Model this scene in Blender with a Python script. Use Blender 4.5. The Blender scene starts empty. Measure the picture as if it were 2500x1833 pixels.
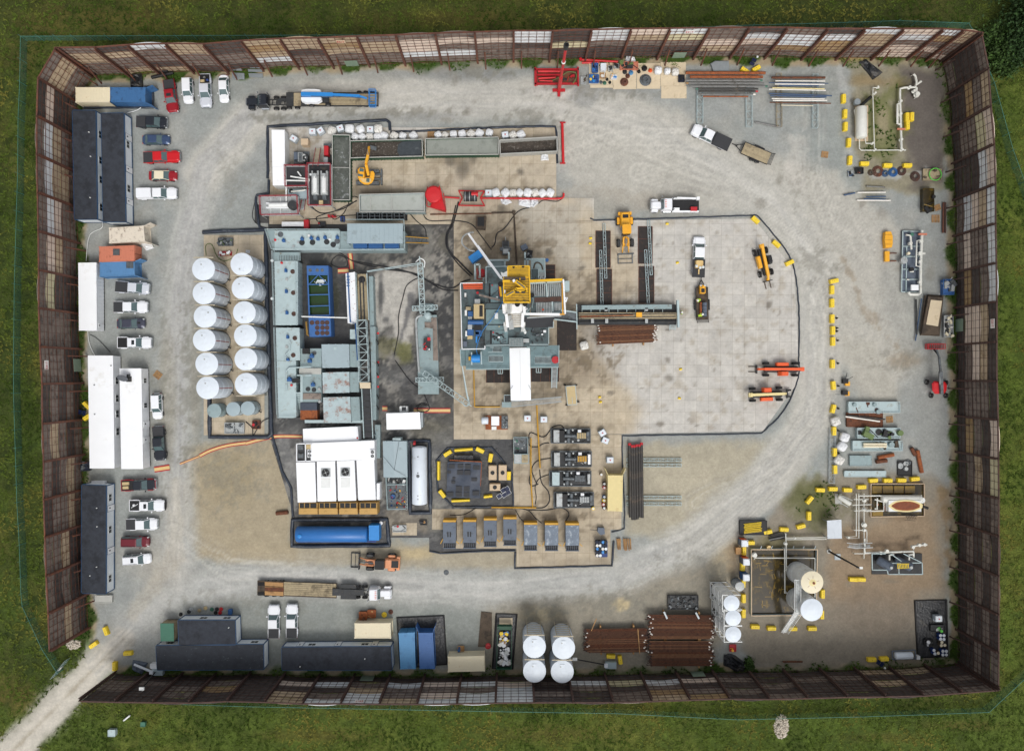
import bpy,math,random
import numpy as np
from mathutils import Vector,Matrix
from math import cos,sin,pi
Vc=Vector;rg=range;en=enumerate;tu=tuple;isi=isinstance;RS=np.random.RandomState
random.seed(7);RNG=RS(11)
sc=bpy.context.scene;COL=sc.collection
H=134.0;S=0.072;CX,CY=1250.0,916.5
K1=600/2253.;K2=700/2253.;K3=600/1932.;K5=300/2253.
TILES={'N':(0,0,1.)}
for i,c in en('1234'):
 ox=i*600
 TILES['A'+c]=(ox,0,K2 if c=='4' else K1);TILES['B'+c]=(ox,440,K2 if c=='4' else K1)
 TILES['C'+c]=(ox,880,K2 if c=='4' else K1);TILES['D'+c]=(ox,1320,K2 if c=='4' else K3)
TILES['E1']=(1120,600,K5);TILES['E2']=(1120,780,K5);TILES['E3']=(660,320,K5)
TILE=[0,0,1.]
def ti(n):TILE[:]=TILES[n]
def N(x,y):return(TILE[0]+x*TILE[2],TILE[1]+y*TILE[2])
def W(x,y,z=0.):
 """place of a measured point lying at height z, in metres"""
 nx,ny=N(x,y);f=S*(H-z)/H
 return((nx-CX)*f,(CY-ny)*f,z)
def lin(c):
 return tu((v/255.)/12.92 if v<=10 else(((v/255.)+.055)/1.055)**2.4 for v in c)
MATS={}
def mat(name,rgb,ro=.7,metal=0.,var=.12,scale=1.2,di=None,da=.35,dsc=.6,bu=.0,bscale=8,spec=.5,alpha=None,island=0.):
 if name in MATS:return MATS[name]
 m=bpy.data.materials.new(name);m.use_nodes=True;MATS[name]=m
 nt=m.node_tree;b=nt.nodes['Principled BSDF'];L=nt.links.new
 col=lin(rgb)
 tc=nt.nodes.new('ShaderNodeTexCoord');out=tc.outputs['Object']
 n1=nt.nodes.new('ShaderNodeTexNoise');n1.inputs['Scale'].default_value=scale;n1.inputs['Detail'].default_value=6;n1.inputs['Roughness'].default_value=.65
 L(out,n1.inputs['Vector'])
 r1=nt.nodes.new('ShaderNodeMapRange');r1.inputs['From Min'].default_value=.3;r1.inputs['From Max'].default_value=.7
 r1.inputs['To Min'].default_value=1-var;r1.inputs['To Max'].default_value=1+var;L(n1.outputs['Fac'],r1.inputs['Value'])
 vm=nt.nodes.new('ShaderNodeVectorMath');vm.operation='SCALE';vm.inputs[0].default_value=col;L(r1.outputs[0],vm.inputs['Scale'])
 res=vm.outputs[0]
 if di:
  n2=nt.nodes.new('ShaderNodeTexNoise');n2.inputs['Scale'].default_value=dsc;n2.inputs['Detail'].default_value=8;n2.inputs['Roughness'].default_value=.7
  L(out,n2.inputs['Vector'])
  r2=nt.nodes.new('ShaderNodeMapRange');r2.inputs['From Min'].default_value=.64-da*.4;r2.inputs['From Max'].default_value=.78-da*.4;r2.inputs['To Max'].default_value=.85
  L(n2.outputs['Fac'],r2.inputs['Value'])
  mx=nt.nodes.new('ShaderNodeMix');mx.data_type='RGBA';L(r2.outputs[0],mx.inputs['Factor']);L(res,mx.inputs[6]);mx.inputs[7].default_value=(*lin(di),1)
  res=mx.outputs[2]
 if island:
  g2=nt.nodes.new('ShaderNodeNewGeometry');r3=nt.nodes.new('ShaderNodeMapRange');r3.inputs['To Min'].default_value=1-island;r3.inputs['To Max'].default_value=1+island
  L(g2.outputs['Random Per Island'],r3.inputs['Value']);v2=nt.nodes.new('ShaderNodeVectorMath');v2.operation='SCALE';L(res,v2.inputs[0]);L(r3.outputs[0],v2.inputs['Scale']);res=v2.outputs[0]
 L(res,b.inputs['Base Color'])
 b.inputs['Roughness'].default_value=ro;b.inputs['Metallic'].default_value=metal;b.inputs['Specular IOR Level'].default_value=spec
 if bu:
  n3=nt.nodes.new('ShaderNodeTexNoise');n3.inputs['Scale'].default_value=bscale;n3.inputs['Detail'].default_value=5;L(out,n3.inputs['Vector'])
  bp=nt.nodes.new('ShaderNodeBump');bp.inputs['Strength'].default_value=bu;bp.inputs['Distance'].default_value=.1;L(n3.outputs['Fac'],bp.inputs['Height']);L(bp.outputs[0],b.inputs['Normal'])
 if alpha is not None:
  b.inputs['Alpha'].default_value=alpha
 return m
RUST=(120,72,45);GRIME=(70,64,56)
def M(n):return MATS[n]
mat('wpa',(236,238,240),.45,var=.05,di=(200,196,188),da=.12)
mat('wr',(240,242,244),.5,var=.03,scale=.3,di=(214,212,206),da=.1,dsc=.25)
mat('wt',(214,222,230),.5,var=.04,di=(176,178,176),da=.12,dsc=.5)
mat('tank_side',(212,220,228),.5,var=.05,scale=.6,di=(160,164,162),da=.14,dsc=.8)
mat('ws',(222,224,222),.5,var=.08,di=(150,140,128),da=.15)
mat('pw',(214,214,206),.5,var=.06,di=(160,152,138),da=.1)
mat('black_roof',(50,54,62),.9,var=.22,scale=1.5,di=(34,37,43),da=.4,dsc=.5)
mat('streaked_roof',(46,50,57),.85,var=.25,scale=1.,di=(112,116,118),da=.1,dsc=1.8)
mat('ribbed_wall',(228,234,238),.6,var=.04)
mat('blue_trim',(24,72,112),.5,var=.05)
mat('gd',(28,34,38),.12,var=.1,spec=.8)
mat('gc',(78,98,100),.08,var=.15,spec=.9)
mat('black',(22,22,24),.6,var=.15)
mat('black_rubber',(28,28,29),.85,var=.2)
mat('rim',(150,150,150),.4,.6,var=.1)
mat('berm_black',(42,50,62),.45,var=.35,scale=1.5,di=(96,102,108),da=.2,dsc=.5,bu=.5,bscale=3)
mat('lbk',(34,36,40),.4,var=.3,scale=2,di=(84,78,66),da=.25,bu=.9,bscale=2.5)
mat('hb',(34,34,36),.6,var=.2)
mat('sb',(138,156,158),.55,var=.1,scale=1.5,di=(104,92,74),da=.18,dsc=1.)
mat('sbl',(170,187,189),.55,var=.08,scale=.8,di=(134,128,114),da=.2,dsc=.9)
mat('sbr',(154,170,176),.5,var=.06,scale=.6,di=(120,130,132),da=.2)
mat('sbx',(168,184,187),.55,var=.1,scale=1.5,di=(136,84,58),da=.36,dsc=.9)
mat('dt',(78,94,97),.55,var=.25,scale=1.2,di=(38,38,38),da=.38,dsc=.6)
mat('dtl',(108,132,136),.55,var=.2,scale=1.2,di=(68,72,68),da=.3,dsc=.6)
mat('ds',(50,52,54),.6,.2,var=.25,di=(92,84,74),da=.2,dsc=2)
mat('ms',(96,102,106),.55,.2,var=.2,di=(58,56,52),da=.35,dsc=2)
mat('ls',(168,172,172),.5,.2,var=.12,di=(110,104,94),da=.25,dsc=2)
mat('galv',(150,158,162),.45,.4,var=.12)
mat('rust',(104,62,40),.85,var=.3,scale=3,di=(66,42,32),da=.4,dsc=2)
mat('ro',(150,84,46),.85,var=.25,scale=2.5,di=(104,58,36),da=.4,dsc=2)
mat('rp',(96,62,50),.85,var=.3,scale=2.,di=(128,74,44),da=.3,dsc=.8)
mat('rpd',(76,56,50),.85,var=.3,scale=2.,di=(92,56,40),da=.25,dsc=.8)
mat('pipe_light',(122,86,60),.8,var=.3,scale=1.5,di=(104,62,42),da=.3,dsc=.9)
mat('pipe_rust',(94,62,44),.8,var=.35,scale=1.5,di=(66,40,30),da=.4,dsc=.9)
mat('pca',(226,222,214),.6,var=.05)
mat('pdk',(58,56,54),.55,.2,var=.2,di=(96,84,70),da=.25,dsc=1)
mat('pgr',(120,120,118),.5,.2,var=.2,di=(78,72,66),da=.3,dsc=1)
mat('pbl',(52,78,112),.5,var=.15,di=(84,84,84),da=.25)
mat('yellow',(238,206,52),.6,var=.06,di=(196,168,52),da=.15)
mat('yellow_pale',(214,190,84),.65,var=.08,di=(170,150,80),da=.3)
mat('yellow_rig',(226,178,24),.5,var=.1,di=(150,112,28),da=.2,dsc=1.5)
mat('yc',(232,168,40),.45,var=.06,di=(180,130,44),da=.15)
mat('ycp',(214,184,124),.5,var=.06,di=(160,120,60),da=.25)
mat('orange',(226,92,42),.45,var=.06,di=(170,76,42),da=.12)
mat('orange_pale',(214,146,104),.5,var=.06)
mat('red',(178,28,38),.5,var=.1,di=(120,30,34),da=.2)
mat('rb',(196,34,40),.45,var=.08)
mat('red_rail',(150,44,54),.5,var=.1)
mat('red_car',(146,22,34),.3,var=.03);mat('red_pickup',(196,24,32),.3,var=.03);mat('maroon',(104,26,38),.3,var=.03)
mat('wcar',(232,234,238),.3,var=.02);mat('silver_car',(214,218,226),.3,.2,var=.02)
mat('bcar',(34,38,46),.25,var=.05);mat('blue_car',(62,80,112),.3,.3,var=.04);mat('grey_car',(72,74,88),.3,.3,var=.04)
mat('bed_cover',(52,53,56),.75,var=.12)
mat('chrome',(170,174,176),.25,.8,var=.05)
mat('lamp_glass',(210,216,216),.15,var=.05)
mat('tail_red',(160,20,22),.3,var=.05)
mat('cream',(224,214,186),.6,var=.04,di=(190,160,116),da=.12,dsc=1.2)
mat('cream_rusty',(216,206,190),.6,var=.06,di=(110,84,64),da=.26,dsc=1.6)
mat('cream_yellow',(222,206,150),.6,var=.05,di=(180,150,100),da=.14)
mat('blue_box',(60,106,154),.5,var=.08,di=(36,52,80),da=.22,dsc=1.5)
mat('blue_box_light',(78,138,184),.5,var=.06,di=(60,104,150),da=.25)
mat('bro',(56,100,158),.5,var=.06,di=(36,80,140),da=.25)
mat('blue_pale',(86,132,176),.55,var=.08,di=(60,96,130),da=.25)
mat('blue_tank',(44,108,176),.4,var=.05,di=(48,96,150),da=.15)
mat('bbr',(38,128,200),.45,var=.06)
mat('bmo',(38,86,140),.5,var=.12)
mat('blue_deep',(38,62,120),.6,var=.15)
mat('salmon',(198,122,96),.6,var=.08,di=(150,86,66),da=.25,dsc=1.2)
mat('green_paint',(58,108,88),.5,var=.08);mat('green_door',(128,146,128),.6,var=.1)
mat('green_bright',(90,190,70),.5,var=.05);mat('green_hose',(96,116,66),.6,var=.05)
mat('green_bin',(28,74,52),.6,var=.15)
mat('wood',(166,128,84),.85,var=.15,scale=3,di=(120,88,58),da=.3,island=.12)
mat('wg',(160,146,118),.85,var=.15,scale=3,di=(104,94,76),da=.35,island=.1)
mat('wd',(84,72,60),.9,var=.2,scale=2,di=(50,44,38),da=.4,island=.15)
mat('mp',(206,190,162),.85,var=.06,scale=1.5,di=(160,142,112),da=.2)
mat('mat_dark',(46,40,38),.8,var=.25,scale=2,di=(86,66,52),da=.2,dsc=1.5)
mat('concrete',(176,176,170),.85,var=.08,di=(140,138,130),da=.2)
mat('sack',(224,226,228),.8,var=.06,scale=2,di=(176,170,160),da=.18,dsc=3,bu=.8,bscale=3)
mat('sd',(220,218,212),.85,var=.1,scale=2,di=(120,112,100),da=.3,dsc=3,bu=.8,bscale=3)
mat('tote',(216,222,228),.5,var=.04)
mat('tp',(190,170,128),.8,var=.06)
mat('fiberglass_tan',(196,174,146),.7,var=.06)
mat('vinyl_grey',(58,66,80),.55,var=.15,bu=.5,bscale=1.5)
mat('sgr',(88,98,112),.55,var=.1,di=(60,64,72),da=.25,dsc=1.5)
mat('slab_grey_worn',(104,116,130),.55,var=.12,di=(186,194,200),da=.3,dsc=.9)
mat('amber',(196,148,36),.5,var=.1)
mat('amber_gen',(188,150,84),.55,var=.1,di=(130,96,40),da=.2)
mat('brown_mud',(66,58,50),.7,var=.4,scale=1.5,di=(140,136,128),da=.22,dsc=3,bu=1.,bscale=4)
mat('grey_mud',(140,144,136),.45,var=.08,scale=.8,di=(118,122,114),da=.3,bu=.2,bscale=2)
mat('grey_mud_light',(168,172,166),.45,var=.06,scale=.8,di=(146,152,142),da=.3,bu=.2,bscale=2)
mat('dark_mud',(84,88,82),.5,var=.35,scale=1,di=(176,180,182),da=.22,dsc=1.2,bu=.8,bscale=4)
mat('slate_mud',(58,64,68),.4,var=.2,scale=2,di=(96,102,104),da=.2,bu=.4,bscale=3)
mat('green_water',(38,62,28),.12,var=.12,scale=.6,bu=.1,bscale=3)
mat('oily_water',(52,44,24),.12,var=.15,di=(104,84,28),da=.32,dsc=.8,bu=.05)
mat('pond_water',(132,106,40),.15,var=.15)
mat('foam',(226,232,230),.7,var=.1)
mat('tan_steel',(176,166,144),.7,var=.1)
mat('rust_stain',(122,66,42),.75,var=.25,scale=2)
mat('dish',(96,100,106),.4,.4,var=.1)
mat('skin',(176,128,100),.6,var=.05);mat('hi_vis',(190,226,60),.6,var=.05);mat('navy',(34,40,56),.8,var=.1);mat('hard_hat',(226,226,220),.4,var=.02)
mat('fence_mesh',(70,124,108),.8,var=.1,alpha=.42)
mat('fence_green',(74,128,116),.6,var=.1)
mat('sign_white',(232,230,226),.6,var=.02);mat('sign_pale',(206,180,150),.6,var=.05);mat('sign_red',(180,40,48),.6,var=.02);mat('solar',(26,36,66),.2,var=.1)
mat('stone_white',(196,186,172),.9,var=.2,scale=3,island=.25)
mat('leaf_dark',(40,66,24),.8,var=.3,scale=.5,island=.35);mat('leaf',(58,84,30),.8,var=.3,scale=.4,island=.35)
mat('bark',(70,58,44),.9,var=.2)
mat('pnl',(133,121,112),.85,var=.16,scale=1.2,di=(78,72,68),da=.35,dsc=.8)
mat('panel_dark',(84,76,72),.85,var=.2,scale=1.2,di=(56,52,52),da=.35,dsc=.8)
mat('panel_tan',(192,172,144),.85,var=.1,scale=1.,di=(134,112,84),da=.3,dsc=.8)
mat('panel_brown',(168,142,106),.85,var=.1,scale=1.,di=(166,132,80),da=.3,dsc=.8)
mat('panel_pink',(228,210,194),.85,var=.05,scale=1.,di=(184,166,150),da=.2,dsc=.6)
mat('panel_cream',(212,204,168),.85,var=.05,scale=1.,di=(186,180,150),da=.2,dsc=.6)
mat('panel_white',(228,232,234),.85,var=.05,scale=1.,di=(178,184,186),da=.2,dsc=.6)
class MB:
 def __init__(s):s.v=[];s.f=[];s.sm=[];s.mi=[];s.cur=0;s.isl=[]
 def pcs(s):
  """the far-apart pieces of this mesh, each as a builder of its own"""
  V=np.array(s.v);st=[a[0]for a in s.isl]+[len(s.v)];k=len(s.isl)
  if k<2 or k>900:return[s]
  lo=np.array([V[st[i]:st[i+1]].min(0)for i in rg(k)]);hi=np.array([V[st[i]:st[i+1]].max(0)for i in rg(k)]);sz=(hi-lo).max(1)
  gap=np.maximum(0,np.maximum(lo[:,None]-hi[None],lo[None]-hi[:,None]));near=np.sqrt((gap**2).sum(2))<=np.maximum(.019,.49*np.maximum(sz[:,None],sz[None]));lab=-np.ones(k,int);n=0
  for i in rg(k):
   if lab[i]<0:
    q=[i];lab[i]=n
    while q:
     j=q.pop()
     for e in np.nonzero(near[j]&(lab<0))[0]:lab[e]=n;q.append(e)
    n+=1
  if n<2:return[s]
  out=[MB()for _ in rg(n)];fs=[a[1]for a in s.isl]+[len(s.f)]
  for i in rg(k):
   m=out[lab[i]];o=len(m.v)-st[i];m.isl.append((len(m.v),len(m.f)));m.v+=s.v[st[i]:st[i+1]];m.f+=[tu(q+o for q in f)for f in s.f[fs[i]:fs[i+1]]];m.sm+=s.sm[fs[i]:fs[i+1]];m.mi+=s.mi[fs[i]:fs[i+1]]
  return out
 def add(s,vs,fs,smo=False,M_=None):
  o=len(s.v);s.isl.append((o,len(s.f)))
  if M_ is not None:vs=[tu(M_@Vc(p))for p in vs]
  s.v+=[tu(p)for p in vs];s.f+=[tu(i+o for i in f)for f in fs]
  s.sm+=[smo]*len(fs);s.mi+=[s.cur]*len(fs);return s
 def hexa(s,b,t):
  return s.add(list(b)+list(t),[(3,2,1,0),(4,5,6,7),(0,1,5,4),(1,2,6,5),(2,3,7,6),(3,0,4,7)])
 def box(s,x0,y0,z0,x1,y1,z1):
  if x0>x1:x0,x1=x1,x0
  if y0>y1:y0,y1=y1,y0
  return s.hexa([(x0,y0,z0),(x1,y0,z0),(x1,y1,z0),(x0,y1,z0)],[(x0,y0,z1),(x1,y0,z1),(x1,y1,z1),(x0,y1,z1)])
 def cb(s,cx,cy,z0,sx,sy,h,rz=0.):
  c,n=cos(rz),sin(rz);q=[(-sx/2,-sy/2),(sx/2,-sy/2),(sx/2,sy/2),(-sx/2,sy/2)]
  p=[(cx+a*c-b*n,cy+a*n+b*c)for a,b in q]
  return s.hexa([(a,b,z0)for a,b in p],[(a,b,z0+h)for a,b in p])
 def prs(s,pts,z0,z1):
  n=len(pts);a=sum(pts[i][0]*pts[(i+1)%n][1]-pts[(i+1)%n][0]*pts[i][1]for i in rg(n))
  if a<0:pts=pts[::-1]
  return s.add([(x,y,z0)for x,y in pts]+[(x,y,z1)for x,y in pts],[tu(rg(n-1,-1,-1)),tu(rg(n,2*n))]+[(i,(i+1)%n,n+(i+1)%n,n+i)for i in rg(n)])
 def be(s,p,q,w,h=None):
  h=h or w;p=Vc(p);q=Vc(q);d=q-p
  if d.length<1e-5:return s
  d.normalize();up=Vc((0,0,1))if abs(d.z)<.99 else Vc((0,1,0))
  r=d.cross(up).normalized();u=r.cross(d)
  a=[p-r*w/2-u*h/2,p+r*w/2-u*h/2,p+r*w/2+u*h/2,p-r*w/2+u*h/2];b=[x+(q-p)for x in a]
  return s.add([tu(x)for x in a+b],[(0,1,2,3),(7,6,5,4),(4,5,1,0),(5,6,2,1),(6,7,3,2),(7,4,0,3)])
 def tb(s,pts,r,n=8,cap=True,closed=False):
  P=[Vc(p)for p in pts];m=len(P);o=[];R=r if isi(r,(list,tu))else[r]*m
  up=None
  for i,p in en(P):
   if closed:d=P[(i+1)%m]-P[i-1]
   else:d=P[min(i+1,m-1)]-P[max(i-1,0)]
   if d.length<1e-6:d=Vc((0,0,1))
   d.normalize()
   if up is None:up=Vc((0,0,1))if abs(d.z)<.9 else Vc((1,0,0))
   a=d.cross(up)
   if a.length<1e-4:a=d.cross(Vc((1,0,0))if abs(d.x)<.9 else Vc((0,1,0)))
   a.normalize();b=a.cross(d);
   if abs(d.z)<.9:up=Vc((0,0,1))
   o+=[tu(p+(a*cos(t)+b*sin(t))*R[i])for t in[2*pi*k/n for k in rg(n)]]
  fs=[]
  for i in rg(m if closed else m-1):
   j=(i+1)%m
   fs+=[(i*n+k,i*n+(k+1)%n,j*n+(k+1)%n,j*n+k)for k in rg(n)]
  s.add(o,[f[::-1]for f in fs],True)
  if cap and not closed:
   s.add(o[:n],[tu(rg(n))]);s.add(o[-n:],[tu(rg(n-1,-1,-1))])
  return s
 def la(s,prof,c=(0,0,0),n=24,smo=True):
  """profile (r,z) list about a vertical axis at c"""
  vs=[];
  for r,z in prof:vs+=[(c[0]+r*cos(2*pi*k/n),c[1]+r*sin(2*pi*k/n),c[2]+z)for k in rg(n)]
  for i in rg(len(prof)-1):
   flat=abs(prof[i][1]-prof[i+1][1])<1e-4 or not smo
   s.add(vs[i*n:(i+2)*n],[(k,(k+1)%n,n+(k+1)%n,n+k)for k in rg(n)],not flat)
  if prof[0][0]>1e-4:s.add(vs[:n],[tu(rg(n-1,-1,-1))])
  if prof[-1][0]>1e-4:s.add(vs[-n:],[tu(rg(n))])
  return s
 def cyl(s,c,r,h,n=20):return s.la([(r,0),(r,h)],c,n)
 def hc(s,p,q,r,n=18,dome=0.):
  """horizontal or slanted vessel with domed heads"""
  P=Vc(p);Q=Vc(q);d=(Q-P).normalized()
  if not dome:return s.tb([p,q],r,n)
  st=[];rr=[]
  for k in(4,3,2,1):a=k/4*pi/2;st.append(P-d*dome*sin(a));rr.append(max(r*cos(a),.01))
  st+=[P,Q];rr+=[r,r]
  for k in(1,2,3,4):a=k/4*pi/2;st.append(Q+d*dome*sin(a));rr.append(max(r*cos(a),.01))
  return s.tb(st,rr,n)
 def sphere(s,c,r,n=12,sz=1.):
  return s.la([(max(r*cos(a),1e-3),r*sz*sin(a))for a in[(-.5+k/(n//2))*pi for k in rg(n//2+1)]],c,n)
 def loft(s,rings,cap=True,smo=False):
  n=len(rings[0]);o=[p for r in rings for p in r]
  s.add(o,[(i*n+k,i*n+(k+1)%n,(i+1)*n+(k+1)%n,(i+1)*n+k)for i in rg(len(rings)-1)for k in rg(n)],smo)
  if cap:s.add(rings[0],[tu(rg(n-1,-1,-1))]);s.add(rings[-1],[tu(rg(n))])
  return s
 def grid(s,x0,y0,x1,y1,nx,ny,zf,smo=True):
  vs=[(x0+(x1-x0)*i/nx,y0+(y1-y0)*j/ny,zf(i/nx,j/ny))for j in rg(ny+1)for i in rg(nx+1)]
  return s.add(vs,[(j*(nx+1)+i,j*(nx+1)+i+1,(j+1)*(nx+1)+i+1,(j+1)*(nx+1)+i)for j in rg(ny)for i in rg(nx)],smo)
 def mesh(s,name,mats):
  me=bpy.data.meshes.new(name);me.from_pydata(s.v,[],s.f)
  me.polygons.foreach_set('use_smooth',s.sm)
  for m in(mats if isi(mats,(list,tu))else[mats]):me.materials.append(m if not isi(m,str)else MATS[m])
  if any(s.mi):me.polygons.foreach_set('material_index',s.mi)
  me.update();return me
def rr(L,Wd,r,z,cx=0.,cy=0.,n=4):
 pts=[]
 for(sx,sy,a0)in((1,1,0),(-1,1,90),(-1,-1,180),(1,-1,270)):
  for k in rg(n+1):
   a=math.radians(a0+90*k/n);pts.append((cx+sx*(L/2-r)+r*cos(a),cy+sy*(Wd/2-r)+r*sin(a),z))
 return pts
def link(o):COL.objects.link(o);return o
USED={}
class T:
 """a thing: an empty at its base with parts as children"""
 whole=False
 def __init__(s,name,lb,cat,loc=(0,0,0),rz=0.,group=None,kind=None):
  o=bpy.data.objects.new(name,None);o.empty_display_size=.3;link(o)
  s.o=o;o.location=loc;o.rotation_euler=(0,0,math.radians(rz));s.loc=Vc(loc);s.rz=math.radians(rz)
  o['label']=lb;o['category']=cat
  if group:o['group']=group
  if kind:o['kind']=kind
  s.inv=(Matrix.Translation(s.loc)@Matrix.Rotation(s.rz,4,'Z')).inverted()
 def pt(s,name,mb,m,parent=None,lb=None):
  if not isi(mb,bpy.types.Mesh)and not s.whole:
   for q in mb.pcs()[1:]:o=link(bpy.data.objects.new(name,q.mesh(name,m)));o.parent=parent or s.o
   mb=mb.pcs()[0]
  me=mb if isi(mb,bpy.types.Mesh)else mb.mesh(name,m)
  o=link(bpy.data.objects.new(name,me));o.parent=parent or s.o
  if lb:o['label']=lb
  return o
 def wp(s,name,mb,m,parent=None,lb=None,kind=None):
  """part built in world coordinates"""
  for q in[mb]if s.whole else mb.pcs():
   me=q.mesh(name,m);me.transform(s.inv);o=link(bpy.data.objects.new(name,me));o.parent=parent or s.o
   if kind:o['kind']=kind
  if lb:o['label']=lb
  return o
def sg(name,lb,cat,mb,m,group=None,kind=None,loc=(0,0,0),rz=0.):
 """a thing that is one mesh (world coordinates when loc is left at the origin)"""
 if loc==(0,0,0)and not isi(mb,bpy.types.Mesh):
  v=np.array(mb.v);c=(float((v[:,0].min()+v[:,0].max())/2),float((v[:,1].min()+v[:,1].max())/2),float(v[:,2].min()))
  me=mb.mesh(name,m);me.transform(Matrix.Translation([-c[0],-c[1],-c[2]]));loc=c
 else:me=mb if isi(mb,bpy.types.Mesh)else mb.mesh(name,m)
 o=link(bpy.data.objects.new(name,me));o.location=loc;o.rotation_euler=(0,0,math.radians(rz))
 if lb:o['label']=lb
 if cat:o['category']=cat
 if group:o['group']=group
 if kind:o['kind']=kind
 return o
ORD=['','first','second','third','fourth','fifth','sixth','seventh','eighth','ninth','tenth','eleventh','twelfth','thirteenth','fourteenth','fifteenth','sixteenth','seventeenth','eighteenth','nineteenth','twentieth']
def ordn(i,n,a,b):
 """words for place i (1-based) of n counted from the a end"""
 return a+'most' if i==1 and a in('top','left','right')else(b+'most' if i==n and b in('bottom','right','left')else ORD[i]+' from the '+a)
def pbox(mb,x0,y0,x1,y1,z1,z0=0.):
 """box whose top face, at height z1, is seen at this measured rectangle"""
 a=W(x0,y0,z1);b=W(x1,y1,z1);return mb.box(a[0],a[1],z0,b[0],b[1],z1)
def ppr(mb,pts,z1,z0=0.):return mb.prs([W(x,y,z1)[:2]for x,y in pts],z0,z1)
def ptube(mb,pts,r,n=8,z=None):
 return mb.tb([W(*(p if z is None else(p[0],p[1],z)))for p in pts],r,n)
def spt(pts,n=6):
 P=[np.array(p,float)for p in pts];out=[]
 for i in rg(len(P)-1):
  p0=P[max(i-1,0)];p1=P[i];p2=P[i+1];p3=P[min(i+2,len(P)-1)]
  for k in rg(n):
   t=k/n;out.append(tu(.5*((2*p1)+(-p0+p2)*t+(2*p0-5*p1+4*p2-p3)*t*t+(-p0+3*p1-3*p2+p3)*t**3)))
 out.append(tu(P[-1]));return out
def vnoise(x,y,seed):
 r=RS(seed);g=r.rand(256,256)
 xi=np.floor(x).astype(int);yi=np.floor(y).astype(int);fx=x-xi;fy=y-yi
 fx=fx*fx*(3-2*fx);fy=fy*fy*(3-2*fy);a=lambda i,j:g[(xi+i)%256,(yi+j)%256]
 return(a(0,0)*(1-fx)+a(1,0)*fx)*(1-fy)+(a(0,1)*(1-fx)+a(1,1)*fx)*fy
def fbm(x,y,s,seed,o=5):
 t=0;a=.5;w=0
 for k in rg(o):t=t+a*vnoise(x/s*2**k,y/s*2**k,seed+k);w+=a;a*=.55
 return t/w
def sdf(px,py,poly):
 P=np.array(poly,float);d=np.full(px.shape,1e18);ins=np.zeros(px.shape,bool)
 for i in rg(len(P)):
  a=P[i];b=P[(i+1)%len(P)];e=b-a;wx=px-a[0];wy=py-a[1]
  t=np.clip((wx*e[0]+wy*e[1])/max(e@e,1e-9),0,1);d=np.minimum(d,(wx-e[0]*t)**2+(wy-e[1]*t)**2)
  c=((a[1]>py)!=(b[1]>py));xs=a[0]+(py-a[1])/(b[1]-a[1]+1e-12)*(b[0]-a[0]);ins^=c&(px<xs)
 d=np.sqrt(d);return np.where(ins,-d,d)
def ldist(px,py,line):
 d=np.full(px.shape,1e18)
 for a,b in zip(line[:-1],line[1:]):
  a=np.array(a,float);b=np.array(b,float);e=b-a;wx=px-a[0];wy=py-a[1]
  t=np.clip((wx*e[0]+wy*e[1])/max(e@e,1e-9),0,1);d=np.minimum(d,(wx-e[0]*t)**2+(wy-e[1]*t)**2)
 return np.sqrt(d)
def ss(d,f):t=np.clip(.5-d/(2*f),0,1);return t*t*(3-2*t)
def wallbase(p):return(CX+(p[0]-CX)*.918,CY+(p[1]-CY)*.918)
TOPW=[(137,117),(234,116),(314,110),(406,107),(498,108),(590,100),(685,95),(777,93),(872,89),(967,86),(1063,82),(1159,79),(1254,76),(1349,76),(1444,73),(1540,71),(1635,70),(1731,69),(1828,68),(1921,68),(2019,71),(2110,71),(2204,71),(2300,71),(2350,74),(2396,80)]
RIGHTW=[(2396,82),(2413,169),(2419,261),(2427,354),(2430,451),(2430,547),(2432,643),(2433,737),(2433,835),(2433,930),(2436,1024),(2437,1119),(2438,1215),(2438,1307),(2438,1404),(2438,1498),(2438,1590),(2437,1682)]
BOTW=[(197,1711),(284,1713),(376,1714),(464,1715),(557,1711),(648,1713),(740,1717),(833,1717),(927,1718),(1019,1718),(1116,1717),(1210,1715),(1304,1714),(1399,1714),(1496,1714),(1591,1711),(1684,1708),(1780,1705),(1877,1706),(1970,1704),(2066,1701),(2159,1700),(2252,1698),(2345,1691),(2437,1684)]
LEFTW=[(137,117),(93,192),(90,286),(90,379),(92,472),(94,566),(95,660),(95,753),(98,847),(103,937),(104,1034),(107,1126),(107,1218),(110,1310),(113,1404),(118,1495),(121,1586)]
YARD=[wallbase(p)for p in TOPW[::3]+[TOPW[-1]]+RIGHTW[::3]+[RIGHTW[-1]]+BOTW[::-4]]+[(285,1645),(240,1665),(205,1615),(212,1560)]+[wallbase(p)for p in LEFTW[::-3]]
ROAD=[(-60,1930),(90,1770),(240,1615),(330,1520),(440,1440),(620,1415),(900,1425),(1200,1440),(1480,1410),(1690,1320),(1860,1180),(1985,1030),(2000,850),(1990,640),(1900,500),(1750,400),(1560,300),(1350,240),(1000,240),(740,245),(600,300),(500,420),(455,600),(430,820),(425,1050),(430,1250),(440,1440)]
def weedw(px,py):
 side=np.abs(px-CX)/1250>np.abs(py-CY)/916;u=np.where(side,(py-489)/88.,(px-1253.7)/87.4);return np.clip(.6-.6*np.cos(u*2*pi),0,1)*np.where(side&(px<CX),.75,1.)
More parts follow.
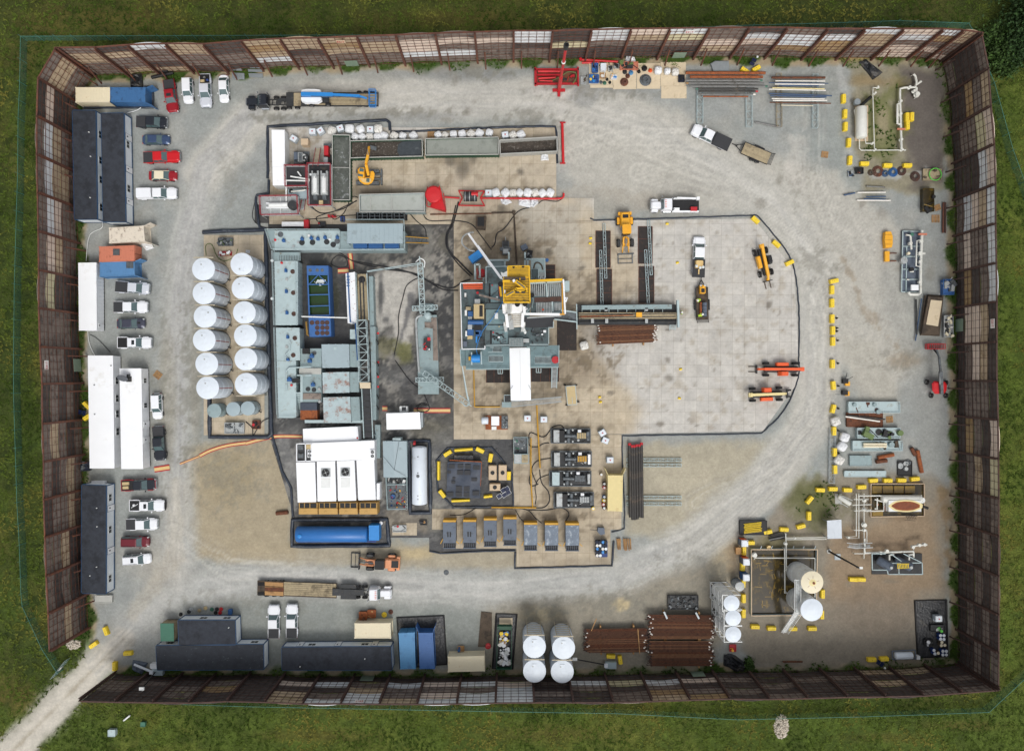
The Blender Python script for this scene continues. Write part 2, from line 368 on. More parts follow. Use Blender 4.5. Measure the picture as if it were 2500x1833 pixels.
def paint(px,py,what):
 n1=fbm(px,py,60,1);n2=fbm(px,py,18,9);n3=fbm(px,py,200,21,4);n4=fbm(px,py,7,31,3)
 wob=(n2-.5)*26+(n1-.5)*40
 C=np.zeros(px.shape+(3,))
 def put(m,c):m=np.asarray(m)[...,None];C[:]=C*(1-m)+np.array(c,float)*m
 def poly(P,c,f=8,o=1.,wb=1.):put(ss(sdf(px,py,P)+wob*wb,f)*o,c)
 def line(P,w,c,f=8,o=1.,wb=1.):put(ss(ldist(px,py,P)-w+wob*wb,f)*o,c)
 def ell(x,y,rx,ry,c,f=.4,o=1.,wb=1.):
  d=np.sqrt(((px-x)/rx)**2+((py-y)/ry)**2)-1+wob/max(rx,ry)*wb;put(ss(d,f)*o,c)
 def blot(x,y,rx,ry,c,o,th=.5):
  d=np.clip(1.15-np.sqrt(((px-x)/rx)**2+((py-y)/ry)**2)*.8,0,1);put(np.clip((d+(n2-.5)*2.4+(n4-.5)*1.6-th-.1)*2.6,0,1)*np.clip(d*3,0,1)*o,c)
 rd=None
 if what=='ground':
  put(np.ones(px.shape),(68,80,32))
  put(np.clip((n3-.42)*4,0,1),(94,94,42));put(np.clip((n1-.5)*4,0,1)*.8,(74,92,34));put(np.clip((n2-.52)*5,0,1)*.6,(38,52,18));put(np.clip((140-py)/120,0,1)*.45,(60,64,28))
  put(np.clip((px-2380)/80,0,1)*.5,(98,116,42));put(np.clip((py-1700)/60,0,1)*.5,(92,110,42))
  for x,y,rx,ry in((90,60,60,40),(60,150,40,40),(1100,45,180,22),(300,40,120,25),(40,1700,40,30),(1350,1790,160,22),(2150,1800,90,12),(760,1795,120,14),(2350,1770,90,12)):ell(x,y,rx,ry,(98,88,42),.8,.55,2)
  ell(60,1730,50,30,(110,96,52),.6,.5,2)
  yard=ss(sdf(px,py,YARD)+wob*.5,5)
  put(yard,(148,151,148))
  inn=yard>.5
  g=np.clip((n3-.45)*4,0,1)*yard;put(g*.5,(136,142,138));put(np.clip((n1-.52)*5,0,1)*yard*.45,(160,158,150))
  dw=-sdf(px,py,YARD)
  gp=weedw(px,py);put(ss(dw-20+(n1-.5)*30,7)*yard*.85,(160,142,112));put(ss(dw-24*gp+(n1-.5)*34+(n2-.5)*18,5)*yard,(58,78,30))
  poly([(185,540),(205,560),(205,860),(215,1150),(225,1560),(190,1560),(180,900)],(60,72,32),6,.8);
  poly([(1330,200),(1560,230),(1760,330),(2050,430),(2200,560),(2230,800),(2240,900),(2150,1000),(2060,900),(2030,1000),(1960,1170),(1800,1300),(1700,1420),(1520,1400),(1700,1250),(1900,1080),(1960,900),(1950,700),(1850,520),(1600,520),(1380,440)],(180,176,166),22,.85)
  poly([(1530,1080),(1880,1080),(1780,1260),(1640,1330),(1530,1300)],(166,158,138),18,.9);poly([(1600,1120),(1760,1120),(1700,1250),(1600,1240)],(176,168,148),20,.6)
  poly([(2040,820),(2130,830),(2200,960),(2180,1060),(2100,1010)],(170,166,154),20,.5)
  poly([(430,1090),(560,1070),(700,1060),(720,1300),(730,1380),(480,1360),(420,1260)],(162,150,126),16,.95);ell(560,1170,60,70,(148,136,110),.5,.6);ell(500,1130,60,30,(152,142,118),.6,.5)
  poly([(560,1320),(1500,1330),(1540,1400),(1200,1390),(700,1390),(560,1370)],(166,154,130),12,.75);ell(1010,1350,40,16,(186,168,130),.5,.7)
  poly([(1180,1450),(1480,1440),(1720,1380),(1810,1300),(1830,1500),(1700,1640),(1180,1640)],(144,136,120),20,.8)
  ell(1520,1475,22,12,(196,178,140),.5,.8);ell(1290,1475,24,14,(112,102,84),.6,.7);ell(1320,1500,60,18,(158,146,118),.6,.6)
  ell(1790,1360,26,40,(120,98,72),.6,.6);ell(1760,1370,26,46,(186,172,144),.6,.6)
  poly([(560,1460),(900,1460),(1180,1470),(1180,1640),(560,1640)],(134,138,132),16,.6)
  poly([(1800,1370),(1860,1280),(1960,1170),(2080,1140),(2150,1150),(2270,1160),(2330,1200),(2310,1440),(2280,1620),(1840,1640),(1800,1560)],(138,130,116),14,.95)
  poly([(2030,1300),(2290,1230),(2290,1420),(2200,1480),(2010,1470)],(146,126,102),22,.8);ell(2140,1490,110,60,(124,112,98),.6,.6);ell(2150,1330,90,26,(134,116,96),.5,.6)
  ell(1995,1220,60,55,(84,88,48),.6,.7,2.2);ell(1890,1330,50,30,(112,106,70),.7,.6,2);ell(2190,1250,60,20,(120,104,84),.5,.4)
  poly([(2080,150),(2310,160),(2300,460),(2110,470),(2065,330)],(138,132,112),12,.95);poly([(2200,170),(2300,170),(2300,440),(2230,450),(2205,330)],(98,92,88),14,.9)
  poly([(2100,220),(2190,200),(2190,380),(2110,400)],(104,108,66),24,.75,2.5);ell(2155,300,14,40,(158,146,122),.5,.7);ell(2130,200,60,14,(138,118,84),.6,.6,2)
  line([(2050,170),(2075,250),(2078,400),(2130,430),(2250,420)],10,(166,168,166),6,.75);ell(2080,130,60,16,(176,146,100),.6,.8,2)
  poly([(2150,560),(2230,600),(2300,600),(2310,1180),(2260,1150),(2150,700)],(146,147,142),20,.5)
  line([(2060,630),(2110,760),(2190,850)],9,(138,124,104),6,.5,1.2);ell(2210,880,40,24,(136,122,102),.5,.6);line([(2300,1200),(2320,1380)],8,(128,104,72),8,.6)
  line(ROAD,44,(168,168,162),18,.75,.8);line(ROAD,26,(178,178,174),14,.65,.6)
  line(ROAD[9:22],52,(182,179,170),20,.8,.8)
  line([(240,1615),(-60,1930)],40,(170,165,153),10,.9,.7);line([(300,1560),(-60,1930)],28,(196,190,178),8,.8,.6);line([(300,1560),(-60,1925)],4,(150,140,122),6,.6,.4)
  line([(330,1500),(430,1350),(430,1180)],20,(182,174,158),10,.5);ell(390,1380,60,60,(178,170,156),.7,.5)
  line([(640,240),(500,400),(455,600),(428,850),(424,1120)],22,(164,164,162),8,.7,.4)
  for k in(-14,14):
   line([(x+k*.8,y+k)for x,y in ROAD[5:20]],3.2,(194,192,186),3,.45,.25);line([(x+k,y+k*.3)for x,y in ROAD[19:26]],3,(152,152,150),3,.4,.2)
  for x,y,rx,ry in((690,290,70,10),(960,285,160,10),(700,215,50,10),(1290,300,30,8),(1100,180,140,12),(1500,210,90,14),(1420,240,30,16)):ell(x,y,rx,ry,(128,130,128),.6,.6,2)
  ell(1160,180,90,26,(134,136,134),.5,.6,2);ell(1375,270,12,34,(196,193,186),.5,.6);poly([(1920,330),(1965,330),(1960,460),(1930,460)],(186,182,174),8,.6)
  ell(480,900,14,200,(146,140,126),.5,.5,2);ell(410,980,20,160,(140,134,116),.5,.5,2)
  rd=ldist(px,py,ROAD);al=px*.006+py*.004
  for s_,w_,sd in((2.6,.5,51),(6.,.5,52)):
   st=vnoise(rd/s_+(n3-.5)*14,al,sd);k=np.clip((60-rd)/30,0,1)*(yard>.5)*w_*.55;put(np.clip((st-.55)*3,0,1)*k,(198,196,190));put(np.clip((.42-st)*3,0,1)*k,(150,150,147))
  for L_ in([(1380,300),(1560,350),(1760,440),(1960,600),(2020,800)],[(1350,400),(1500,330),(1700,340)],[(1560,420),(1800,480),(1990,640),(2100,800)],[(1990,200),(1985,420),(2030,560),(2130,620)],[(1700,1230),(1900,1130),(2010,960),(2030,760)],[(1540,1420),(1720,1330),(1880,1190)],[(420,1300),(560,1390),(800,1400)],[(2050,500),(2150,700),(2200,900)]):
   q=ldist(px,py,L_);st=vnoise(q/2.8+(n1-.5)*5,al,57);k=np.clip((48-q)/24,0,1)*.38;put(np.clip((st-.55)*3,0,1)*k,(204,201,192));put(np.clip((.42-st)*3,0,1)*k,(152,150,144))
  for x,y,rx,ry,o in((1180,170,130,30,.6),(1300,290,90,24,.5),(680,285,120,16,.6),(960,275,200,16,.6),(1450,215,160,30,.5),(460,920,30,260,.5),(395,1000,30,240,.4),(1990,640,60,60,.4),(2200,880,70,40,.4),(560,1150,120,110,.35),(1500,1470,160,40,.5),(1320,1490,80,30,.5),(1690,1380,90,60,.35),(300,560,60,120,.3),(560,430,60,80,.3),(1950,450,60,60,.3),(600,1470,200,30,.3)):blot(x,y,rx,ry,(124,122,112),o)
  for i in rg(60):
   r=RNG.rand(4);x=150+2150*r[0];y=160+1480*r[1];ell(x,y,4+14*r[2],3+9*r[3],(124,120,110),.6,.4)
  poly([(1360,455),(1450,455),(1600,470),(1690,500),(1350,545)],(164,158,146),10,.6)
 elif what=='mats':
  put(np.ones(px.shape),(190,187,181));put(np.clip((n1-.5)*4,0,1)*.5,(180,176,168))
  tan=(184,170,147)
  poly([(460,500),(1160,300),(1400,200),(1400,440),(1390,460),(1560,640),(1560,700),(1400,800),(1560,1000),(1530,1100),(1530,1400),(400,1400)],tan,26,.85)
  poly([(1255,480),(1420,500),(1420,680),(1300,600)],(176,170,158),20,.8)
  poly([(640,540),(1360,320),(1500,320),(1400,460),(1000,540)],(182,172,156),20,.4)
  for x,y,rx,ry,o in((1230,620,90,60,.7),(1330,690,90,40,.6),(1440,730,130,45,.55),(1560,755,100,16,.4),(1390,860,80,55,.85),(1330,950,60,50,.6),(1450,800,60,34,.5),(1240,960,60,50,.55),(1150,980,40,60,.3),(1400,905,90,36,.5),(1190,560,60,50,.5),(1370,1180,60,90,.45),(1290,1120,40,60,.35),(1400,1130,30,80,.35),(1350,1260,90,20,.6),(1190,1265,110,16,.6),(1460,1300,40,20,.3)):
   blot(x,y,rx*1.25,ry*1.25,(96,88,76),o*.55,.4);ell(x,y,rx,ry,(120,108,92),.9,o*.45,1.)
  for x,y,rx,ry,o in((900,470,110,14,.6),(930,475,40,22,.5),(1100,390,14,16,.7),(1130,410,16,24,.7),(1155,390,10,14,.7),(1270,420,10,9,.8),(720,380,60,40,.4),(1340,617,10,12,.9),(1315,622,8,9,.7),(1420,655,8,5,.8),(1610,1035,9,7,.6),(1700,1038,5,4,.6),(1490,960,6,4,.6),(1632,925,10,8,.5),(1875,745,7,9,.7),(1630,805,9,5,.7),(1225,510,10,12,.7),(1445,1380,90,20,.2),(820,300,60,8,.5),(1630,880,5,5,.6),(1110,590,9,8,.7)):ell(x,y,rx,ry,(104,98,88),.5,o,.5)
  for x,y,rx,ry,o in((1200,620,120,120,.5),(1320,560,90,60,.35),(1400,850,120,100,.7),(1540,750,110,40,.35),(1330,1020,130,90,.35),(1360,1180,120,120,.5),(1180,980,80,90,.5),(1300,1290,200,40,.5),(760,420,110,110,.5),(960,480,150,40,.5),(1100,390,120,60,.4),(1290,470,90,60,.4),(1000,1290,60,30,.4)):blot(x,y,rx,ry,(116,104,88),o*.5,.6)
  for i in rg(150):
   r=RNG.rand(4);x=1110+830*r[0];y=540+530*r[1];ell(x,y,1.5+3*r[2],1.5+3*r[3],(140,134,124),.6,.6,.1)
  put(np.clip((n2-.56)*6,0,1)*.3,(140,126,104))
 elif what=='liner':
  put(np.ones(px.shape),(58,58,58));blot(960,620,160,90,(112,108,100),.9,.3);blot(940,1020,180,70,(104,102,98),.8,.35);blot(860,1160,300,160,(134,132,126),.8,.45);blot(1000,780,120,260,(150,146,138),.85,.45);put(np.clip((n1-.45)*4,0,1)*.5,(80,77,72));put(np.clip((n3-.45)*4,0,1)*.5,(46,48,52))
  G=(176,172,164)
  poly([(905,670),(1020,660),(1015,720),(995,745),(1010,800),(1005,850),(1000,870),(950,800),(910,830),(900,760)],G,6,.95,.9);ell(930,720,8,50,(74,74,74),.4,.9,1.2);ell(945,780,14,18,(74,74,74),.4,.8);line([(1005,720),(995,770),(970,860)],5,(78,78,80),4,.7,.5)
  poly([(1030,545),(1060,560),(1050,660),(1030,680),(1035,600)],(136,134,126),8,.7);poly([(1070,560),(1098,560),(1095,620),(1060,600)],(104,100,88),8,.7)
  poly([(960,830),(1010,835),(1005,880),(975,890)],(96,96,46),8,.8);ell(940,850,18,26,(96,92,58),.5,.6);ell(1015,940,50,50,(50,50,52),.6,.5,2)
  poly([(900,900),(1000,900),(980,960),(930,930)],(104,104,102),10,.5,2);ell(1060,1050,50,30,(84,78,58),.5,.5);ell(820,730,10,40,(50,52,36),.5,.8);
  line([(690,1070),(712,1160),(720,1240)],9,(132,132,130),7,.6,1.2);ell(730,1060,40,18,(120,118,114),.6,.5,2);ell(1060,1250,30,40,(140,136,120),.5,.5,2);ell(1130,1060,80,14,(120,118,112),.6,.5,2);poly([(940,1250),(1040,1250),(1040,1300),(940,1300)],(136,124,104),10,.6)
  ell(1080,1140,40,90,(104,104,102),.6,.5,2);poly([(1050,900),(1107,900),(1107,1060),(1060,1040)],(66,64,58),10,.6)
 return C
def fine_mat(name,kind):
 m=bpy.data.materials.new(name);m.use_nodes=True;MATS[name]=m;nt=m.node_tree;b=nt.nodes['Principled BSDF'];L=nt.links.new;A=nt.nodes.new
 at=A('ShaderNodeAttribute');at.attribute_name='tone';g=A('ShaderNodeNewGeometry')
 def noise(s,d=4,r=.6):
  n=A('ShaderNodeTexNoise');n.inputs['Scale'].default_value=s;n.inputs['Detail'].default_value=d;n.inputs['Roughness'].default_value=r;L(g.outputs['Position'],n.inputs['Vector']);return n.outputs['Fac']
 def rng(x,lo,hi,a=.3,c=.7):
  r=A('ShaderNodeMapRange');r.inputs['From Min'].default_value=a;r.inputs['From Max'].default_value=c;r.inputs['To Min'].default_value=lo;r.inputs['To Max'].default_value=hi;L(x,r.inputs['Value']);return r.outputs[0]
 def mul(c,f):
  v=A('ShaderNodeVectorMath');v.operation='SCALE';L(c,v.inputs[0]);L(f,v.inputs['Scale']);return v.outputs[0]
 c=at.outputs['Color']
 if kind=='gravel':
  c=mul(c,rng(noise(.45,9,.72),.84,1.15));vo=A('ShaderNodeTexVoronoi');vo.inputs['Scale'].default_value=5.;L(g.outputs['Position'],vo.inputs['Vector']);sp=A('ShaderNodeSeparateColor');L(vo.outputs['Color'],sp.inputs[0])
  c=mul(c,rng(sp.outputs[0],.95,1.05,0,1));c=mul(c,rng(noise(2.2,3),.92,1.08));h=noise(5,4)
 elif kind=='grass':
  c=mul(c,rng(noise(.35,8,.75),.6,1.45));c=mul(c,rng(noise(2.5,5,.7),.62,1.4));h=noise(3,5,.7)
 elif kind=='mats':
  br=A('ShaderNodeTexBrick');br.offset=0.;br.inputs['Scale'].default_value=1.;br.inputs['Brick Width'].default_value=2.07;br.inputs['Row Height'].default_value=2.07;br.inputs['Mortar Size'].default_value=.035;br.inputs['Mortar Smooth'].default_value=.3
  br.inputs['Color1'].default_value=(1.06,1.055,1.04,1);br.inputs['Color2'].default_value=(.93,.925,.92,1);br.inputs['Mortar'].default_value=(.75,.73,.7,1)
  mp=A('ShaderNodeMapping');mp.inputs['Location'].default_value=(-((1356-CX)*S)%2.07,-((CY-601)*S)%2.07,0);mp.inputs['Rotation'].default_value=(0,0,math.radians(.35));L(g.outputs['Position'],mp.inputs['Vector']);L(mp.outputs[0],br.inputs['Vector'])
  v=A('ShaderNodeVectorMath');v.operation='MULTIPLY';L(c,v.inputs[0]);L(br.outputs['Color'],v.inputs[1]);c=v.outputs[0]
  c=mul(c,rng(noise(.6,9,.74),.82,1.15));c=mul(c,rng(noise(6,3),.95,1.05));h=noise(4,3)
 else:
  c=mul(c,rng(noise(1.,9,.75),.7,1.3));h=noise(1.2,6,.6)
 L(c,b.inputs['Base Color']);b.inputs['Roughness'].default_value={'liner':.5}.get(kind,.92);b.inputs['Specular IOR Level'].default_value=.25 if kind!='liner' else.5
 bp=A('ShaderNodeBump');bp.inputs['Strength'].default_value={'gravel':.5,'grass':1.,'mats':.15,'liner':.9}[kind];bp.inputs['Distance'].default_value={'gravel':.06,'grass':.5,'mats':.03,'liner':.12}[kind];L(h,bp.inputs['Height']);L(bp.outputs[0],b.inputs['Normal'])
for k in('gravel','grass','mats','liner'):fine_mat('fine_'+k,k)
def to_lin(C):C=np.clip(C,0,255)/255.;return np.where(C<.04045,C/12.92,((C+.055)/1.055)**2.4)
def sheet(name,X,Y,C,faces,m,z=None):
 """X,Y native picture coordinates of ground points"""
 used=np.unique(faces);idx=np.full(X.size,-1);idx[used]=np.arange(len(used))
 x=(X.ravel()[used]-CX)*S;y=(CY-Y.ravel()[used])*S;zz=np.zeros(len(used))if z is None else z.ravel()[used]
 me=bpy.data.meshes.new(name);F=idx[faces];me.vertices.add(len(used));me.vertices.foreach_set('co',np.stack([x,y,zz],1).ravel())
 me.loops.add(F.size);me.loops.foreach_set('vertex_index',F.ravel());me.polygons.add(len(F));me.polygons.foreach_set('loop_start',np.arange(0,F.size,4));me.polygons.foreach_set('loop_total',np.full(len(F),4))
 me.update();a=me.color_attributes.new('tone','FLOAT_COLOR','POINT');c=to_lin(C.reshape(-1,3)[used]);a.data.foreach_set('color',np.concatenate([c,np.ones((len(used),1))],1).ravel())
 me.materials.append(MATS[m]);o=link(bpy.data.objects.new(name,me));o['kind']='structure';return o
xs=np.concatenate([[-16000,-6000,-2500,-1000,-400,-150,-60],np.arange(-20,2521,5.),[2560,2700,3000,3800,6000,10000,20000]])
ys=np.concatenate([[-16000,-6000,-2500,-1000,-400,-150,-60],np.arange(-20,1856,5.),[1900,2000,2400,3500,6000,10000,20000]])
GX,GY=np.meshgrid(xs,ys);GC=paint(GX,GY,'ground');far=(GX<-30)|(GX>2530)|(GY<-30)|(GY>1870)
nx=len(xs);q=(np.arange(len(ys)-1)[:,None]*nx+np.arange(nx-1)[None,:]).ravel();FA=np.stack([q+nx,q+nx+1,q+1,q],1)
fx=GX.ravel()[FA].mean(1);fy=GY.ravel()[FA].mean(1)
wf=(fbm(fx,fy,18,9)-.5)*13+(fbm(fx,fy,60,1)-.5)*20
yardm=(sdf(fx,fy,YARD)+wf)<0;dr=ldist(fx,fy,ROAD)-38+wf*.6
laneout=(ldist(fx,fy,[(240,1615),(-60,1930)])-36+wf*.6<0)&(fx<330)
roadm=((dr<0)&yardm)|laneout
tanm=yardm&~roadm&((sdf(fx,fy,[(1800,1370),(1860,1280),(1960,1170),(2080,1140),(2150,1150),(2270,1160),(2330,1200),(2310,1440),(2280,1620),(1840,1640),(1800,1560)])+wf)<0)
ZG=np.where(far,0,(fbm(GX,GY,30,77,3)-.5)*.05)
sheet('grass_field',GX,GY,GC,FA[~yardm&~roadm],'fine_grass',ZG)
sheet('gravel_yard',GX,GY,GC,FA[yardm&~roadm&~tanm],'fine_gravel',ZG)
sheet('dirt_ground',GX,GY,GC,FA[tanm],'fine_gravel',ZG)
sheet('gravel_road',GX,GY,GC,FA[roadm],'fine_gravel',ZG)
def quads(name,Q,z,what,m,step=5.):
 Xs=[];Ys=[];Fs=[];o=0
 for q in Q:
  q=np.array(q,float);nu=max(2,int(max(np.linalg.norm(q[1]-q[0]),np.linalg.norm(q[2]-q[3]))/step));nv=max(2,int(max(np.linalg.norm(q[3]-q[0]),np.linalg.norm(q[2]-q[1]))/step))
  u,v=np.meshgrid(np.linspace(0,1,nu+1),np.linspace(0,1,nv+1));u=u[...,None];v=v[...,None]
  P=(q[0]*(1-u)+q[1]*u)*(1-v)+(q[3]*(1-u)+q[2]*u)*v;Xs.append(P[...,0].ravel());Ys.append(P[...,1].ravel())
  i=(np.arange(nv)[:,None]*(nu+1)+np.arange(nu)[None,:]).ravel()+o;Fs.append(np.stack([i+nu+1,i+nu+2,i+1,i],1));o+=(nu+1)*(nv+1)
 X=np.concatenate(Xs);Y=np.concatenate(Ys);F=np.concatenate(Fs)
 return sheet(name,X,Y,paint(X,Y,what),F,m,np.full(X.shape,z))
def R(x0,y0,x1,y1):return[(x0,y0),(x1,y0),(x1,y1),(x0,y1)]
quads('liner_floor',[R(622,500,1108,545),R(655,545,1108,1072),[(660,1072),(1256,1072),(1256,1242),(712,1242)],R(712,1242,1256,1285),R(1256,905,1380,990),R(950,1285,1256,1312),R(712,1285,950,1335),R(1048,1312,1260,1346)],.05,'liner','fine_liner')
quads('mat_pavement',[R(658,312,1358,548),[(1108,548),(1358,548),(1358,1072),(1108,1072)],[(1358,541.2),(1838,534),(1838,800),(1358,800)],[(1838,534),(1842,536),(1938,660),(1838,660)],[(1838,660),(1938,660),(1946,800),(1838,800)],[(1358,800),(1946,800),(1950,930),(1358,930)],[(1358,930),(1950,930),(1862,1052),(1358,1062)],[(1358,1062),(1517,1060),(1517,1072),(1358,1072)],R(1253,1072,1517,1242),R(1055,1242,1517,1292),R(1262,1292,1490,1382),R(1082,1292,1262,1338),R(1358,484,1450,541),R(958,1276,1018,1306)],.11,'mats','fine_mats')
quads('tank_pavement',[R(498,574,646,1062),R(1280,1620,1281,1621)][:1],.09,'mats','fine_mats')
def leafmesh(pts,sz,hgt,n=5,seed=1,z0=0.):
 r=RS(seed);P=np.array(pts);k=len(P);v=[];f=[]
 ang=r.rand(k,n)*6.283;L_=sz*(.5+r.rand(k,n));hh=hgt*(.4+.8*r.rand(k,n));w=.16*sz+.1*sz*r.rand(k,n)
 bx=P[:,0:1]+np.zeros((k,n));by=P[:,1:2]+np.zeros((k,n));ca=np.cos(ang);sa=np.sin(ang)
 A_=np.stack([bx-sa*w,by+ca*w,np.full((k,n),z0)],-1);B_=np.stack([bx+sa*w,by-ca*w,np.full((k,n),z0)],-1);C_=np.stack([bx+ca*L_,by+sa*L_,z0+hh],-1)
 V=np.stack([A_,B_,C_],2).reshape(-1,3);me=bpy.data.meshes.new('grass');nf=len(V)//3
 me.vertices.add(len(V));me.vertices.foreach_set('co',V.ravel());me.loops.add(nf*3);me.loops.foreach_set('vertex_index',np.arange(nf*3));me.polygons.add(nf);me.polygons.foreach_set('loop_start',np.arange(0,nf*3,3));me.polygons.foreach_set('loop_total',np.full(nf,3));me.update();return me
def pick(n,test,x0=-30,x1=2530,y0=-30,y1=1860,seed=5):
 r=RS(seed);x=x0+(x1-x0)*r.rand(n);y=y0+(y1-y0)*r.rand(n);k=test(x,y);x=x[k];y=y[k];return np.stack([(x-CX)*S,(CY-y)*S],1)
def grassmat(name,c1,c2,c3):
 m=bpy.data.materials.new(name);m.use_nodes=True;MATS[name]=m;nt=m.node_tree;b=nt.nodes['Principled BSDF'];A=nt.nodes.new;L=nt.links.new
 g=A('ShaderNodeNewGeometry');n=A('ShaderNodeTexNoise');n.inputs['Scale'].default_value=.09;n.inputs['Detail'].default_value=5;L(g.outputs['Position'],n.inputs['Vector'])
 r=A('ShaderNodeValToRGB');r.color_ramp.elements[0].position=.38;r.color_ramp.elements[0].color=(*lin(c1),1);r.color_ramp.elements[1].position=.62;r.color_ramp.elements[1].color=(*lin(c3),1);e=r.color_ramp.elements.new(.5);e.color=(*lin(c2),1);L(n.outputs['Fac'],r.inputs[0])
 q=A('ShaderNodeMapRange');q.inputs['To Min'].default_value=.55;q.inputs['To Max'].default_value=1.5;L(g.outputs['Random Per Island'],q.inputs['Value']);v=A('ShaderNodeVectorMath');v.operation='SCALE';L(r.outputs[0],v.inputs[0]);L(q.outputs[0],v.inputs['Scale']);L(v.outputs[0],b.inputs['Base Color']);b.inputs['Roughness'].default_value=.9;b.inputs['Specular IOR Level'].default_value=.1
grassmat('blades',(56,72,26),(80,95,38),(108,106,50));grassmat('weeds',(50,76,26),(66,92,32),(84,106,40))
def fieldtest(x,y):
 w=(fbm(x,y,18,9)-.5)*13+(fbm(x,y,60,1)-.5)*20;return(sdf(x,y,YARD)+w>2)&(ldist(x,y,[(300,1560),(-60,1930)])-38+w*.6>0)
me=leafmesh(pick(60000,fieldtest),.42,.3,5,3);me.materials.append(MATS['blades']);o=link(bpy.data.objects.new('grass',me));o['kind']='stuff';o['label']='rough green and straw coloured meadow grass outside the sound walls';o['category']='grass'
def weedtest(x,y):
 d=-sdf(x,y,YARD);w=(fbm(x,y,60,1)-.5)*46;a=(d>0)&(d-24*weedw(x,y)+w*.5<0)&(ldist(x,y,[(300,1560),(120,1740)])>60)
 b=(sdf(x,y,[(185,540),(205,560),(205,860),(215,1150),(225,1560),(190,1560),(180,900)])<0);c=(np.sqrt(((x-1995)/60)**2+((y-1220)/50)**2)<1)&(fbm(x,y,12,4)>.58);e=(sdf(x,y,[(2100,220),(2190,200),(2190,380),(2110,400)])<0)&(fbm(x,y,14,4)>.56);return a|b|c|e
me=leafmesh(pick(70000,weedtest,150,2360,120,1660,8),.3,.4,5,4);me.materials.append(MATS['weeds']);o=link(bpy.data.objects.new('weeds',me));o['kind']='stuff';o['label']='low green weeds growing along the inner foot of the sound walls';o['category']='weeds'
def V3(p,z):
 f=S*(H-z)/H;return Vc(((p[0]-CX)*f,(CY-p[1])*f,z))
def wall_run(name,lb,tops,inward,cols,posts='rp',hw=11.,braces=True,doors=(),signs=(),corner=False):
 pts=[V3(p,hw)for p in tops];gp=[Vc((p.x,p.y,0))for p in pts];mid=gp[len(gp)//2]
 t=T(name,lb,'sound wall',tu(mid));r=random.Random(len(tops)*7+int(abs(mid.x)))
 nb=len(gp)-1
 for i in rg(nb):
  a,b=gp[i],gp[i+1];d=(b-a);Lb=d.length;d.normalize();n=Vc((-d.y,d.x,0));
  if n.dot(Vc(inward))<0:n=-n
  prow=cols(i,r);mats_=[];mb=MB();rows=5;rh=hw/rows
  for k in rg(rows):
   mm=prow[k];
   if mm not in mats_:mats_.append(mm)
   mb.cur=mats_.index(mm);z0=k*rh+.02;z1=(k+1)*rh-.02
   bow=lambda u:.28*sin(u*pi)*(.5+.5*sin(i*1.7+k))
   for s_ in rg(5):
    u0,u1=s_/5,(s_+1)/5;p=a+d*Lb*u0-n*bow(u0);q=a+d*Lb*u1-n*bow(u1)
    mb.hexa([tu(v)for v in(p+Vc((0,0,z0)),q+Vc((0,0,z0)),q-n*.08+Vc((0,0,z0)),p-n*.08+Vc((0,0,z0)))],[tu(v)for v in(p+Vc((0,0,z1)),q+Vc((0,0,z1)),q-n*.08+Vc((0,0,z1)),p-n*.08+Vc((0,0,z1)))])
  t.wp('panel',mb,mats_)
  g=MB()
  for k in rg(1,5):
   p=a+d*Lb*k/5+n*.1;g.be(p+Vc((0,0,.1)),p+Vc((0,0,hw)),.07,.05)
  for k in rg(0,11):
   z=k*hw/10+.06*sin(i+k);w=.13 if k%2==0 else.06
   g.be(a+n*.1+Vc((0,0,z+.08)),b+n*.1+Vc((0,0,z+.08)),.04,w)
  g.be(a+Vc((0,0,hw+.06)),b+Vc((0,0,hw+.06)),.22,.12)
  t.wp('panel_frame',g,posts)
 for i in rg(nb+1):
  d=(gp[min(i+1,nb)]-gp[max(i-1,0)]).normalized();n=Vc((-d.y,d.x,0));
  if n.dot(Vc(inward))<0:n=-n
  m=MB();c=gp[i]+n*.42
  for o_ in(-.2,.2):m.be(c+n*o_*1.1+Vc((0,0,0)),c+n*o_*1.1+Vc((0,0,hw+.5)),.34 if abs(d.x)>.5 else.06,.06 if abs(d.x)>.5 else.34)
  m.be(c,c+Vc((0,0,hw+.5)),.1,.1)
  t.wp('post',m,posts)
  if braces and i<nb:
   c=gp[i]+(gp[i+1]-gp[i])*.22+n*.5
   m=MB();m.be(c+n*1.1+Vc((0,0,0)),c+Vc((0,0,4.2)),.2,.2);t.wp('brace',m,posts)
 for px,py,wd,ht in doors:
  j=min(rg(nb),key=lambda k:((gp[k]+gp[k+1])/2-Vc(((px-CX)*S,(CY-py)*S,0))).length);a,b=gp[j],gp[j+1];d=(b-a).normalized();n=Vc((-d.y,d.x,0));n=n if n.dot(Vc(inward))>0 else-n
  pp=Vc(((px-CX)*S,(CY-py)*S,0));c=a+d*(pp-a).dot(d)
  m=MB();m.hexa([tu(c+d*s*wd/2+n*o_+Vc((0,0,.1)))for s,o_ in((-1,.24),(1,.24),(1,.3),(-1,.3))],[tu(c+d*s*wd/2+n*o_+Vc((0,0,ht)))for s,o_ in((-1,.24),(1,.24),(1,.3),(-1,.3))])
  dd=t.wp('door',m,'green_door',lb='pale green hatch door at the foot of the wall')
 return t,gp
PG,PD,PT,PB,PP,PC,PW='pnl','panel_dark','panel_tan','panel_brown','panel_pink','panel_cream','panel_white'
def rowsel(w):
 def f(i,r):
  return[r.choices([PG,PD,PT,PB,PP,PC,PW],w)[0]for _ in rg(5)]
 return f
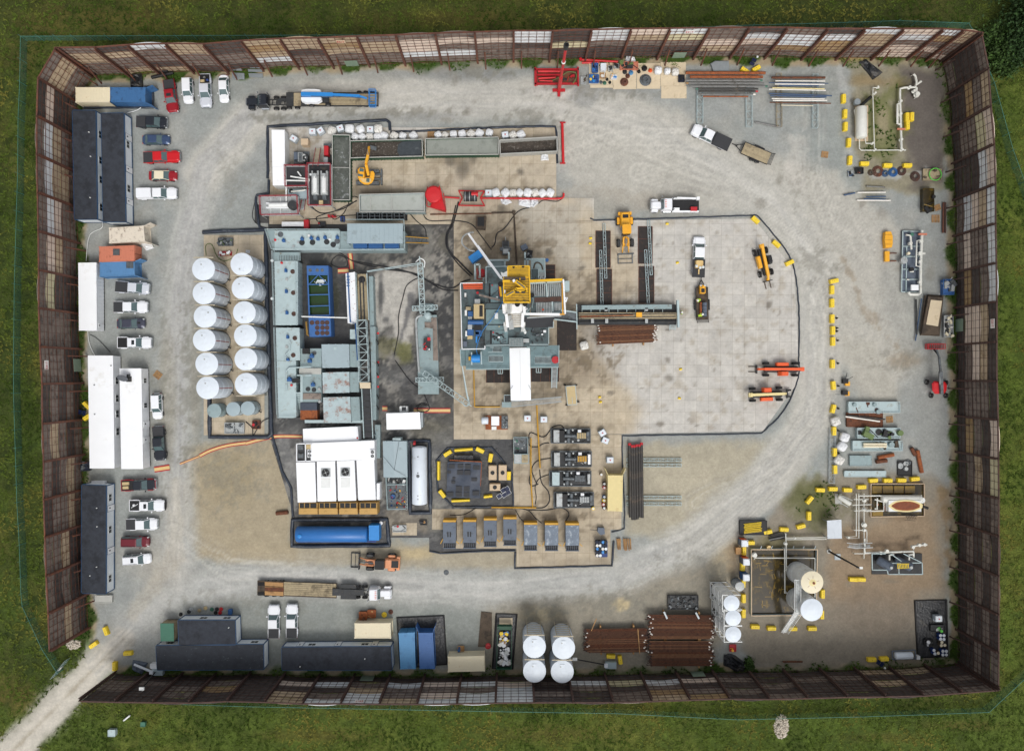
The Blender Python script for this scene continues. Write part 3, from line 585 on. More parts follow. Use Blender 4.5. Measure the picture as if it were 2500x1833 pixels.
def top_cols(i,r):
 T_={0:[PG,PG,PT,PT,PG],1:[PT,PG,PG,PT,PD],2:[PT,PD,PG,PG,PW],3:[PD,PG,PG,PT,PT],4:[PD,PG,PG,PD,PD],5:[PG,PW,PT,PB,PT],6:[PG,PG,PD,PT,PT],7:[PG,PG,PT,PB,PT],8:[PG,PG,PT,PT,PG],9:[PG,PW,PP,PP,PG],10:[PG,PW,PG,PP,PG],11:[PG,PG,PG,PP,PG],12:[PG,PG,PD,PW,PW],13:[PD,PD,PC,PD,PD],14:[PD,PD,PG,PW,PW],15:[PD,PD,PG,PT,PP],16:[PD,PD,PG,PC,PW],17:[PG,PT,PP,PG,PG],18:[PG,PG,PP,PW,PD],19:[PG,PB,PW,PW,PG],20:[PG,PB,PB,PW,PD],21:[PG,PG,PT,PT,PW],22:[PP,PP,PG,PW,PP],23:[PG,PP,PG,PB,PW],24:[PP,PG,PG,PT,PT]}
 return T_.get(i,[PG,PD,PG,PT,PG])
def left_cols(i,r):
 T_={0:[PG,PG,PT,PT,PG],1:[PG,PD,PD,PP,PD],2:[PG,PG,PT,PW,PG],3:[PG,PT,PT,PW,PG],4:[PG,PG,PP,PW,PG],5:[PG,PG,PT,PP,PG],6:[PD,PD,PD,PC,PG],7:[PD,PG,PG,PG,PG],8:[PD,PD,PG,PG,PG],9:[PD,PG,PD,PG,PD],10:[PG,PD,PG,PT,PG],11:[PG,PT,PG,PD,PG],12:[PG,PT,PG,PG,PD],13:[PD,PD,PT,PG,PG],14:[PD,PD,PG,PD,PG],15:[PD,PG,PT,PG,PG],16:[PD,PG,PT,PW,PG]}
 return T_.get(i,[PD,PG,PG,PW,PG])
def right_cols(i,r):
 T_={0:[PG,PD,PD,PD,PG],1:[PD,PD,PB,PG,PT],2:[PD,PG,PG,PC,PP],3:[PD,PD,PD,PW,PP],4:[PG,PW,PP,PT,PW],5:[PG,PP,PG,PG,PW],6:[PD,PB,PD,PG,PW],7:[PD,PP,PP,PT,PD],8:[PD,PG,PP,PT,PD],9:[PD,PG,PG,PG,PD],10:[PD,PB,PG,PD,PP],11:[PD,PG,PT,PD,PC],12:[PD,PD,PG,PD,PG]}
 return T_.get(i,r.choice([[PD,PD,PG,PD,PG],[PD,PG,PD,PG,PD],[PD,PD,PD,PG,PG]]))
def bot_cols(i,r):
 T_={0:[PD,PG,PG,PD,PD],3:[PD,PG,PB,PD,PD],4:[PD,PD,PD,PD,PD],5:[PD,PP,PD,PT,PT],6:[PD,PW,PD,PG,PW],7:[PD,PG,PT,PW,PW],8:[PD,PW,PG,PG,PT],9:[PD,PP,PG,PP,PW],10:[PD,PW,PG,PW,PW],11:[PD,PP,PW,PW,PW],12:[PD,PG,PD,PG,PD],13:[PD,PW,PG,PD,PD],14:[PD,PC,PD,PG,PG],15:[PD,PW,PG,PB,PT],16:[PD,PP,PD,PG,PB],17:[PD,PG,PD,PG,PD],21:[PT,PD,PT,PD,PD],22:[PT,PD,PG,PD,PG]}
 return T_.get(i,r.choice([[PD,PD,PG,PD,PG],[PD,PD,PG,PG,PD],[PD,PG,PD,PD,PD]]))
t1,g1=wall_run('sound_wall','long sound wall of pale and brown panels on rusty posts at the top edge of the yard',TOPW,(0,-1,0),top_cols,'rp',doors=[(862,165,2.2,2.3),(1655,160,2.2,2.3)])
t2,g2=wall_run('sound_wall','brown sound wall behind the white and black office trailers on the left side',LEFTW,(1,0,0),left_cols,'rp',doors=[(180,893,2.2,2.3)])
t3,g3=wall_run('sound_wall','sound wall with dark panels and rusty posts on the right side of the yard',RIGHTW,(-1,0,0),right_cols,'rpd',doors=[(2350,795,2.2,2.3)])
t4,g4=wall_run('sound_wall','dark sound wall along the bottom edge of the yard behind the twin white tanks',BOTW,(0,1,0),bot_cols,'rpd',doors=[(900,1650,2.2,2.3),(1700,1642,2.2,2.3)],braces=False)
def wsign(px,py,z,ax,lb,m='sign_white'):
 """small EXIT board fixed high on a wall, ax = inward normal"""
 f=S*(H-z)/H;c=Vc(((px-CX)*f,(CY-py)*f,z));n=Vc(ax);d=Vc((0,0,1)).cross(n);d.normalize()
 t=T('exit_sign',lb,'sign',tu(c));
 m_=MB();m_.be(c-d*.75+n*.3,c+d*.75+n*.3,.08,1.0);t.wp('board',m_,m)
 k=MB();L5={'E':[((0,0),(0,2)),((0,0),(1,0)),((0,1),(.8,1)),((0,2),(1,2))],'X':[((0,0),(1,2)),((0,2),(1,0))],'I':[((.5,0),(.5,2))],'T':[((.5,0),(.5,2)),((0,2),(1,2))]}
 for j,ch in en('EXIT'):
  for(x0,z0),(x1,z1)in L5[ch]:
   k.be(c+n*.36+d*(-.58+j*.3+x0*.2)+Vc((0,0,-.25+z0*.25)),c+n*.36+d*(-.58+j*.3+x1*.2)+Vc((0,0,-.25+z1*.25)),.03,.06)
 t.wp('lettering',k,'sign_red')
wsign(832,98,10.2,(0,-1,0),'small orange tinted EXIT sign high on the top sound wall','sign_pale')
wsign(1684,74,10.2,(0,-1,0),'white EXIT sign high on the top sound wall above its green hatch')
wsign(109,891,9.8,(1,0,0),'white EXIT sign high on the left sound wall above the green hatch')
wsign(2428,790,10.2,(-1,0,0),'white EXIT sign high on the right sound wall')
wsign(877,1716,10.3,(0,1,0),'white EXIT sign high on the bottom sound wall')
def fence(lb,tops,h=1.9,gap=2.9):
 pts=[V3(p,h)for p in tops];c=pts[len(pts)//2];t=T('chain_link_fence',lb,'fence',(c.x,c.y,0));m=MB();r=MB();k=0
 for a,b in zip(pts[:-1],pts[1:]):
  a0=Vc((a.x,a.y,.05));b0=Vc((b.x,b.y,.05));m.add([tu(a0),tu(b0),tu(b),tu(a)],[(0,1,2,3)]);r.be(a,b,.05,.05);L_=(b-a).length;n=max(1,round(L_/gap))
  for i in rg(n+1 if b is pts[-1]else n):
   p=a.lerp(b,i/n);q=MB();q.tb([(p.x,p.y,0),(p.x,p.y,h)],.05,6);q.be((p.x,p.y,h),(p.x*1.003,p.y*1.003,h+.35),.04,.04)
   if k<98:t.wp('post',q,'fence_green');k+=1
 t.wp('wind_screen',m,'fence_mesh');t.wp('top_rail',r,'fence_green')
fence('translucent green chain link fence along the top left corner and left side',[(905,86),(600,87),(300,88),(50,89),(48,200),(44,289),(43,423),(40,515),(35,693),(33,866),(33,960),(37,1093),(41,1226),(47,1330),(51,1449),(54,1480),(102,1584),(140,1643)],gap=3.2)
fence('translucent green chain link fence running behind the top right wall',[(1560,76),(1626,70),(1800,63),(2110,54),(2195,51),(2365,57),(2385,90)])
fence('translucent green chain link fence falling away outside the upper right wall',[(2410,160),(2428,202),(2474,367),(2530,520)])
fence('translucent green chain link fence along the foot of the bottom wall',[(447,1719),(600,1724),(1200,1736),(1504,1741),(1800,1756),(2104,1749),(2415,1738),(2520,1640)],gap=3.6)
g=T('swing_gate','open grey mesh gate leaf standing beside the access road','gate',W(160,1625));m=MB();a=V3((137,1648),.1);b=V3((172,1604),.1)
up=Vc((0,0,1.8));
for z in(0,.9,1.7):m.be(a+Vc((0,0,z)),b+Vc((0,0,z)),.06)
for k in rg(6):p=a.lerp(b,k/5);m.be(p,p+up,.05)
g.wp('gate_frame',m,'galv');m=MB();m.add([tu(a),tu(b),tu(b+up),tu(a+up)],[(0,1,2,3)]);g.wp('mesh_panel',m,'fence_mesh')
c=a.lerp(b,.5)+Vc((.05,-.05,1));m=MB();dd=(b-a).normalized();m.be(c-dd*.4,c+dd*.4,.04,.6);g.wp('notice_board',m,'sign_white')
def shrub(name,lb,px,py,r,h,n,m,seed,cat='shrub',trunk=True):
 x,y,_=W(px,py);t=T(name,lb,cat,(x,y,0));R_=RS(seed);mb=MB()
 cl=[(R_.normal(0,.42*r),R_.normal(0,.42*r),h*(.35+.6*R_.rand()))for _ in rg(max(5,int(r*4)))]
 for k in rg(n):
  c=cl[R_.randint(len(cl))];s=.16+.2*R_.rand();p=np.array(c)+R_.normal(0,.28*r,3)*np.array([1,1,.6]);p[2]=max(.15,p[2]);a=R_.normal(0,1,3);a/=np.linalg.norm(a);b=np.cross(a,R_.normal(0,1,3));b/=np.linalg.norm(b)
  mb.add([tu(p-a*s),tu(p+b*s*.6),tu(p+a*s),tu(p-b*s*.6)],[(0,1,2,3)])
 t.pt('crown' if trunk else 'foliage',mb,m)
 if trunk:
  q=MB();q.tb([(0,0,0),(.05,.02,h*.35),(0,.1,h*.75)],[.16*r/2,.11*r/2,.04],7)
  for k in rg(5):a=k*1.3;q.tb([(0,0,h*.3),(cos(a)*r*.35,sin(a)*r*.35,h*.7)],[.05*r/2,.02],5)
  t.pt('trunk',q,'bark')
shrub('tree','dark green tree at the top right corner of the field',2485,40,5.2,6.5,5200,'leaf_dark',1,'tree')
shrub('tree','dark tree below the corner tree at the right edge',2492,130,3.2,5.,2200,'leaf_dark',2,'tree')
shrub('bush','broad mid green bush outside the upper right corner of the wall',2440,115,3.6,2.4,2800,'leaf',3)
shrub('bush','small olive bush below the broad bush outside the right wall',2452,165,2.,1.8,1000,'leaf',4)
shrub('bush','small bright green bush inside the bottom wall beside the black tarp',1828,1622,1.1,1.,420,'leaf',5)
MC={}
def cached(key,fn):
 if key not in MC:MC[key]=fn()
 return MC[key]
def wheel_me(r,w,name='wheel'):
 def f():
  m=MB();m.tb([(0,-w/2,0),(0,-w/2+.03,0),(0,w/2-.03,0),(0,w/2,0)],[r*.9,r,r,r*.9],18);m.cur=1;m.tb([(0,-w/2-.01,0),(0,w/2+.01,0)],r*.55,12);m.cur=2;m.tb([(0,-w/2-.02,0),(0,w/2+.02,0)],r*.2,8)
  return m.mesh('wheel',['black_rubber','rim','ds'])
 return cached(('wheel',r,w),f)
def wheels(t,pos,r,w,parent=None):
 for x,y in pos:
  o=t.pt('wheel',wheel_me(r,w),None);o.location=(x,y,r)
def car_ring(x0,x1,hw,r,z,taper=.0):
 L=x1-x0;p=rr(L,2*hw,min(r,hw*.95),z,(x0+x1)/2,0,4)
 return[(x,y*(1-taper*max(0,abs((x-(x0+x1)/2)/(L/2))-.6)/.4),z_)for x,y,z_ in p]
def pickup(lb,px,py,ang,col,L=5.9,Wd=2.0,bed='cover',col2=None,cab=2.35,bedl=1.75,extra=None,group='pickup trucks parked in the yard',z=0.,sunroof=False,bar=False):
 """ang: heading in degrees, 0 = right in the picture, 90 = up"""
 x,y,_=W(px,py,1.);t=T('pickup_truck',lb,'pickup truck',(x,y,z),ang,group)
 hw=Wd/2;xf=L/2;xr=-L/2;cb=xr+bedl;hood=cb+cab
 m=MB();m.loft([car_ring(xr+.05,xf-.05,hw-.06,.3,.38,.08),car_ring(xr,xf,hw,.32,.62,.08),car_ring(xr+.02,xf-.02,hw-.01,.3,.92,.1),car_ring(cb-.05,xf-.1,hw-.06,.35,1.05,.14)],smo=False)
 m.loft([rr(xf-hood-.1,Wd*.74,.25,1.04,(hood+xf)/2-.05,0),rr(xf-hood-.35,Wd*.62,.22,1.13,(hood+xf)/2-.1,0)])
 for s in(-1,1):m.box(xr+.05,s*(hw-.13),.9,cb,s*(hw-.03),1.12)
 m.box(xr+.02,-hw+.1,.9,xr+.12,hw-.1,1.1);m.box(cb-.08,-hw+.1,.9,cb,hw-.1,1.12)
 for s in(-1,1):
  for wx in(xf-.98,xr+1.1):m.loft([rr(1.0,.12,.05,.85,wx,s*(hw+.005)),rr(.8,.1,.04,.95,wx,s*(hw))])
 t.pt('body',m,col)
 gl=MB();a0,a1,b0,b1=cb+.02,hood+.1,cb+.28,hood-.68
 gl.loft([rr(a1-a0,Wd-.16,.12,1.04,(a0+a1)/2,0),rr(b1-b0,Wd-.5,.12,1.78,(b0+b1)/2,0)])
 t.pt('windows',gl,'gc')
 rf=MB();rf.loft([rr(b1-b0+.12,Wd-.44,.14,1.74,(b0+b1)/2-.02,0),rr(b1-b0+.06,Wd-.46,.14,1.82,(b0+b1)/2-.02,0),rr(b1-b0-.15,Wd-.62,.14,1.86,(b0+b1)/2-.02,0)])
 for s in(-1,1):
  rf.be((a1-.05,s*(hw-.14),1.06),(b1,s*(hw-.28),1.78),.07,.07);rf.be((a0+.05,s*(hw-.14),1.06),(b0,s*(hw-.28),1.78),.1,.07);c_=(a0+a1)/2-.1;rf.be((c_,s*(hw-.1),1.05),(c_-.1,s*(hw-.27),1.77),.09,.06)
 t.pt('roof',rf,col2 or col)
 if col2:
  h=MB();h.loft([rr(xf-hood+.0,Wd*.86,.25,1.05,(hood+xf)/2-.08,0),rr(xf-hood-.3,Wd*.7,.22,1.15,(hood+xf)/2-.1,0)]);t.pt('bonnet',h,col2)
 if sunroof:s_=MB();s_.box((b0+b1)/2-.0,-.4,1.86,(b0+b1)/2+.5,.4,1.875);t.pt('sunroof',s_,'gd')
 if bed=='cover':
  c=MB();c.loft([rr(bedl-.08,Wd-.16,.06,1.12,(xr+cb)/2,0),rr(bedl-.12,Wd-.22,.06,1.17,(xr+cb)/2,0)]);
  for k in(1,2):c.box(xr+bedl*k/3-.02,-hw+.14,1.17,xr+bedl*k/3+.02,hw-.14,1.185)
  t.pt('bed_cover',c,'bed_cover')
 elif bed=='topper':
  c=MB();c.loft([rr(bedl-.02,Wd-.06,.12,1.1,(xr+cb)/2,0),rr(bedl-.15,Wd-.36,.14,1.78,(xr+cb)/2,0)]);
  for k in(1,2,3):c.box(xr+bedl*k/4,-hw+.2,1.78,xr+bedl*k/4+.03,hw-.2,1.8)
  t.pt('bed_topper',c,col)
 else:
  c=MB();c.box(xr+.1,-hw+.12,1.06,cb-.06,hw-.12,1.075);t.pt('bed_liner',c,'black')
 w_=wheels(t,[(xf-.98,hw-.14),(xf-.98,-hw+.14),(xr+1.1,hw-.14),(xr+1.1,-hw+.14)],.4,.26)
 b=MB();b.loft([rr(.22,Wd*.92,.1,.42,xf-.02,0),rr(.2,Wd*.9,.1,.66,xf,0)]);b.box(xf-.04,-hw*.55,.66,xf+.02,hw*.55,.92)
 if bar:b.box(xf+.05,-.6,.4,xf+.14,.6,.95);
 t.pt('front_bumper',b,'chrome' if not bar else 'black');b=MB();b.box(xr-.12,-hw*.85,.45,xr+.02,hw*.85,.65);t.pt('rear_bumper',b,'chrome')
 for s in(-1,1):
  q=MB();q.loft([rr(.22,.34,.06,.72,xf-.14,s*(hw-.26)),rr(.2,.32,.06,.95,xf-.16,s*(hw-.27))]);t.pt('headlight',q,'lamp_glass')
  q=MB();q.box(xr-.02,s*(hw-.2),.75,xr+.06,s*(hw-.04),1.05);t.pt('tail_light',q,'tail_red')
  q=MB();q.cb(hood-.25,s*(hw+.12),1.08,.16,.26,.2);t.pt('mirror',q,col2 or col)
 if extra:extra(t,xr,cb,hw)
 return t
def car(lb,px,py,ang,col,L=4.7,Wd=1.84,suv=False,group='cars parked in the yard',sunroof=False,scoop=False,roofm=None,rack=False):
 x,y,_=W(px,py,.8);cat='suv' if suv else 'car';t=T('suv' if suv else 'parked_car',lb,cat,(x,y,0),ang,group);hw=Wd/2;xf=L/2;xr=-L/2
 zb=.95 if suv else.82;zr=1.7 if suv else 1.4
 m=MB();m.loft([car_ring(xr+.08,xf-.08,hw-.06,.4,.3,.1),car_ring(xr,xf,hw,.5,.55,.14),car_ring(xr+.05,xf-.1,hw-.02,.5,zb-.1,.18),car_ring(xr+.15,xf-.3,hw-.08,.5,zb,.22)])
 m.loft([rr(1.15,Wd*.7,.3,zb-.02,xf-.85,0),rr(.95,Wd*.55,.25,zb+.07,xf-.95,0)])
 t.pt('body',m,col)
 a0,a1=(xr+.12,xf-1.2)if suv else(xr+.55,xf-1.25);b0,b1=(xr+.45,xf-1.95)if suv else(xr+1.3,xf-2.15)
 g=MB();g.loft([rr(a1-a0,Wd-.14,.25,zb-.01,(a0+a1)/2,0),rr(b1-b0,Wd-.5,.2,zr-.04,(b0+b1)/2,0)]);t.pt('windows',g,'gc')
 r=MB();r.loft([rr(b1-b0+.1,Wd-.46,.2,zr-.07,(b0+b1)/2,0),rr(b1-b0+.05,Wd-.5,.2,zr,(b0+b1)/2,0),rr(b1-b0-.2,Wd-.7,.2,zr+.04,(b0+b1)/2,0)])
 for s in(-1,1):
  r.be((a1-.1,s*(hw-.15),zb),(b1,s*(hw-.28),zr-.04),.07,.06);r.be((a0+.1,s*(hw-.15),zb),(b0,s*(hw-.28),zr-.04),.12,.06);c=(a0+a1)/2;r.be((c,s*(hw-.1),zb),(c-.05,s*(hw-.26),zr-.04),.08,.06)
  if suv and not rack:r.be((a0+.9,s*(hw-.12),zb),(b0+.8,s*(hw-.26),zr-.04),.16,.06)
 t.pt('roof',r,roofm or col)
 if sunroof:s_=MB();s_.box((b0+b1)/2+.1,-.38,zr+.04,(b0+b1)/2+.6,.38,zr+.055);t.pt('sunroof',s_,'gd')
 if rack:
  q=MB();
  for s in(-1,1):q.be((b0+.1,s*(hw-.34),zr+.08),(b1-.1,s*(hw-.34),zr+.08),.05)
  t.pt('roof_rack',q,'black')
 if scoop:q=MB();q.box(xf-1.25,-.1,zb+.06,xf-.75,.25,zb+.1);t.pt('hood_scoop',q,'black');
 wheels(t,[(xf-.9,hw-.13),(xf-.9,-hw+.13),(xr+.95,hw-.13),(xr+.95,-hw+.13)],.34,.22)
 for s in(-1,1):
  q=MB();q.loft([rr(.25,.36,.08,.6,xf-.26,s*(hw-.3)),rr(.22,.34,.08,zb-.08,xf-.34,s*(hw-.33))]);t.pt('headlight',q,'lamp_glass')
  q=MB();q.loft([rr(.12,.4,.05,.62,xr+.1,s*(hw-.36)),rr(.1,.38,.05,zb-.06,xr+.16,s*(hw-.38))]);t.pt('tail_light',q,'tail_red')
  q=MB();q.cb(a1-.35,s*(hw+.08),zb,.12,.2,.14);t.pt('mirror',q,col)
 return t
ti('A1')
G1='vehicles parked nose in along the left offices'
pickup('dark red crew cab pickup with black bed cover, leftmost of the top left row',1564,880,-82,'red_car',5.75,sunroof=True)
car('white boxy suv between the dark red pickup and the silver pickup',1722,830,-88,'wcar',4.6,1.85,True)
def spare(t,xr,cb,hw):
 o=t.pt('spare_tyre',wheel_me(.38,.24),None);o.rotation_euler=(math.radians(90),0,0);o.location=(xr+.75,0,1.2)
 m=MB();m.cb(xr+1.35,-.35,1.06,.45,.7,.25);t.pt('tan_crate',m,'tp');m=MB();m.sphere((xr+1.2,.5,1.2),.25,8);t.pt('blue_bag',m,'blue_deep')
pickup('silver pickup with a spare tyre and tan crate in its open bed',1882,830,-88,'silver_car',5.8,bed='open',extra=spare)
car('white sedan at the right end of the top left row',2050,812,-88,'wcar',4.9)
pickup('charcoal pickup with black bed cover, uppermost beside the black roofed offices',1388,1120,-2,'bcar',5.3)
car('blue sedan between the charcoal pickup and the bright red pickup',1428,1280,0,'blue_car',4.9)
pickup('bright red crew cab pickup with charcoal bed cover',1480,1440,2,'red_pickup',6.3)
car('dark red sedan with cream soft top below the bright red pickup',1490,1610,-1,'red_car',5.,1.9,roofm='cream')
ti('B1')
pickup('white crew cab work truck with a tall white bed topper',1440,122,1,'wcar',6.8,bed='topper',bedl=2.7)
pickup('silver white pickup with long black bed cover beside the pale blue container',1212,985,-4,'silver_car',5.9,bedl=2.3)
pickup('white crew cab pickup with short black cover, second below the pale blue container',1196,1162,0,'wcar',5.9)
car('dark grey muscle car with yellow front trim between white pickups',1197,1313,1,'grey_car',5.,1.9,scoop=True)
pickup('white pickup with open black bed and sunroof above the long white trailers',1230,1488,0,'wcar',5.9,bed='open',bedl=1.9,sunroof=True)
ti('C1')
car('white suv parked upright beside the right hand white trailer',1440,418,-88,'wcar',4.6,1.85,True)
pickup('black crew cab pickup parked upright at the lower end of the white trailer',1458,760,-86,'bcar',5.9)
def redload(t,xr,cb,hw):
 m=MB();m.cb(xr+.9,.35,1.07,1.2,.5,.2);m.cb(xr+.9,-.35,1.07,1.,.5,.25);t.pt('cargo_box',m,'tp')
pickup('two tone pickup with dark red open bed and black cab',1268,1140,2,'red_car',6.,bed='open',col2='bcar',bedl=2.2,extra=redload)
def bagload(t,xr,cb,hw):
 m=MB();m.sphere((xr+.9,.1,1.2),.26,8);m.be((xr+.4,-.4,1.12),(xr+1.6,.3,1.14),.08);t.pt('loose_load',m,'sack')
pickup('white pickup with loose load in its open bed and black front bar',1345,1328,0,'wcar',6.1,bed='open',bedl=1.9,sunroof=True,bar=True,extra=bagload)
pickup('white pickup with black bed cover above the maroon suv',1298,1500,1,'wcar',5.4)
ti('N')
car('maroon suv with silver side trim second from the bottom of the left row',330,1322,0,'maroon',5.,1.95,True,rack=True)
car('white suv with roof rack at the bottom of the left row',334,1365,4,'wcar',5.,1.95,True,sunroof=True,rack=True)
ti('D2')
pickup('white crew cab pickup with black bed cover, left of the bottom pair',220,635,90,'wcar',5.8)
pickup('white crew cab pickup with black bed cover, right of the bottom pair',362,630,90,'wcar',5.8)
ti('A3')
def flatbed(t,xr,cb,hw):
 m=MB();m.box(xr-.2,-hw-.12,1.14,cb-.05,hw+.12,1.26);t.pt('flat_deck',m,'bed_cover');m=MB();m.box(cb-.1,-hw,1.26,cb-.02,hw,1.75);t.pt('headboard',m,'black')
pickup('white pickup with a black flat deck towing a wooden flatbed trailer',2008,1255,155,'wcar',6.9,2.1,bed='flat',bedl=2.9,extra=flatbed)
ti('B3')
def gearbed(t,xr,cb,hw):
 m=MB();m.box(xr-.2,-hw-.05,1.14,cb-.05,hw+.05,1.24);t.pt('flat_deck',m,'bed_cover');m=MB();m.loft([rr(1.4,1.4,.2,1.24,cb-.95,0),rr(1.2,1.2,.2,1.9,cb-.95,0)]);m.be((xr+1.2,0,1.4),(xr+.3,0,1.35),.2,.1);t.pt('welding_machine',m,'ycp')
 for a,b in((cb-1.35,.55),(cb-1.6,-.1),(cb-1.5,-.6)):q=MB();q.la([(.26,0),(.2,.12),(.02,.14)],(a,b,1.92),10);t.pt('work_lamp',q,'lamp_glass')
pickup('white pickup carrying a yellow light tower and lamps on the pale mat pad',1900,700,88,'wcar',6.9,2.1,bed='flat',bedl=3.,extra=gearbed,cab=2.6)
def flat_trailer(name,lb,px,py,ang,L,Wd,m='wg',zd=.8,ramp=True,axles=2):
 x,y,_=W(px,py,zd);t=T(name,lb,'trailer',(x,y,0),ang);b=MB();n=7
 for k in rg(n):w=Wd/n;b.box(-L/2,-Wd/2+k*w+.01,zd-.08,L/2,-Wd/2+(k+1)*w-.01,zd)
 t.pt('deck',b,m);f=MB();
 for s in(-1,1):f.be((-L/2-.05,s*(Wd/2+.04),zd-.04),(L/2+.05,s*(Wd/2+.04),zd-.04),.1,.14)
 f.be((L/2+.05,-Wd/2,zd-.05),(L/2+.05,Wd/2,zd-.05),.12,.14);f.be((L/2,-Wd/2+.3,zd-.15),(L/2+1.4,0,zd-.25),.1);f.be((L/2,Wd/2-.3,zd-.15),(L/2+1.4,0,zd-.25),.1);f.be((L/2+1.3,0,zd-.25),(L/2+2.,0,zd-.3),.12);f.cyl((L/2+1.1,0,.1),.08,.9,8)
 t.pt('chassis',f,'black')
 if ramp:
  r=MB();
  for k in rg(6):r.be((-L/2-.05-.1*k,-Wd/2,zd+.1+.08*k),(-L/2-.05-.1*k,Wd/2,zd+.1+.08*k),.05)
  for s in(-1,1):r.be((-L/2,s*Wd/2,zd),(-L/2-.6,s*Wd/2,zd+.55),.08)
  t.pt('tail_ramp',r,'black')
 for s in(-1,1):
  q=MB();q.loft([rr(1.9,.3,.08,zd-.1,-.2,s*(Wd/2+.22)),rr(1.6,.28,.08,zd,-.2,s*(Wd/2+.22))]);t.pt('mudguard',q,'black')
 wheels(t,[(a,s*(Wd/2+.22))for s in(-1,1)for a in((-.65,.25)if axles==2 else(-.2,))],.36,.22);return t
ti('A4');flat_trailer('flatbed_trailer','wooden decked flatbed trailer behind the white pickup',148,1205,157,4.9,2.05)
ti('B3');gt=flat_trailer('equipment_trailer','small open trailer with rusty pipe and two workers on the mat pad',1930,1130,91,5.6,2.,'wd')
def welder(name,lb,px,py,ang,m1='yc',z=.82,s=1.):
 x,y,_=W(px,py,z+.6);t=T(name,lb,'machine',(x,y,z),ang);b=MB();b.loft([rr(1.5*s,1.*s,.1,0,0,0),rr(1.45*s,.95*s,.12,.75*s,0,0),rr(1.2*s,.75*s,.12,.85*s,0,0)]);t.pt('housing',b,m1)
 b=MB();b.box(-.6*s,-.3*s,.86*s,.1*s,.3*s,.9*s);b.cyl((.4*s,.2*s,.86*s),.07*s,.3*s,8);t.pt('vent_grille',b,'black')
 for a in(-.5,.5):q=MB();q.cyl((.62*s,a*.7*s,.7*s),.14*s,.2*s,8);t.pt('lamp',q,'lamp_glass')
 return t
welder('generator','yellow and black generator at the front of the small trailer',1935,1000,90)
b=MB();a=W(1957,1120,1.5);c=W(1957,1250,1.5)
t=T('cargo_tank','grey ribbed tank strapped along the small trailer','tank',(a[0],a[1],.82));b.hc(a[:2]+(1.2,),c[:2]+(1.2,),.42,12);t.wp('shell',b,'sgr')
b=MB()
for k in rg(5):p=Vc(a).lerp(Vc(c),k/4+.0);b.tb([(p.x-.001,p.y+.03,1.2),(p.x,p.y-.03,1.2)],.45,12)
t.wp('band',b,'ds')
sg('rusty_pipe','rusty pipe lying on the small trailer beside the grey tank','pipe',MB().hc(W(1918,1120,1.)[:2]+(.98,),W(1918,1240,1.)[:2]+(.98,),.22,12),'ro')
def person(lb,px,py,ang,z,lean=.5,arms=1.):
 x,y,_=W(px,py,z+1.4);me=bpy.data.meshes.new('person');
 V=[(0,0,.95),(lean*.22,0,1.2),(lean*.4,0,1.42),(lean*.48,0,1.54),(lean*.58,0,1.68),(lean*.38,.2,1.42),(lean*.3+.16,.28,1.18),(lean*.3+.4*arms,.2,1.02),(lean*.38,-.2,1.42),(lean*.3+.14,-.28,1.16),(lean*.3+.38*arms,-.18,1.0),(-.02,.11,.9),(.06,.13,.48),(-.04,.14,.07),(.12,.15,.04),(-.02,-.11,.9),(.0,-.14,.48),(-.12,-.15,.07),(.04,-.16,.04)]
 E=[(0,1),(1,2),(2,3),(3,4),(2,5),(5,6),(6,7),(2,8),(8,9),(9,10),(0,11),(11,12),(12,13),(13,14),(0,15),(15,16),(16,17),(17,18)]
 ra=[.16,.17,.17,.06,.11,.09,.06,.045,.09,.06,.045,.11,.08,.055,.05,.11,.08,.055,.05]
 me.from_pydata(V,E,[]);me.materials.append(MATS['hi_vis']);o=link(bpy.data.objects.new('person',me));o.location=(x,y,z);o.rotation_euler=(0,0,math.radians(ang))
 s=o.modifiers.new('skin','SKIN');
 for k,v in en(me.skin_vertices[0].data):v.radius=(ra[k]*(1.25 if k in(0,1,2)else 1),ra[k])
 me.skin_vertices[0].data[0].use_root=True
 u=o.modifiers.new('sub','SUBSURF');u.levels=1;u.render_levels=1
 dg=bpy.context.evaluated_depsgraph_get();me2=bpy.data.meshes.new_from_object(o.evaluated_get(dg));o.modifiers.clear();o.data=me2
 me2.materials.clear();[me2.materials.append(MATS[k])for k in('hi_vis','navy','skin')]
 for p in me2.polygons:
  c=p.center;p.use_smooth=True
  p.material_index=2 if(c.z>1.52 or(c.z<1.12 and c.x>lean*.3+.3*arms))else(0 if c.z>.95 else 1)
 o['label']=lb;o['category']='person'
 def ch(n,mb,m):q=link(bpy.data.objects.new(n,mb.mesh(n,m)));q.parent=o
 hx=lean*.58;b=MB();b.la([(.17,-.01),(.15,.05),(.1,.12),(.01,.15)],(hx,0,1.7),12);b.la([(.2,0),(.2,.02)],(hx+.03,0,1.69),12);ch('hard_hat',b,'hard_hat')
 b=MB();b.sphere((hx+.115,0,1.66),.03,6);[b.sphere((hx+.1,s*.04,1.69),.016,6)for s in(-1,1)];[b.sphere((hx,s*.12,1.67),.03,6)for s in(-1,1)];ch('face',b,'skin')
 for s,ax,ay,az in((1,lean*.3+.4*arms,.2,1.02),(-1,lean*.3+.38*arms,-.18,1.0)):
  b=MB();b.be((ax,ay,az),(ax+.08,ay,az-.03),.08,.03)
  for k,l in en((.06,.075,.08,.07)):yy=ay+(-.03+.02*k);b.tb([(ax+.08,yy,az-.03),(ax+.08+l*.6,yy,az-.045),(ax+.08+l,yy,az-.08)],.009,5)
  b.tb([(ax+.02,ay-s*.04,az),(ax+.06,ay-s*.07,az-.02),(ax+.09,ay-s*.065,az-.04)],.01,5);ch('hand',b,'skin')
 return o
person('worker in a yellow green hi-vis top bending behind the generator on the small trailer',1918,1092,200,.82,1.,.8)
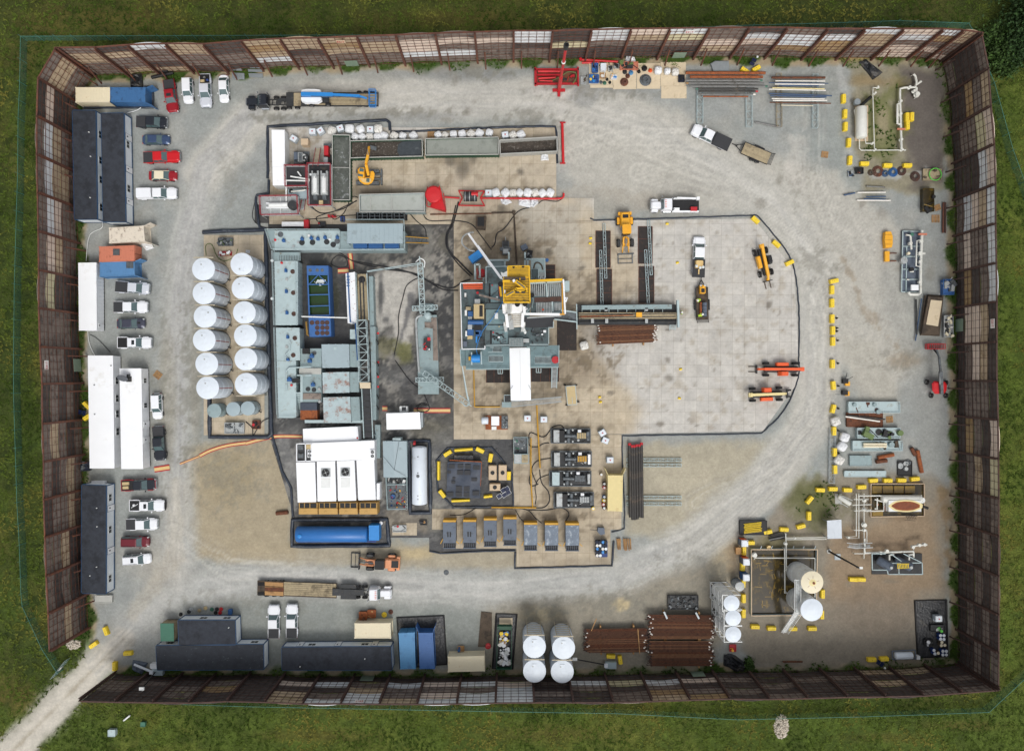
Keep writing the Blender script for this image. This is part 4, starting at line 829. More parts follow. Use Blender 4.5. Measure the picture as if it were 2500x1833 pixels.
person('worker in a yellow green hi-vis top crouching at the tail of the small trailer',1905,1240,20,.82,.9,.9)
person('worker in dark clothes and white hard hat at the outer end of the catwalk',1752,1213,180,.12,.2,.3)
def tractor(name,lb,px,py,ang,col,L=6.4,lights=True,bonnet=2.0):
 x,y,_=W(px,py,1.5);t=T(name,lb,'truck',(x,y,0),ang);xf=L/2
 f=MB();
 for s in(-1,1):f.be((-L/2,s*.43,.95),(xf-.3,s*.43,.95),.1,.25)
 for k in rg(5):f.be((-L/2+.5+k*.7,-.43,.95),(-L/2+.5+k*.7,.43,.95),.12,.2)
 f.la([(.5,0),(.5,.1),(.1,.12)],(-L/2+1.5,0,1.08),12);t.pt('chassis',f,'ds')
 c=MB();bx=xf-bonnet;c.loft([rr(bonnet+.1,1.3,.25,.8,xf-bonnet/2,0),rr(bonnet,1.2,.3,1.55,xf-bonnet/2-.05,0),rr(bonnet-.3,.95,.3,1.75,xf-bonnet/2-.1,0)]);t.pt('bonnet',c,col)
 for s in(-1,1):q=MB();q.loft([rr(1.3,.5,.2,.75,xf-.7,s*.92),rr(1.1,.42,.18,1.15,xf-.75,s*.88)]);t.pt('fender',q,col)
 c=MB();c.loft([rr(1.9,2.1,.15,.9,bx-.95,0),rr(1.9,2.1,.15,1.7,bx-.95,0),rr(1.35,1.9,.2,2.45,bx-1.1,0),rr(1.15,1.7,.2,2.55,bx-1.1,0)]);t.pt('cab',c,col)
 g=MB();g.hexa([(bx+.02,-.9,1.72),(bx+.02,.9,1.72),(bx-.02,.9,1.72),(bx-.02,-.9,1.72)],[(bx-.33,-.82,2.36),(bx-.33,.82,2.36),(bx-.4,.82,2.36),(bx-.4,-.82,2.36)]);t.pt('windscreen',g,'gc')
 if lights:
  for k in rg(5):q=MB();q.cb(bx-.65,-.6+.3*k,2.55,.32,.06,.06);t.pt('roof_light',q,'chrome' if col=='bcar' else 'orange')
 for s in(-1,1):
  q=MB();q.cyl((bx-2.0,s*1.0,1.),.09,1.9,8);t.pt('exhaust_stack',q,'chrome');q=MB();q.hc((bx-1.8,s*1.02,.75),(bx-.5,s*1.02,.75),.3,10);t.pt('fuel_tank',q,'chrome');q=MB();q.cb(bx-.1,s*1.35,1.8,.12,.25,.4);t.pt('mirror',q,'chrome')
 q=MB();q.box(xf-.02,-.6,.5,xf+.12,.6,1.5);t.pt('radiator_grille',q,'chrome');
 wheels(t,[(xf-.75,.98),(xf-.75,-.98)]+[(a,s*.95)for a in(-L/2+.8,-L/2+2.05)for s in(-1,1)],.5,.36);return t
ti('A2')
tractor('semi_truck','black semi truck pulling the lowboy with the blue boom lift',190,930,180,'bcar',7.,bonnet=2.)
x,y,_=W(800,915,1.);t=T('lowboy_trailer','black lowboy trailer carrying the blue boom lift','trailer',(x,y,0),180)
def lw(px,py,z=1.):a=W(px,py,z);return a
b=MB();pbox(b,385,848,1215,975,1.,.75);t.wp('deck_frame',b,'ds');b=MB()
for k in rg(8):y0=862+k*13;pbox(b,560,y0,1205,y0+11,1.08,1.0)
t.wp('deck_boards',b,'wg');b=MB();pbox(b,370,850,555,970,1.35,1.);t.wp('gooseneck',b,'ds');b=MB();pbox(b,440,853,505,972,1.4,1.35);t.wp('toolbox_deck',b,'wg');b=MB();pbox(b,300,900,380,930,1.2,.95);t.wp('hitch_beam',b,'ds')
for px in(400,475):
 for py in(870,985):q=link(bpy.data.objects.new('wheel',wheel_me(.48,.5)));q.parent=t.o;q.location=t.inv@Vc(W(px,py,.48));q.location.z=.48
for px in(1040,1100,1160):
 for py in(850,968):q=link(bpy.data.objects.new('wheel',wheel_me(.42,.4)));q.parent=t.o;q.location=t.inv@Vc(W(px,py,.45));q.location.z=.42
x,y,_=W(650,890,2.);t=T('boom_lift','blue and white telescopic boom lift lying on the lowboy trailer','boom lift',(x,y,1.08),0)
b=MB();b.loft([[(p[0],p[1],z)for p in[W(a_,b_,2.4)[:2]for a_,b_ in P_]]for z,P_ in((1.9,[(515,830),(560,818),(640,818),(690,828),(692,853),(510,853)]),(2.6,[(515,830),(560,822),(640,822),(688,830),(690,852),(512,852)]))]);t.wp('counterweight',b,'wpa')
b=MB();b.loft([[(p[0],p[1],z)for p in[W(a_,b_,2.4)[:2]for a_,b_ in P_]]for z,P_ in((1.9,[(505,895),(695,895),(697,925),(660,948),(540,948),(510,930)]),(2.6,[(508,897),(693,897),(695,922),(655,944),(545,944),(512,928)]))]);t.wp('engine_cover',b,'wpa')
b=MB();b.be(W(510,866,3.),W(800,872,3.),.62,.6);b.be(W(800,872,3.),W(1045,884,3.),.45,.45);b.be(W(1045,884,3.),W(1110,905,2.6),.3,.3);t.wp('boom',b,'bbr');b=MB();b.be(W(600,884,3.1),W(1040,893,3.1),.12,.1);t.wp('cable_track',b,'ms')
b=MB();pbox(b,560,870,760,940,1.9,1.5);t.wp('chassis',b,'ds')
for px,py in((605,965),(755,958),(605,862),(755,868)):q=link(bpy.data.objects.new('wheel',wheel_me(.48,.42)));q.parent=t.o;q.location=t.inv@Vc(W(px,py,1.6)[:2]+(1.56,))
b=MB();A_=W(1128,818,2.2);C_=W(1188,968,2.2)
for z in(1.3,1.8,2.3):
 for p,q_ in(((A_[0],A_[1]),(C_[0],A_[1])),((C_[0],A_[1]),(C_[0],C_[1])),((C_[0],C_[1]),(A_[0],C_[1])),((A_[0],C_[1]),(A_[0],A_[1]))):b.be((*p,z),(*q_,z),.06)
for k in rg(7):yy=A_[1]+(C_[1]-A_[1])*k/6;b.be((A_[0],yy,1.25),(C_[0],yy,1.25),.08);[b.be((xx,yy,1.25),(xx,yy,2.3),.05)for xx in(A_[0],C_[0])]
t.wp('basket',b,'bbr')
ti('D2')
tractor('semi_truck','white semi truck coupled to the empty wooden lowboy near the bottom',990,412,0,'wcar',6.8,bonnet=1.9)
x,y,_=W(400,385,1.);t=T('lowboy_trailer','long empty lowboy trailer with a worn timber deck','trailer',(x,y,0),0)
b=MB();ppr(b,[(92,312),(715,335),(712,450),(90,425)],.85,.6);t.wp('deck_frame',b,'wd');b=MB()
for k in rg(7):v=k*15;ppr(b,[(300,322+v),(710,338+v),(710,351+v),(300,335+v)],.93,.85)
t.wp('deck_boards',b,'wg');b=MB()
for k in rg(3):v=k*36;ppr(b,[(150,322+v),(295,328+v),(295,360+v),(150,352+v)],.92,.85)
t.wp('rear_deck',b,'wood');b=MB();ppr(b,[(150,365),(298,368),(298,398),(150,392)],.98,.93);t.wp('well_cover',b,'rust');b=MB();ppr(b,[(680,375),(930,385),(930,425),(680,430)],1.3,.9)
for px in(760,820):b.be(W(px,378,1.3),W(px,430,1.3),.2)
t.wp('gooseneck',b,'ds')
for py in(328,404):
 b=MB();
 for k in rg(4):pbox(b,95,py+k*7,145,py+4+k*7,1.0,.85)
 t.wp('ramp_grate',b,'black')
for px in(165,225,285):
 for py in(318,425):q=link(bpy.data.objects.new('wheel',wheel_me(.42,.4)));q.parent=t.o;q.location=t.inv@Vc(W(px,py,.45));q.location.z=.42
for s,py in((0,360),(1,445)):
 b=MB();ppr(b,[(745,py-20),(868,py-17),(868,py+14),(745,py+12)],1.2,.9);t.wp('mudguard',b,'ds')
ti('B3')
t=tractor('service_truck','white service truck with black flat bed and folded crane above the pad',1680,228,180,'wcar',8.3,bonnet=1.75)
L_=8.3;b=MB();b.box(-L_/2-.1,-1.2,1.1,-L_/2+4.7,1.2,1.3);t.pt('flat_bed',b,'black');b=MB();b.box(-L_/2,1.0,1.1,-L_/2+4.6,1.26,1.7);b.box(-L_/2,-1.26,1.1,-L_/2+4.6,-1.0,1.5);t.pt('side_lockers',b,'wpa')
b=MB();b.be((-L_/2+.1,-1.05,1.75),(-L_/2+3.9,-1.1,2.),.3,.3);b.cb(-L_/2+.2,-1.05,1.4,.5,.5,.7);t.pt('crane_boom',b,'wpa')
b=MB();b.cb(-L_/2+.9,.75,1.3,1.1,.7,.6);t.pt('compressor',b,'red');b=MB();b.cb(-L_/2+3.9,.8,1.3,1.,.5,.55);t.pt('white_box',b,'wpa')
def loader(lb,px,py,ang,col,colcab,fork=True,L=7.):
 x,y,_=W(px,py,1.5);t=T('wheel_loader',lb,'loader',(x,y,0),ang)
 b=MB();b.loft([rr(2.6,1.7,.25,.9,-2.2,0),rr(2.6,1.65,.25,1.9,-2.2,0),rr(2.2,1.3,.25,2.15,-2.2,0)]);b.cb(-3.3,0,.8,.5,2.3,.9);t.pt('engine_hood',b,col)
 b=MB();b.box(-3.4,-.6,2.16,-2.2,.6,2.2)if colcab=='black' else b.box(-3.,-.5,2.16,-2.4,.5,2.2);t.pt('grille',b,'black')
 b=MB();b.loft([rr(1.7,1.5,.15,1.4,-.3,0),rr(1.7,1.5,.15,2.2,-.3,0),rr(1.4,1.35,.15,3.1,-.3,0)]);t.pt('cab_glass',b,'gd');b=MB();b.loft([rr(1.65,1.55,.2,3.1,-.3,0),rr(1.6,1.5,.2,3.22,-.3,0)]);
 for k in rg(5):b.box(-.95,-.6+.28*k,3.22,.35,-.5+.28*k,3.25)
 t.pt('cab_roof',b,colcab)
 b=MB();b.loft([rr(1.8,1.,.2,.7,1.4,0),rr(1.6,.9,.2,1.5,1.5,0)]);t.pt('front_frame',b,col)
 b=MB();
 for s in(-1,1):b.be((.9,s*.45,1.7),(2.2,s*.5,1.5),.16,.4);b.be((2.2,s*.5,1.5),(3.5,s*.55,.6),.16,.3)
 b.be((2.3,-.5,1.4),(2.3,.5,1.4),.2);t.pt('lift_arms',b,col)
 b=MB();b.be((1.,0,1.9),(3.3,0,1.2),.18);[b.be((1.2,s*.2,1.6),(2.6,s*.25,1.3),.1)for s in(-1,1)];t.pt('tilt_ram',b,'ms')
 b=MB();
 if fork:
  for z in(.35,1.3):b.be((3.6,-1.35,z),(3.6,1.35,z),.14)
  for s in(-1.35,-.5,.5,1.35):b.be((3.6,s,.3),(3.6,s,1.3),.12)
  for s in(-1.25,1.25):b.be((3.6,s,.3),(5.2,s,.15),.18,.12)
  b.be((5.15,-1.3,.2),(5.15,1.3,.2),.12);b.be((4.4,-1.25,.3),(4.4,1.25,.3),.08)
  t.pt('fork_carriage',b,'ms' if col!='orange_pale' else 'ds')
 for s in(-1,1):
  for a in(-2.1,1.7):q=MB();q.loft([rr(1.3,.5,.2,1.35,a,s*1.15),rr(1.,.45,.2,1.5,a,s*1.15)]);t.pt('fender',q,'ds' if a>0 else col)
 wheels(t,[(-2.1,1.2),(-2.1,-1.2),(1.7,1.2),(1.7,-1.2)],.72,.55);return t
ti('B3');loader('yellow wheel loader with grey fork frame facing down on the pad edge',1228,480,-88,'yc','yc')
ti('D2');loader('orange and black wheel loader with a square fork frame on the lower road',1050,172,178,'orange_pale','black')
def telehandler(lb,px,py,ang,col,colboom=None,L=5.2,forkside=True,cabside=1,reach=3.6):
 x,y,_=W(px,py,1.3);t=T('telehandler',lb,'telehandler',(x,y,0),ang)
 b=MB();b.loft([rr(L-.6,1.1,.2,.7,0,0),rr(L-.8,1.,.2,1.2,0,0)]);t.pt('chassis',b,'ds' if not colboom or col!='yc' else col)
 b=MB();b.loft([rr(2.2,.7,.15,.8,-.1,-cabside*.85),rr(2.1,.62,.15,1.5,-.1,-cabside*.85),rr(1.8,.5,.15,1.6,-.1,-cabside*.85)]);t.pt('engine_cover',b,col)
 b=MB();b.loft([rr(1.6,.8,.12,1.,-.1,cabside*.78),rr(1.6,.8,.12,1.7,-.1,cabside*.78),rr(1.2,.7,.12,2.3,-.2,cabside*.76)]);t.pt('cab',b,'gd' if col=='yc' else col);b=MB();b.box(-.7,cabside*.78-.3,2.3,.3,cabside*.78+.3,2.36);
 for k in rg(4):b.box(-.6+.25*k,cabside*.78-.28,2.36,-.53+.25*k,cabside*.78+.28,2.38)
 t.pt('cab_roof',b,'black' if col=='yc' else col)
 b=MB();b.be((-L/2-.1,0,2.05),(L/2-.2,0,1.5),.46,.5);b.be((L/2-.3,0,1.55),(reach-.5,0,1.1),.34,.34);b.cb(-L/2,0,1.5,.6,.7,.7);t.pt('boom',b,colboom or col)
 b=MB();b.be((reach-.6,0,1.1),(reach-.3,0,.6),.4,.4);t.pt('quick_hitch',b,colboom or col)
 if forkside:
  b=MB();b.be((reach-.2,-.75,.35),(reach-.2,.75,.35),.14);b.be((reach-.2,-.75,.9),(reach-.2,.75,.9),.14);[b.be((reach-.2,s,.3),(reach-.2,s,1.),.1)for s in(-.7,-.2,.2,.7)];t.pt('fork_carriage',b,'ds')
  for s in(-.45,.45):q=MB();q.be((reach-.15,s,.25),(reach+1.1,s,.22),.14,.06);t.pt('fork',q,'wd')
 else:
  b=MB();[b.be((reach-.3,s,.8),(reach+.6,s*1.15,.6),.3,.3)for s in(-.5,.5)];b.be((reach-.2,-.8,.8),(reach-.2,.8,.8),.3);t.pt('carriage',b,'black')
 wheels(t,[(a*(L/2-.75),s*1.05)for a in(-1,1)for s in(-1,1)],.58,.42);return t
ti('B4');telehandler('yellow telehandler with forks pointing down at the right of the pad',212,640,-76,'yc',cabside=1,L=5.4)
ti('C4');telehandler('bright orange telehandler with long forks pointing left',350,68,180,'orange',L=6.6,cabside=1,reach=4.4)
telehandler('red orange telehandler with a cream boom facing right',235,265,2,'orange','cream_yellow',L=6.2,forkside=False,cabside=1,reach=3.8)
x,y,_=W(1585,215,1.5);t=T('boom_lift','red boom lift with grey arm beside the right wall','boom lift',(x,y,0),0)
b=MB();b.loft([[W(a_,b_,z)[:2]+(z,)for a_,b_ in P_]for z,P_ in((.9,[(1528,180),(1545,160),(1632,165),(1648,190),(1645,235),(1625,262),(1550,262),(1530,235)]),(1.9,[(1530,180),(1548,163),(1630,167),(1645,190),(1642,233),(1622,260),(1552,260),(1532,233)]),(2.1,[(1545,185),(1555,175),(1622,178),(1630,195),(1628,230),(1612,248),(1560,248),(1548,230)]))]);t.wp('turntable',b,'rb')
b=MB();b.be(W(1605,262,2.3),W(1597,85,2.6),.5,.5);b.be(W(1597,85,2.6),W(1585,-30,2.4),.3,.3);b.be(W(1585,-30,2.4),W(1565,-88,2.),.22,.22);t.wp('boom',b,'ms');b=MB();b.be(W(1592,190,2.7),W(1592,90,2.7),.12);t.wp('hydraulic_ram',b,'ls')
for px,py in((1490,170),(1525,275),(1640,275),(1640,175)):q=link(bpy.data.objects.new('wheel',wheel_me(.45,.4)));q.parent=t.o;a=W(px,py,.45);q.location=t.inv@Vc(a);q.rotation_euler=(0,0,math.radians(80))
ti('B4');b=MB();A_=W(1500,1285,1.2);C_=W(1632,1325,1.2)
for z in(.3,.8,1.3):
 for p,q_ in(((A_[0],A_[1]),(C_[0],A_[1])),((C_[0],A_[1]),(C_[0],C_[1])),((C_[0],C_[1]),(A_[0],C_[1])),((A_[0],C_[1]),(A_[0],A_[1]))):b.be((*p,z),(*q_,z),.09)
for k in rg(9):xx=A_[0]+(C_[0]-A_[0])*k/8;b.be((xx,A_[1],.3),(xx,C_[1],.3),.1);[b.be((xx,yy,.3),(xx,yy,1.3),.06)for yy in(A_[1],C_[1])]
t.wp('basket',b,'red');b=MB();ti('B4');b.tb([W(1545,1330,1.2),W(1575,1365,1.5),W(1590,1400,2.)],.16,8);ti('C4');t.wp('jib',b,'black')
ti('E3');x,y,_=W(1760,840,1.5);t=T('excavator','yellow excavator reaching into the brown mud bin','excavator',(x,y,.11),0)
for py0,py1 in((705,762),(920,980)):
 b=MB();ppr(b,[(1570,py0+4),(1590,py0),(1985,py0),(1992,py0+20),(1990,py1-5),(1980,py1),(1590,py1),(1570,py1-8)],.95,.11);
 for k in rg(14):pbox(b,1580+k*29,py0,1592+k*29,py1,.99,.95)
 t.wp('track',b,'ms')
b=MB();pbox(b,2020,700,2050,980,.9,.2);[b.be(W(1900,p,.6),W(2025,p,.6),.25)for p in(800,885)];t.wp('dozer_blade',b,'ms')
def ploft(b,P_,zs,s=None):
 cx=sum(p[0]for p in P_)/len(P_);cy=sum(p[1]for p in P_)/len(P_)
 b.loft([[W(cx+(a_-cx)*k,cy+(b_-cy)*k,z)for a_,b_ in P_]for z,k in zs])
b=MB();P_=[(1600,700),(1640,672),(1725,680),(1720,850),(1830,850),(1840,735),(1890,735),(1915,780),(1905,880),(1870,950),(1800,990),(1720,985),(1640,930),(1600,850)][::-1]
ploft(b,P_,((1.1,.98),(1.6,1),(2.3,.97)));t.wp('upper_body',b,'yc')
b=MB();ploft(b,[(1610,790),(1700,795),(1720,860),(1850,870),(1860,930),(1780,965),(1690,940),(1625,870)][::-1],((2.2,1),(2.42,.9)));t.wp('engine_hood',b,'ycp')
b=MB();pbox(b,1628,675,1722,860,2.9,1.5);t.wp('cab',b,'yc');b=MB();ppr(b,[(1640,680),(1715,692),(1712,748),(1632,742)],2.96,2.9);ppr(b,[(1605,785),(1700,800),(1696,840),(1608,825)],2.96,2.9);ppr(b,[(1765,865),(1820,870),(1815,940),(1758,930)],2.5,2.3);t.wp('cab_window',b,'gc')
b=MB();b.be(W(1800,800,2.6),W(1755,600,4.4),.42,.6);b.be(W(1755,600,4.4),W(1790,450,4.3),.4,.55);b.be(W(1790,450,4.3),W(1812,300,3.),.34,.45);t.wp('boom',b,'yc');b=MB();b.be(W(1795,440,4.6),W(1785,340,3.6),.12);t.wp('hydraulic_ram',b,'ls')
b=MB();ploft(b,[(1830,262),(1950,290),(1940,365),(1830,330)][::-1],((1.6,.8),(2.4,1)));t.wp('bucket',b,'ms')
def C4(pts,z):return[Vc(W(x,y,z))for x,y in pts]
def opening(t,a,b,fr,wd,z0,z1,kind,out,parent=None):
 d=(b-a);L=d.length;d.normalize();c=a+d*L*fr;c.z=0;n=out
 def sl(x0,x1,za,zb,o0,o1,mb):mb.hexa([tu(c+d*x0+n*o0+Vc((0,0,za))),tu(c+d*x1+n*o0+Vc((0,0,za))),tu(c+d*x1+n*o1+Vc((0,0,za))),tu(c+d*x0+n*o1+Vc((0,0,za)))],[tu(c+d*x0+n*o0+Vc((0,0,zb))),tu(c+d*x1+n*o0+Vc((0,0,zb))),tu(c+d*x1+n*o1+Vc((0,0,zb))),tu(c+d*x0+n*o1+Vc((0,0,zb)))])
 if kind=='window':
  m=MB();sl(-wd/2,wd/2,z0,z1,.0,.07,m);f=t.wp('window',m,'ws')
  m=MB();sl(-wd/2+.08,-.04,z0+.08,z1-.08,.07,.085,m);sl(.04,wd/2-.08,z0+.08,z1-.08,.07,.085,m);me=m.mesh('pane','gd');me.transform(t.inv);o=link(bpy.data.objects.new('pane',me));o.parent=f
 else:
  m=MB();sl(-wd/2-.06,wd/2+.06,z0,z1+.06,.0,.06,m);f=t.wp('door',m,'blue_trim' if kind=='door' else 'ws')
  m=MB();sl(-wd/2,wd/2,z0+.03,z1,.06,.09,m);me=m.mesh('door_leaf','wpa');me.transform(t.inv);o=link(bpy.data.objects.new('door_leaf',me));o.parent=f
  m=MB();sl(-.18,.05,z0+1.3,z0+1.7,.09,.1,m);me=m.mesh('door_pane','gd');me.transform(t.inv);o=link(bpy.data.objects.new('door_pane',me));o.parent=f
def of(lb,cor,h,roofm,wallm='ribbed_wall',trim='blue_trim',ops=(),name='office_trailer',cat='office trailer',step=.3,vents=(),seams=0,skirt=.35,eave=.06):
 P=C4(cor,h);c=sum(P,Vc())/4;t=T(name,lb,cat,(c.x,c.y,0));m=MB()
 m.prs([(p.x,p.y)for p in P],skirt,h-.12);
 rb=[]
 for i in rg(4):
  a,b=P[i].copy(),P[(i+1)%4].copy();d=(b-a);L=d.length;d.normalize();n=Vc((-d.y,d.x,0));n=-n if n.dot((a+b)/2-c)<0 else n;rb.append((a,b,n))
  k=int(L/step)
  for j in rg(k):
   p=a+d*(L*(j+.5)/k);m.be((p.x+n.x*.015,p.y+n.y*.015,skirt),(p.x+n.x*.015,p.y+n.y*.015,h-.12),.035,.12)if abs(d.x)<.5 else m.be((p.x+n.x*.015,p.y+n.y*.015,skirt),(p.x+n.x*.015,p.y+n.y*.015,h-.12),.12,.035)
 t.wp('wall',m,wallm)
 m=MB();cc=Vc((c.x,c.y,0));Q=[(c.x+(p.x-c.x)*(1+eave/abs(p.x-c.x)),c.y+(p.y-c.y)*(1+eave/abs(p.y-c.y)))for p in P];m.prs(Q,h-.12,h)
 if seams:
  for k in rg(1,seams):
   a=P[0].lerp(P[3],k/seams)if(P[3]-P[0]).length>(P[1]-P[0]).length else P[0].lerp(P[1],k/seams);b=P[1].lerp(P[2],k/seams)if(P[3]-P[0]).length>(P[1]-P[0]).length else P[3].lerp(P[2],k/seams)
   m.be((a.x,a.y,h),(b.x,b.y,h),.05,.03)
 rf=t.wp('roof',m,roofm)
 if trim:
  m=MB()
  for a,b,n in rb:
   m.be(tu(a+n*.1+Vc((0,0,-.1))),tu(b+n*.1+Vc((0,0,-.1))),.06,.24);m.be((a.x+n.x*.05,a.y+n.y*.05,skirt),(b.x+n.x*.05,b.y+n.y*.05,skirt),.06,.2);m.be((a.x+n.x*.04,a.y+n.y*.04,skirt),(a.x+n.x*.04,a.y+n.y*.04,h-.15),.14,.14)
  t.wp('trim',m,trim)
 m=MB();m.prs([(c.x+(p.x-c.x)*.98,c.y+(p.y-c.y)*.98)for p in P],0,skirt);t.wp('skirting',m,'black')
 for e,fr,wd,z0,z1,kind in ops:a,b,n=rb[e];opening(t,a,b,fr,wd,z0,z1,kind,n)
 for px,py in vents:
  a=W(px,py,h);m=MB();m.cyl((a[0],a[1],h),.09,.22,8);t.wp('roof_vent',m,'ws' if roofm!='wr' else 'ms')
 return t
def at(tl,*pts):ti(tl);r=[N(x,y)for x,y in pts];ti('N');return r
ti('N')
WN=lambda e,f:(e,f,1.3,1.3,2.3,'window');DR=lambda e,f,k='door':(e,f,1.0,.4,2.5,k)
of('black roofed office trailer against the upper left sound wall',at('A1',(667,1015),(875,1018))+at('B1',(888,355),(685,357)),3.1,'black_roof',ops=[WN(1,.2),WN(1,.44),WN(1,.62),WN(1,.88)],vents=at('A1',(818,1215),(833,1437))+at('B1',(830,162)))
of('black roofed office trailer beside the row of parked cars, upper left',at('A1',(930,1043),(1132,1040))+at('B1',(1150,380),(948,378)),3.0,'black_roof',ops=[DR(1,.2),WN(1,.27),DR(1,.5),WN(1,.68),DR(1,.8)])
of('long black roofed office trailer with blue trim at the lower left',at('C1',(752,1140),(970,1148))+at('D1',(830,412),(643,408)),3.1,'black_roof',ops=[WN(1,.12),DR(1,.22),WN(1,.42),DR(1,.62),WN(1,.88)],vents=at('C1',(890,1350),(893,1520))+at('D1',(762,203),(710,272)))
of('long white roofed trailer nearest the left sound wall',[at('B1',(808,1610))[0],at('B1',(1032,1610))[0],at('C1',(1046,985))[0],at('C1',(825,985))[0]],3.0,'wr','wpa',None,[WN(1,.22),WN(1,.38),WN(1,.52),WN(1,.68)],name='white_trailer',step=1.1,vents=at('C1',(867,225),(870,492),(1020,47)),seams=5)
t=of('long white roofed trailer with a satellite dish beside the parked white suv',at('C1',(1098,75),(1292,75),(1308,990),(1115,990)),3.0,'wr','wpa',None,[(1,.12,.9,1.2,2.3,'window'),(1,.37,.9,1.2,2.3,'window'),DR(1,.56,'plain'),DR(1,.72,'plain')],name='white_trailer',step=1.1,seams=4)
of('white flat roofed trailer beside the pale blue container on the left',at('B1',(720,760),(880,757),(884,1375),(727,1375)),2.8,'wr','wpa',None,[(1,.93,.8,.5,2.2,'plain')],name='white_trailer',step=.6)
ti('C1');x,y,_=W(1165,155,3.2);t=T('satellite_dish','grey satellite dish on the roof of the right hand white trailer','satellite dish',(x,y,3.0),0)
b=MB();b.la([(.02,0),(.5,.08),(.85,.28),(.88,.3)],(0,0,0),18);me=b.mesh('reflector','dish');me.transform(Matrix.Rotation(math.radians(50),4,'X')@Matrix.Rotation(.3,4,'Z'));q=link(bpy.data.objects.new('reflector',me));q.parent=t.o;q.location=(-.3,.1,1.)
b=MB();b.cyl((0,0,0),.07,1.,8);b.cb(.25,-.3,0,.9,.9,.12);b.cb(.35,.3,.1,.35,.5,.6);t.pt('mount',b,'ds');ti('N')
of('lower office trailer with a pale streaked dark roof at the bottom left',[(381.4,1576.2),(642,1573),(643,1633),(384.5,1634.3)],3.0,'streaked_roof',ops=[(0,.9,1.3,1.3,2.3,'window'),(0,.1,1.3,1.3,2.3,'window')])
of('shorter black roofed office trailer behind the streaked roof one',[(435.4,1514),(573,1514),(575,1572.5),(437.3,1572.5)],3.0,'black_roof',ops=[WN(0,.4),WN(0,.82)],vents=[(559,1531)])
of('long black roofed office trailer along the bottom wall',[(688.5,1580),(954,1578.4),(956.5,1634.3),(689.4,1634.3)],3.0,'black_roof',ops=[DR(0,.15),WN(0,.26),DR(0,.5),WN(0,.75),DR(0,.84)],vents=[(733,1626),(891,1607)])
of('small green roofed porch beside the bottom left office',at('D1',(1262,650),(1362,650),(1364,785),(1266,785)),2.6,'green_paint','wg',None,(),name='porch',cat='porch',seams=6)
def cn(lb,cor,h,m,doors=None,open_=False,name='shipping_container',z=0.,hatch=None):
 P=C4(cor,h+z);c=sum(P,Vc())/4;t=T(name,lb,'container',(c.x,c.y,z));b=MB();Q=[(p.x,p.y)for p in P]
 b.prs([(c.x+(x-c.x)*.985,c.y+(y-c.y)*.985)for x,y in Q],z+.12,z+h-.06)
 lx=(P[1]-P[0]).length>(P[3]-P[0]).length;n=22
 for k in rg(n):
  f=(k+.5)/n
  a,b2=(P[0].lerp(P[1],f),P[3].lerp(P[2],f))if lx else(P[0].lerp(P[3],f),P[1].lerp(P[2],f))
  a=a.lerp(b2,.03);b2=b2.lerp(a,.03);b.be((a.x,a.y,z+h-.05),(b2.x,b2.y,z+h-.05),.13,.05)
  for q,s in((a,-1),(b2,1)):
   d=(b2-a).normalized()*s*.045;b.be((q.x+d.x,q.y+d.y,z+.2),(q.x+d.x,q.y+d.y,z+h-.08),.12,.05)if lx else b.be((q.x+d.x,q.y+d.y,z+.2),(q.x+d.x,q.y+d.y,z+h-.08),.05,.12)
 t.wp('shell',b,m);f=MB()
 for i in rg(4):
  a,b2=P[i],P[(i+1)%4];f.be(a-Vc((0,0,.07)),b2-Vc((0,0,.07)),.12,.14);f.be((a.x,a.y,z+.1),(b2.x,b2.y,z+.1),.14,.18);f.cb(a.x,a.y,z,.2,.2,h+.03)
 t.wp('corner_frame',f,m)
 if doors is not None:
  a,b2=P[doors],P[(doors+1)%4];n_=((a+b2)/2-c);n_.z=0;n_.normalize();d=(b2-a).normalized();w_=(b2-a).length
  for s in(0,1):
   q=MB()
   if open_:
    hg=a if s==0 else b2;e=hg+n_*w_*.48+d*(-.1 if s==0 else.1)*w_*2;q.be((hg.x,hg.y,z+h/2),(e.x,e.y,z+h/2),.07,h-.25)
   else:
    p0=a+d*w_*(.03+.5*s);p1=a+d*w_*(.47+.5*s);q.be((p0.x+n_.x*.1,p0.y+n_.y*.1,z+h/2),(p1.x+n_.x*.1,p1.y+n_.y*.1,z+h/2),.06,h-.25)
    for k in(.3,.7):r_=p0.lerp(p1,k)+n_*.16;q.tb([(r_.x,r_.y,z+.2),(r_.x,r_.y,z+h-.2)],.03,6)
   t.wp('door',q,m)
 if hatch:
  a=W(hatch[0],hatch[1],h+z);q=MB();q.cb(a[0],a[1],z+h,hatch[2],hatch[3],.1);t.wp('roof_hatch',q,'ms')
  q=MB();[q.cb(a[0]-hatch[2]/2+hatch[2]*(k+.5)/5,a[1],z+h+.1,.04,hatch[3]*.9,.03)for k in rg(5)];t.wp('roof_grille',q,'ds')
 return t
cn('cream white shipping container end to end with the blue one, top left',at('A1',(695,805),(1007,805),(1009,935),(697,937)),2.6,'cream')
cn('worn blue shipping container with open doors at the top left',at('A1',(1012,805),(1330,805),(1328,937),(1012,935)),2.6,'blue_box',1,True)
cn('rust streaked white shipping container below the black roofed offices',at('B1',(1003,440),(1312,420),(1325,560),(1005,575)),2.6,'cream_rusty',1,True)
cn('salmon shipping container with a square roof grille',at('B1',(912,612),(1228,600),(1228,742),(912,748)),2.6,'salmon',1,hatch=at('B1',(1068,660))[0]+(1.1,1.1))
cn('pale blue shipping container with a dirty roof grille below the salmon one',at('B1',(918,757),(1228,746),(1232,870),(918,882)),2.6,'blue_pale',1,True,hatch=at('B1',(1192,778))[0]+(1.2,1.1))
cn('cream shipping container beside brown crates near the bottom trucks',at('D2',(858,650),(1135,648),(1138,762),(858,762)),2.6,'cream')
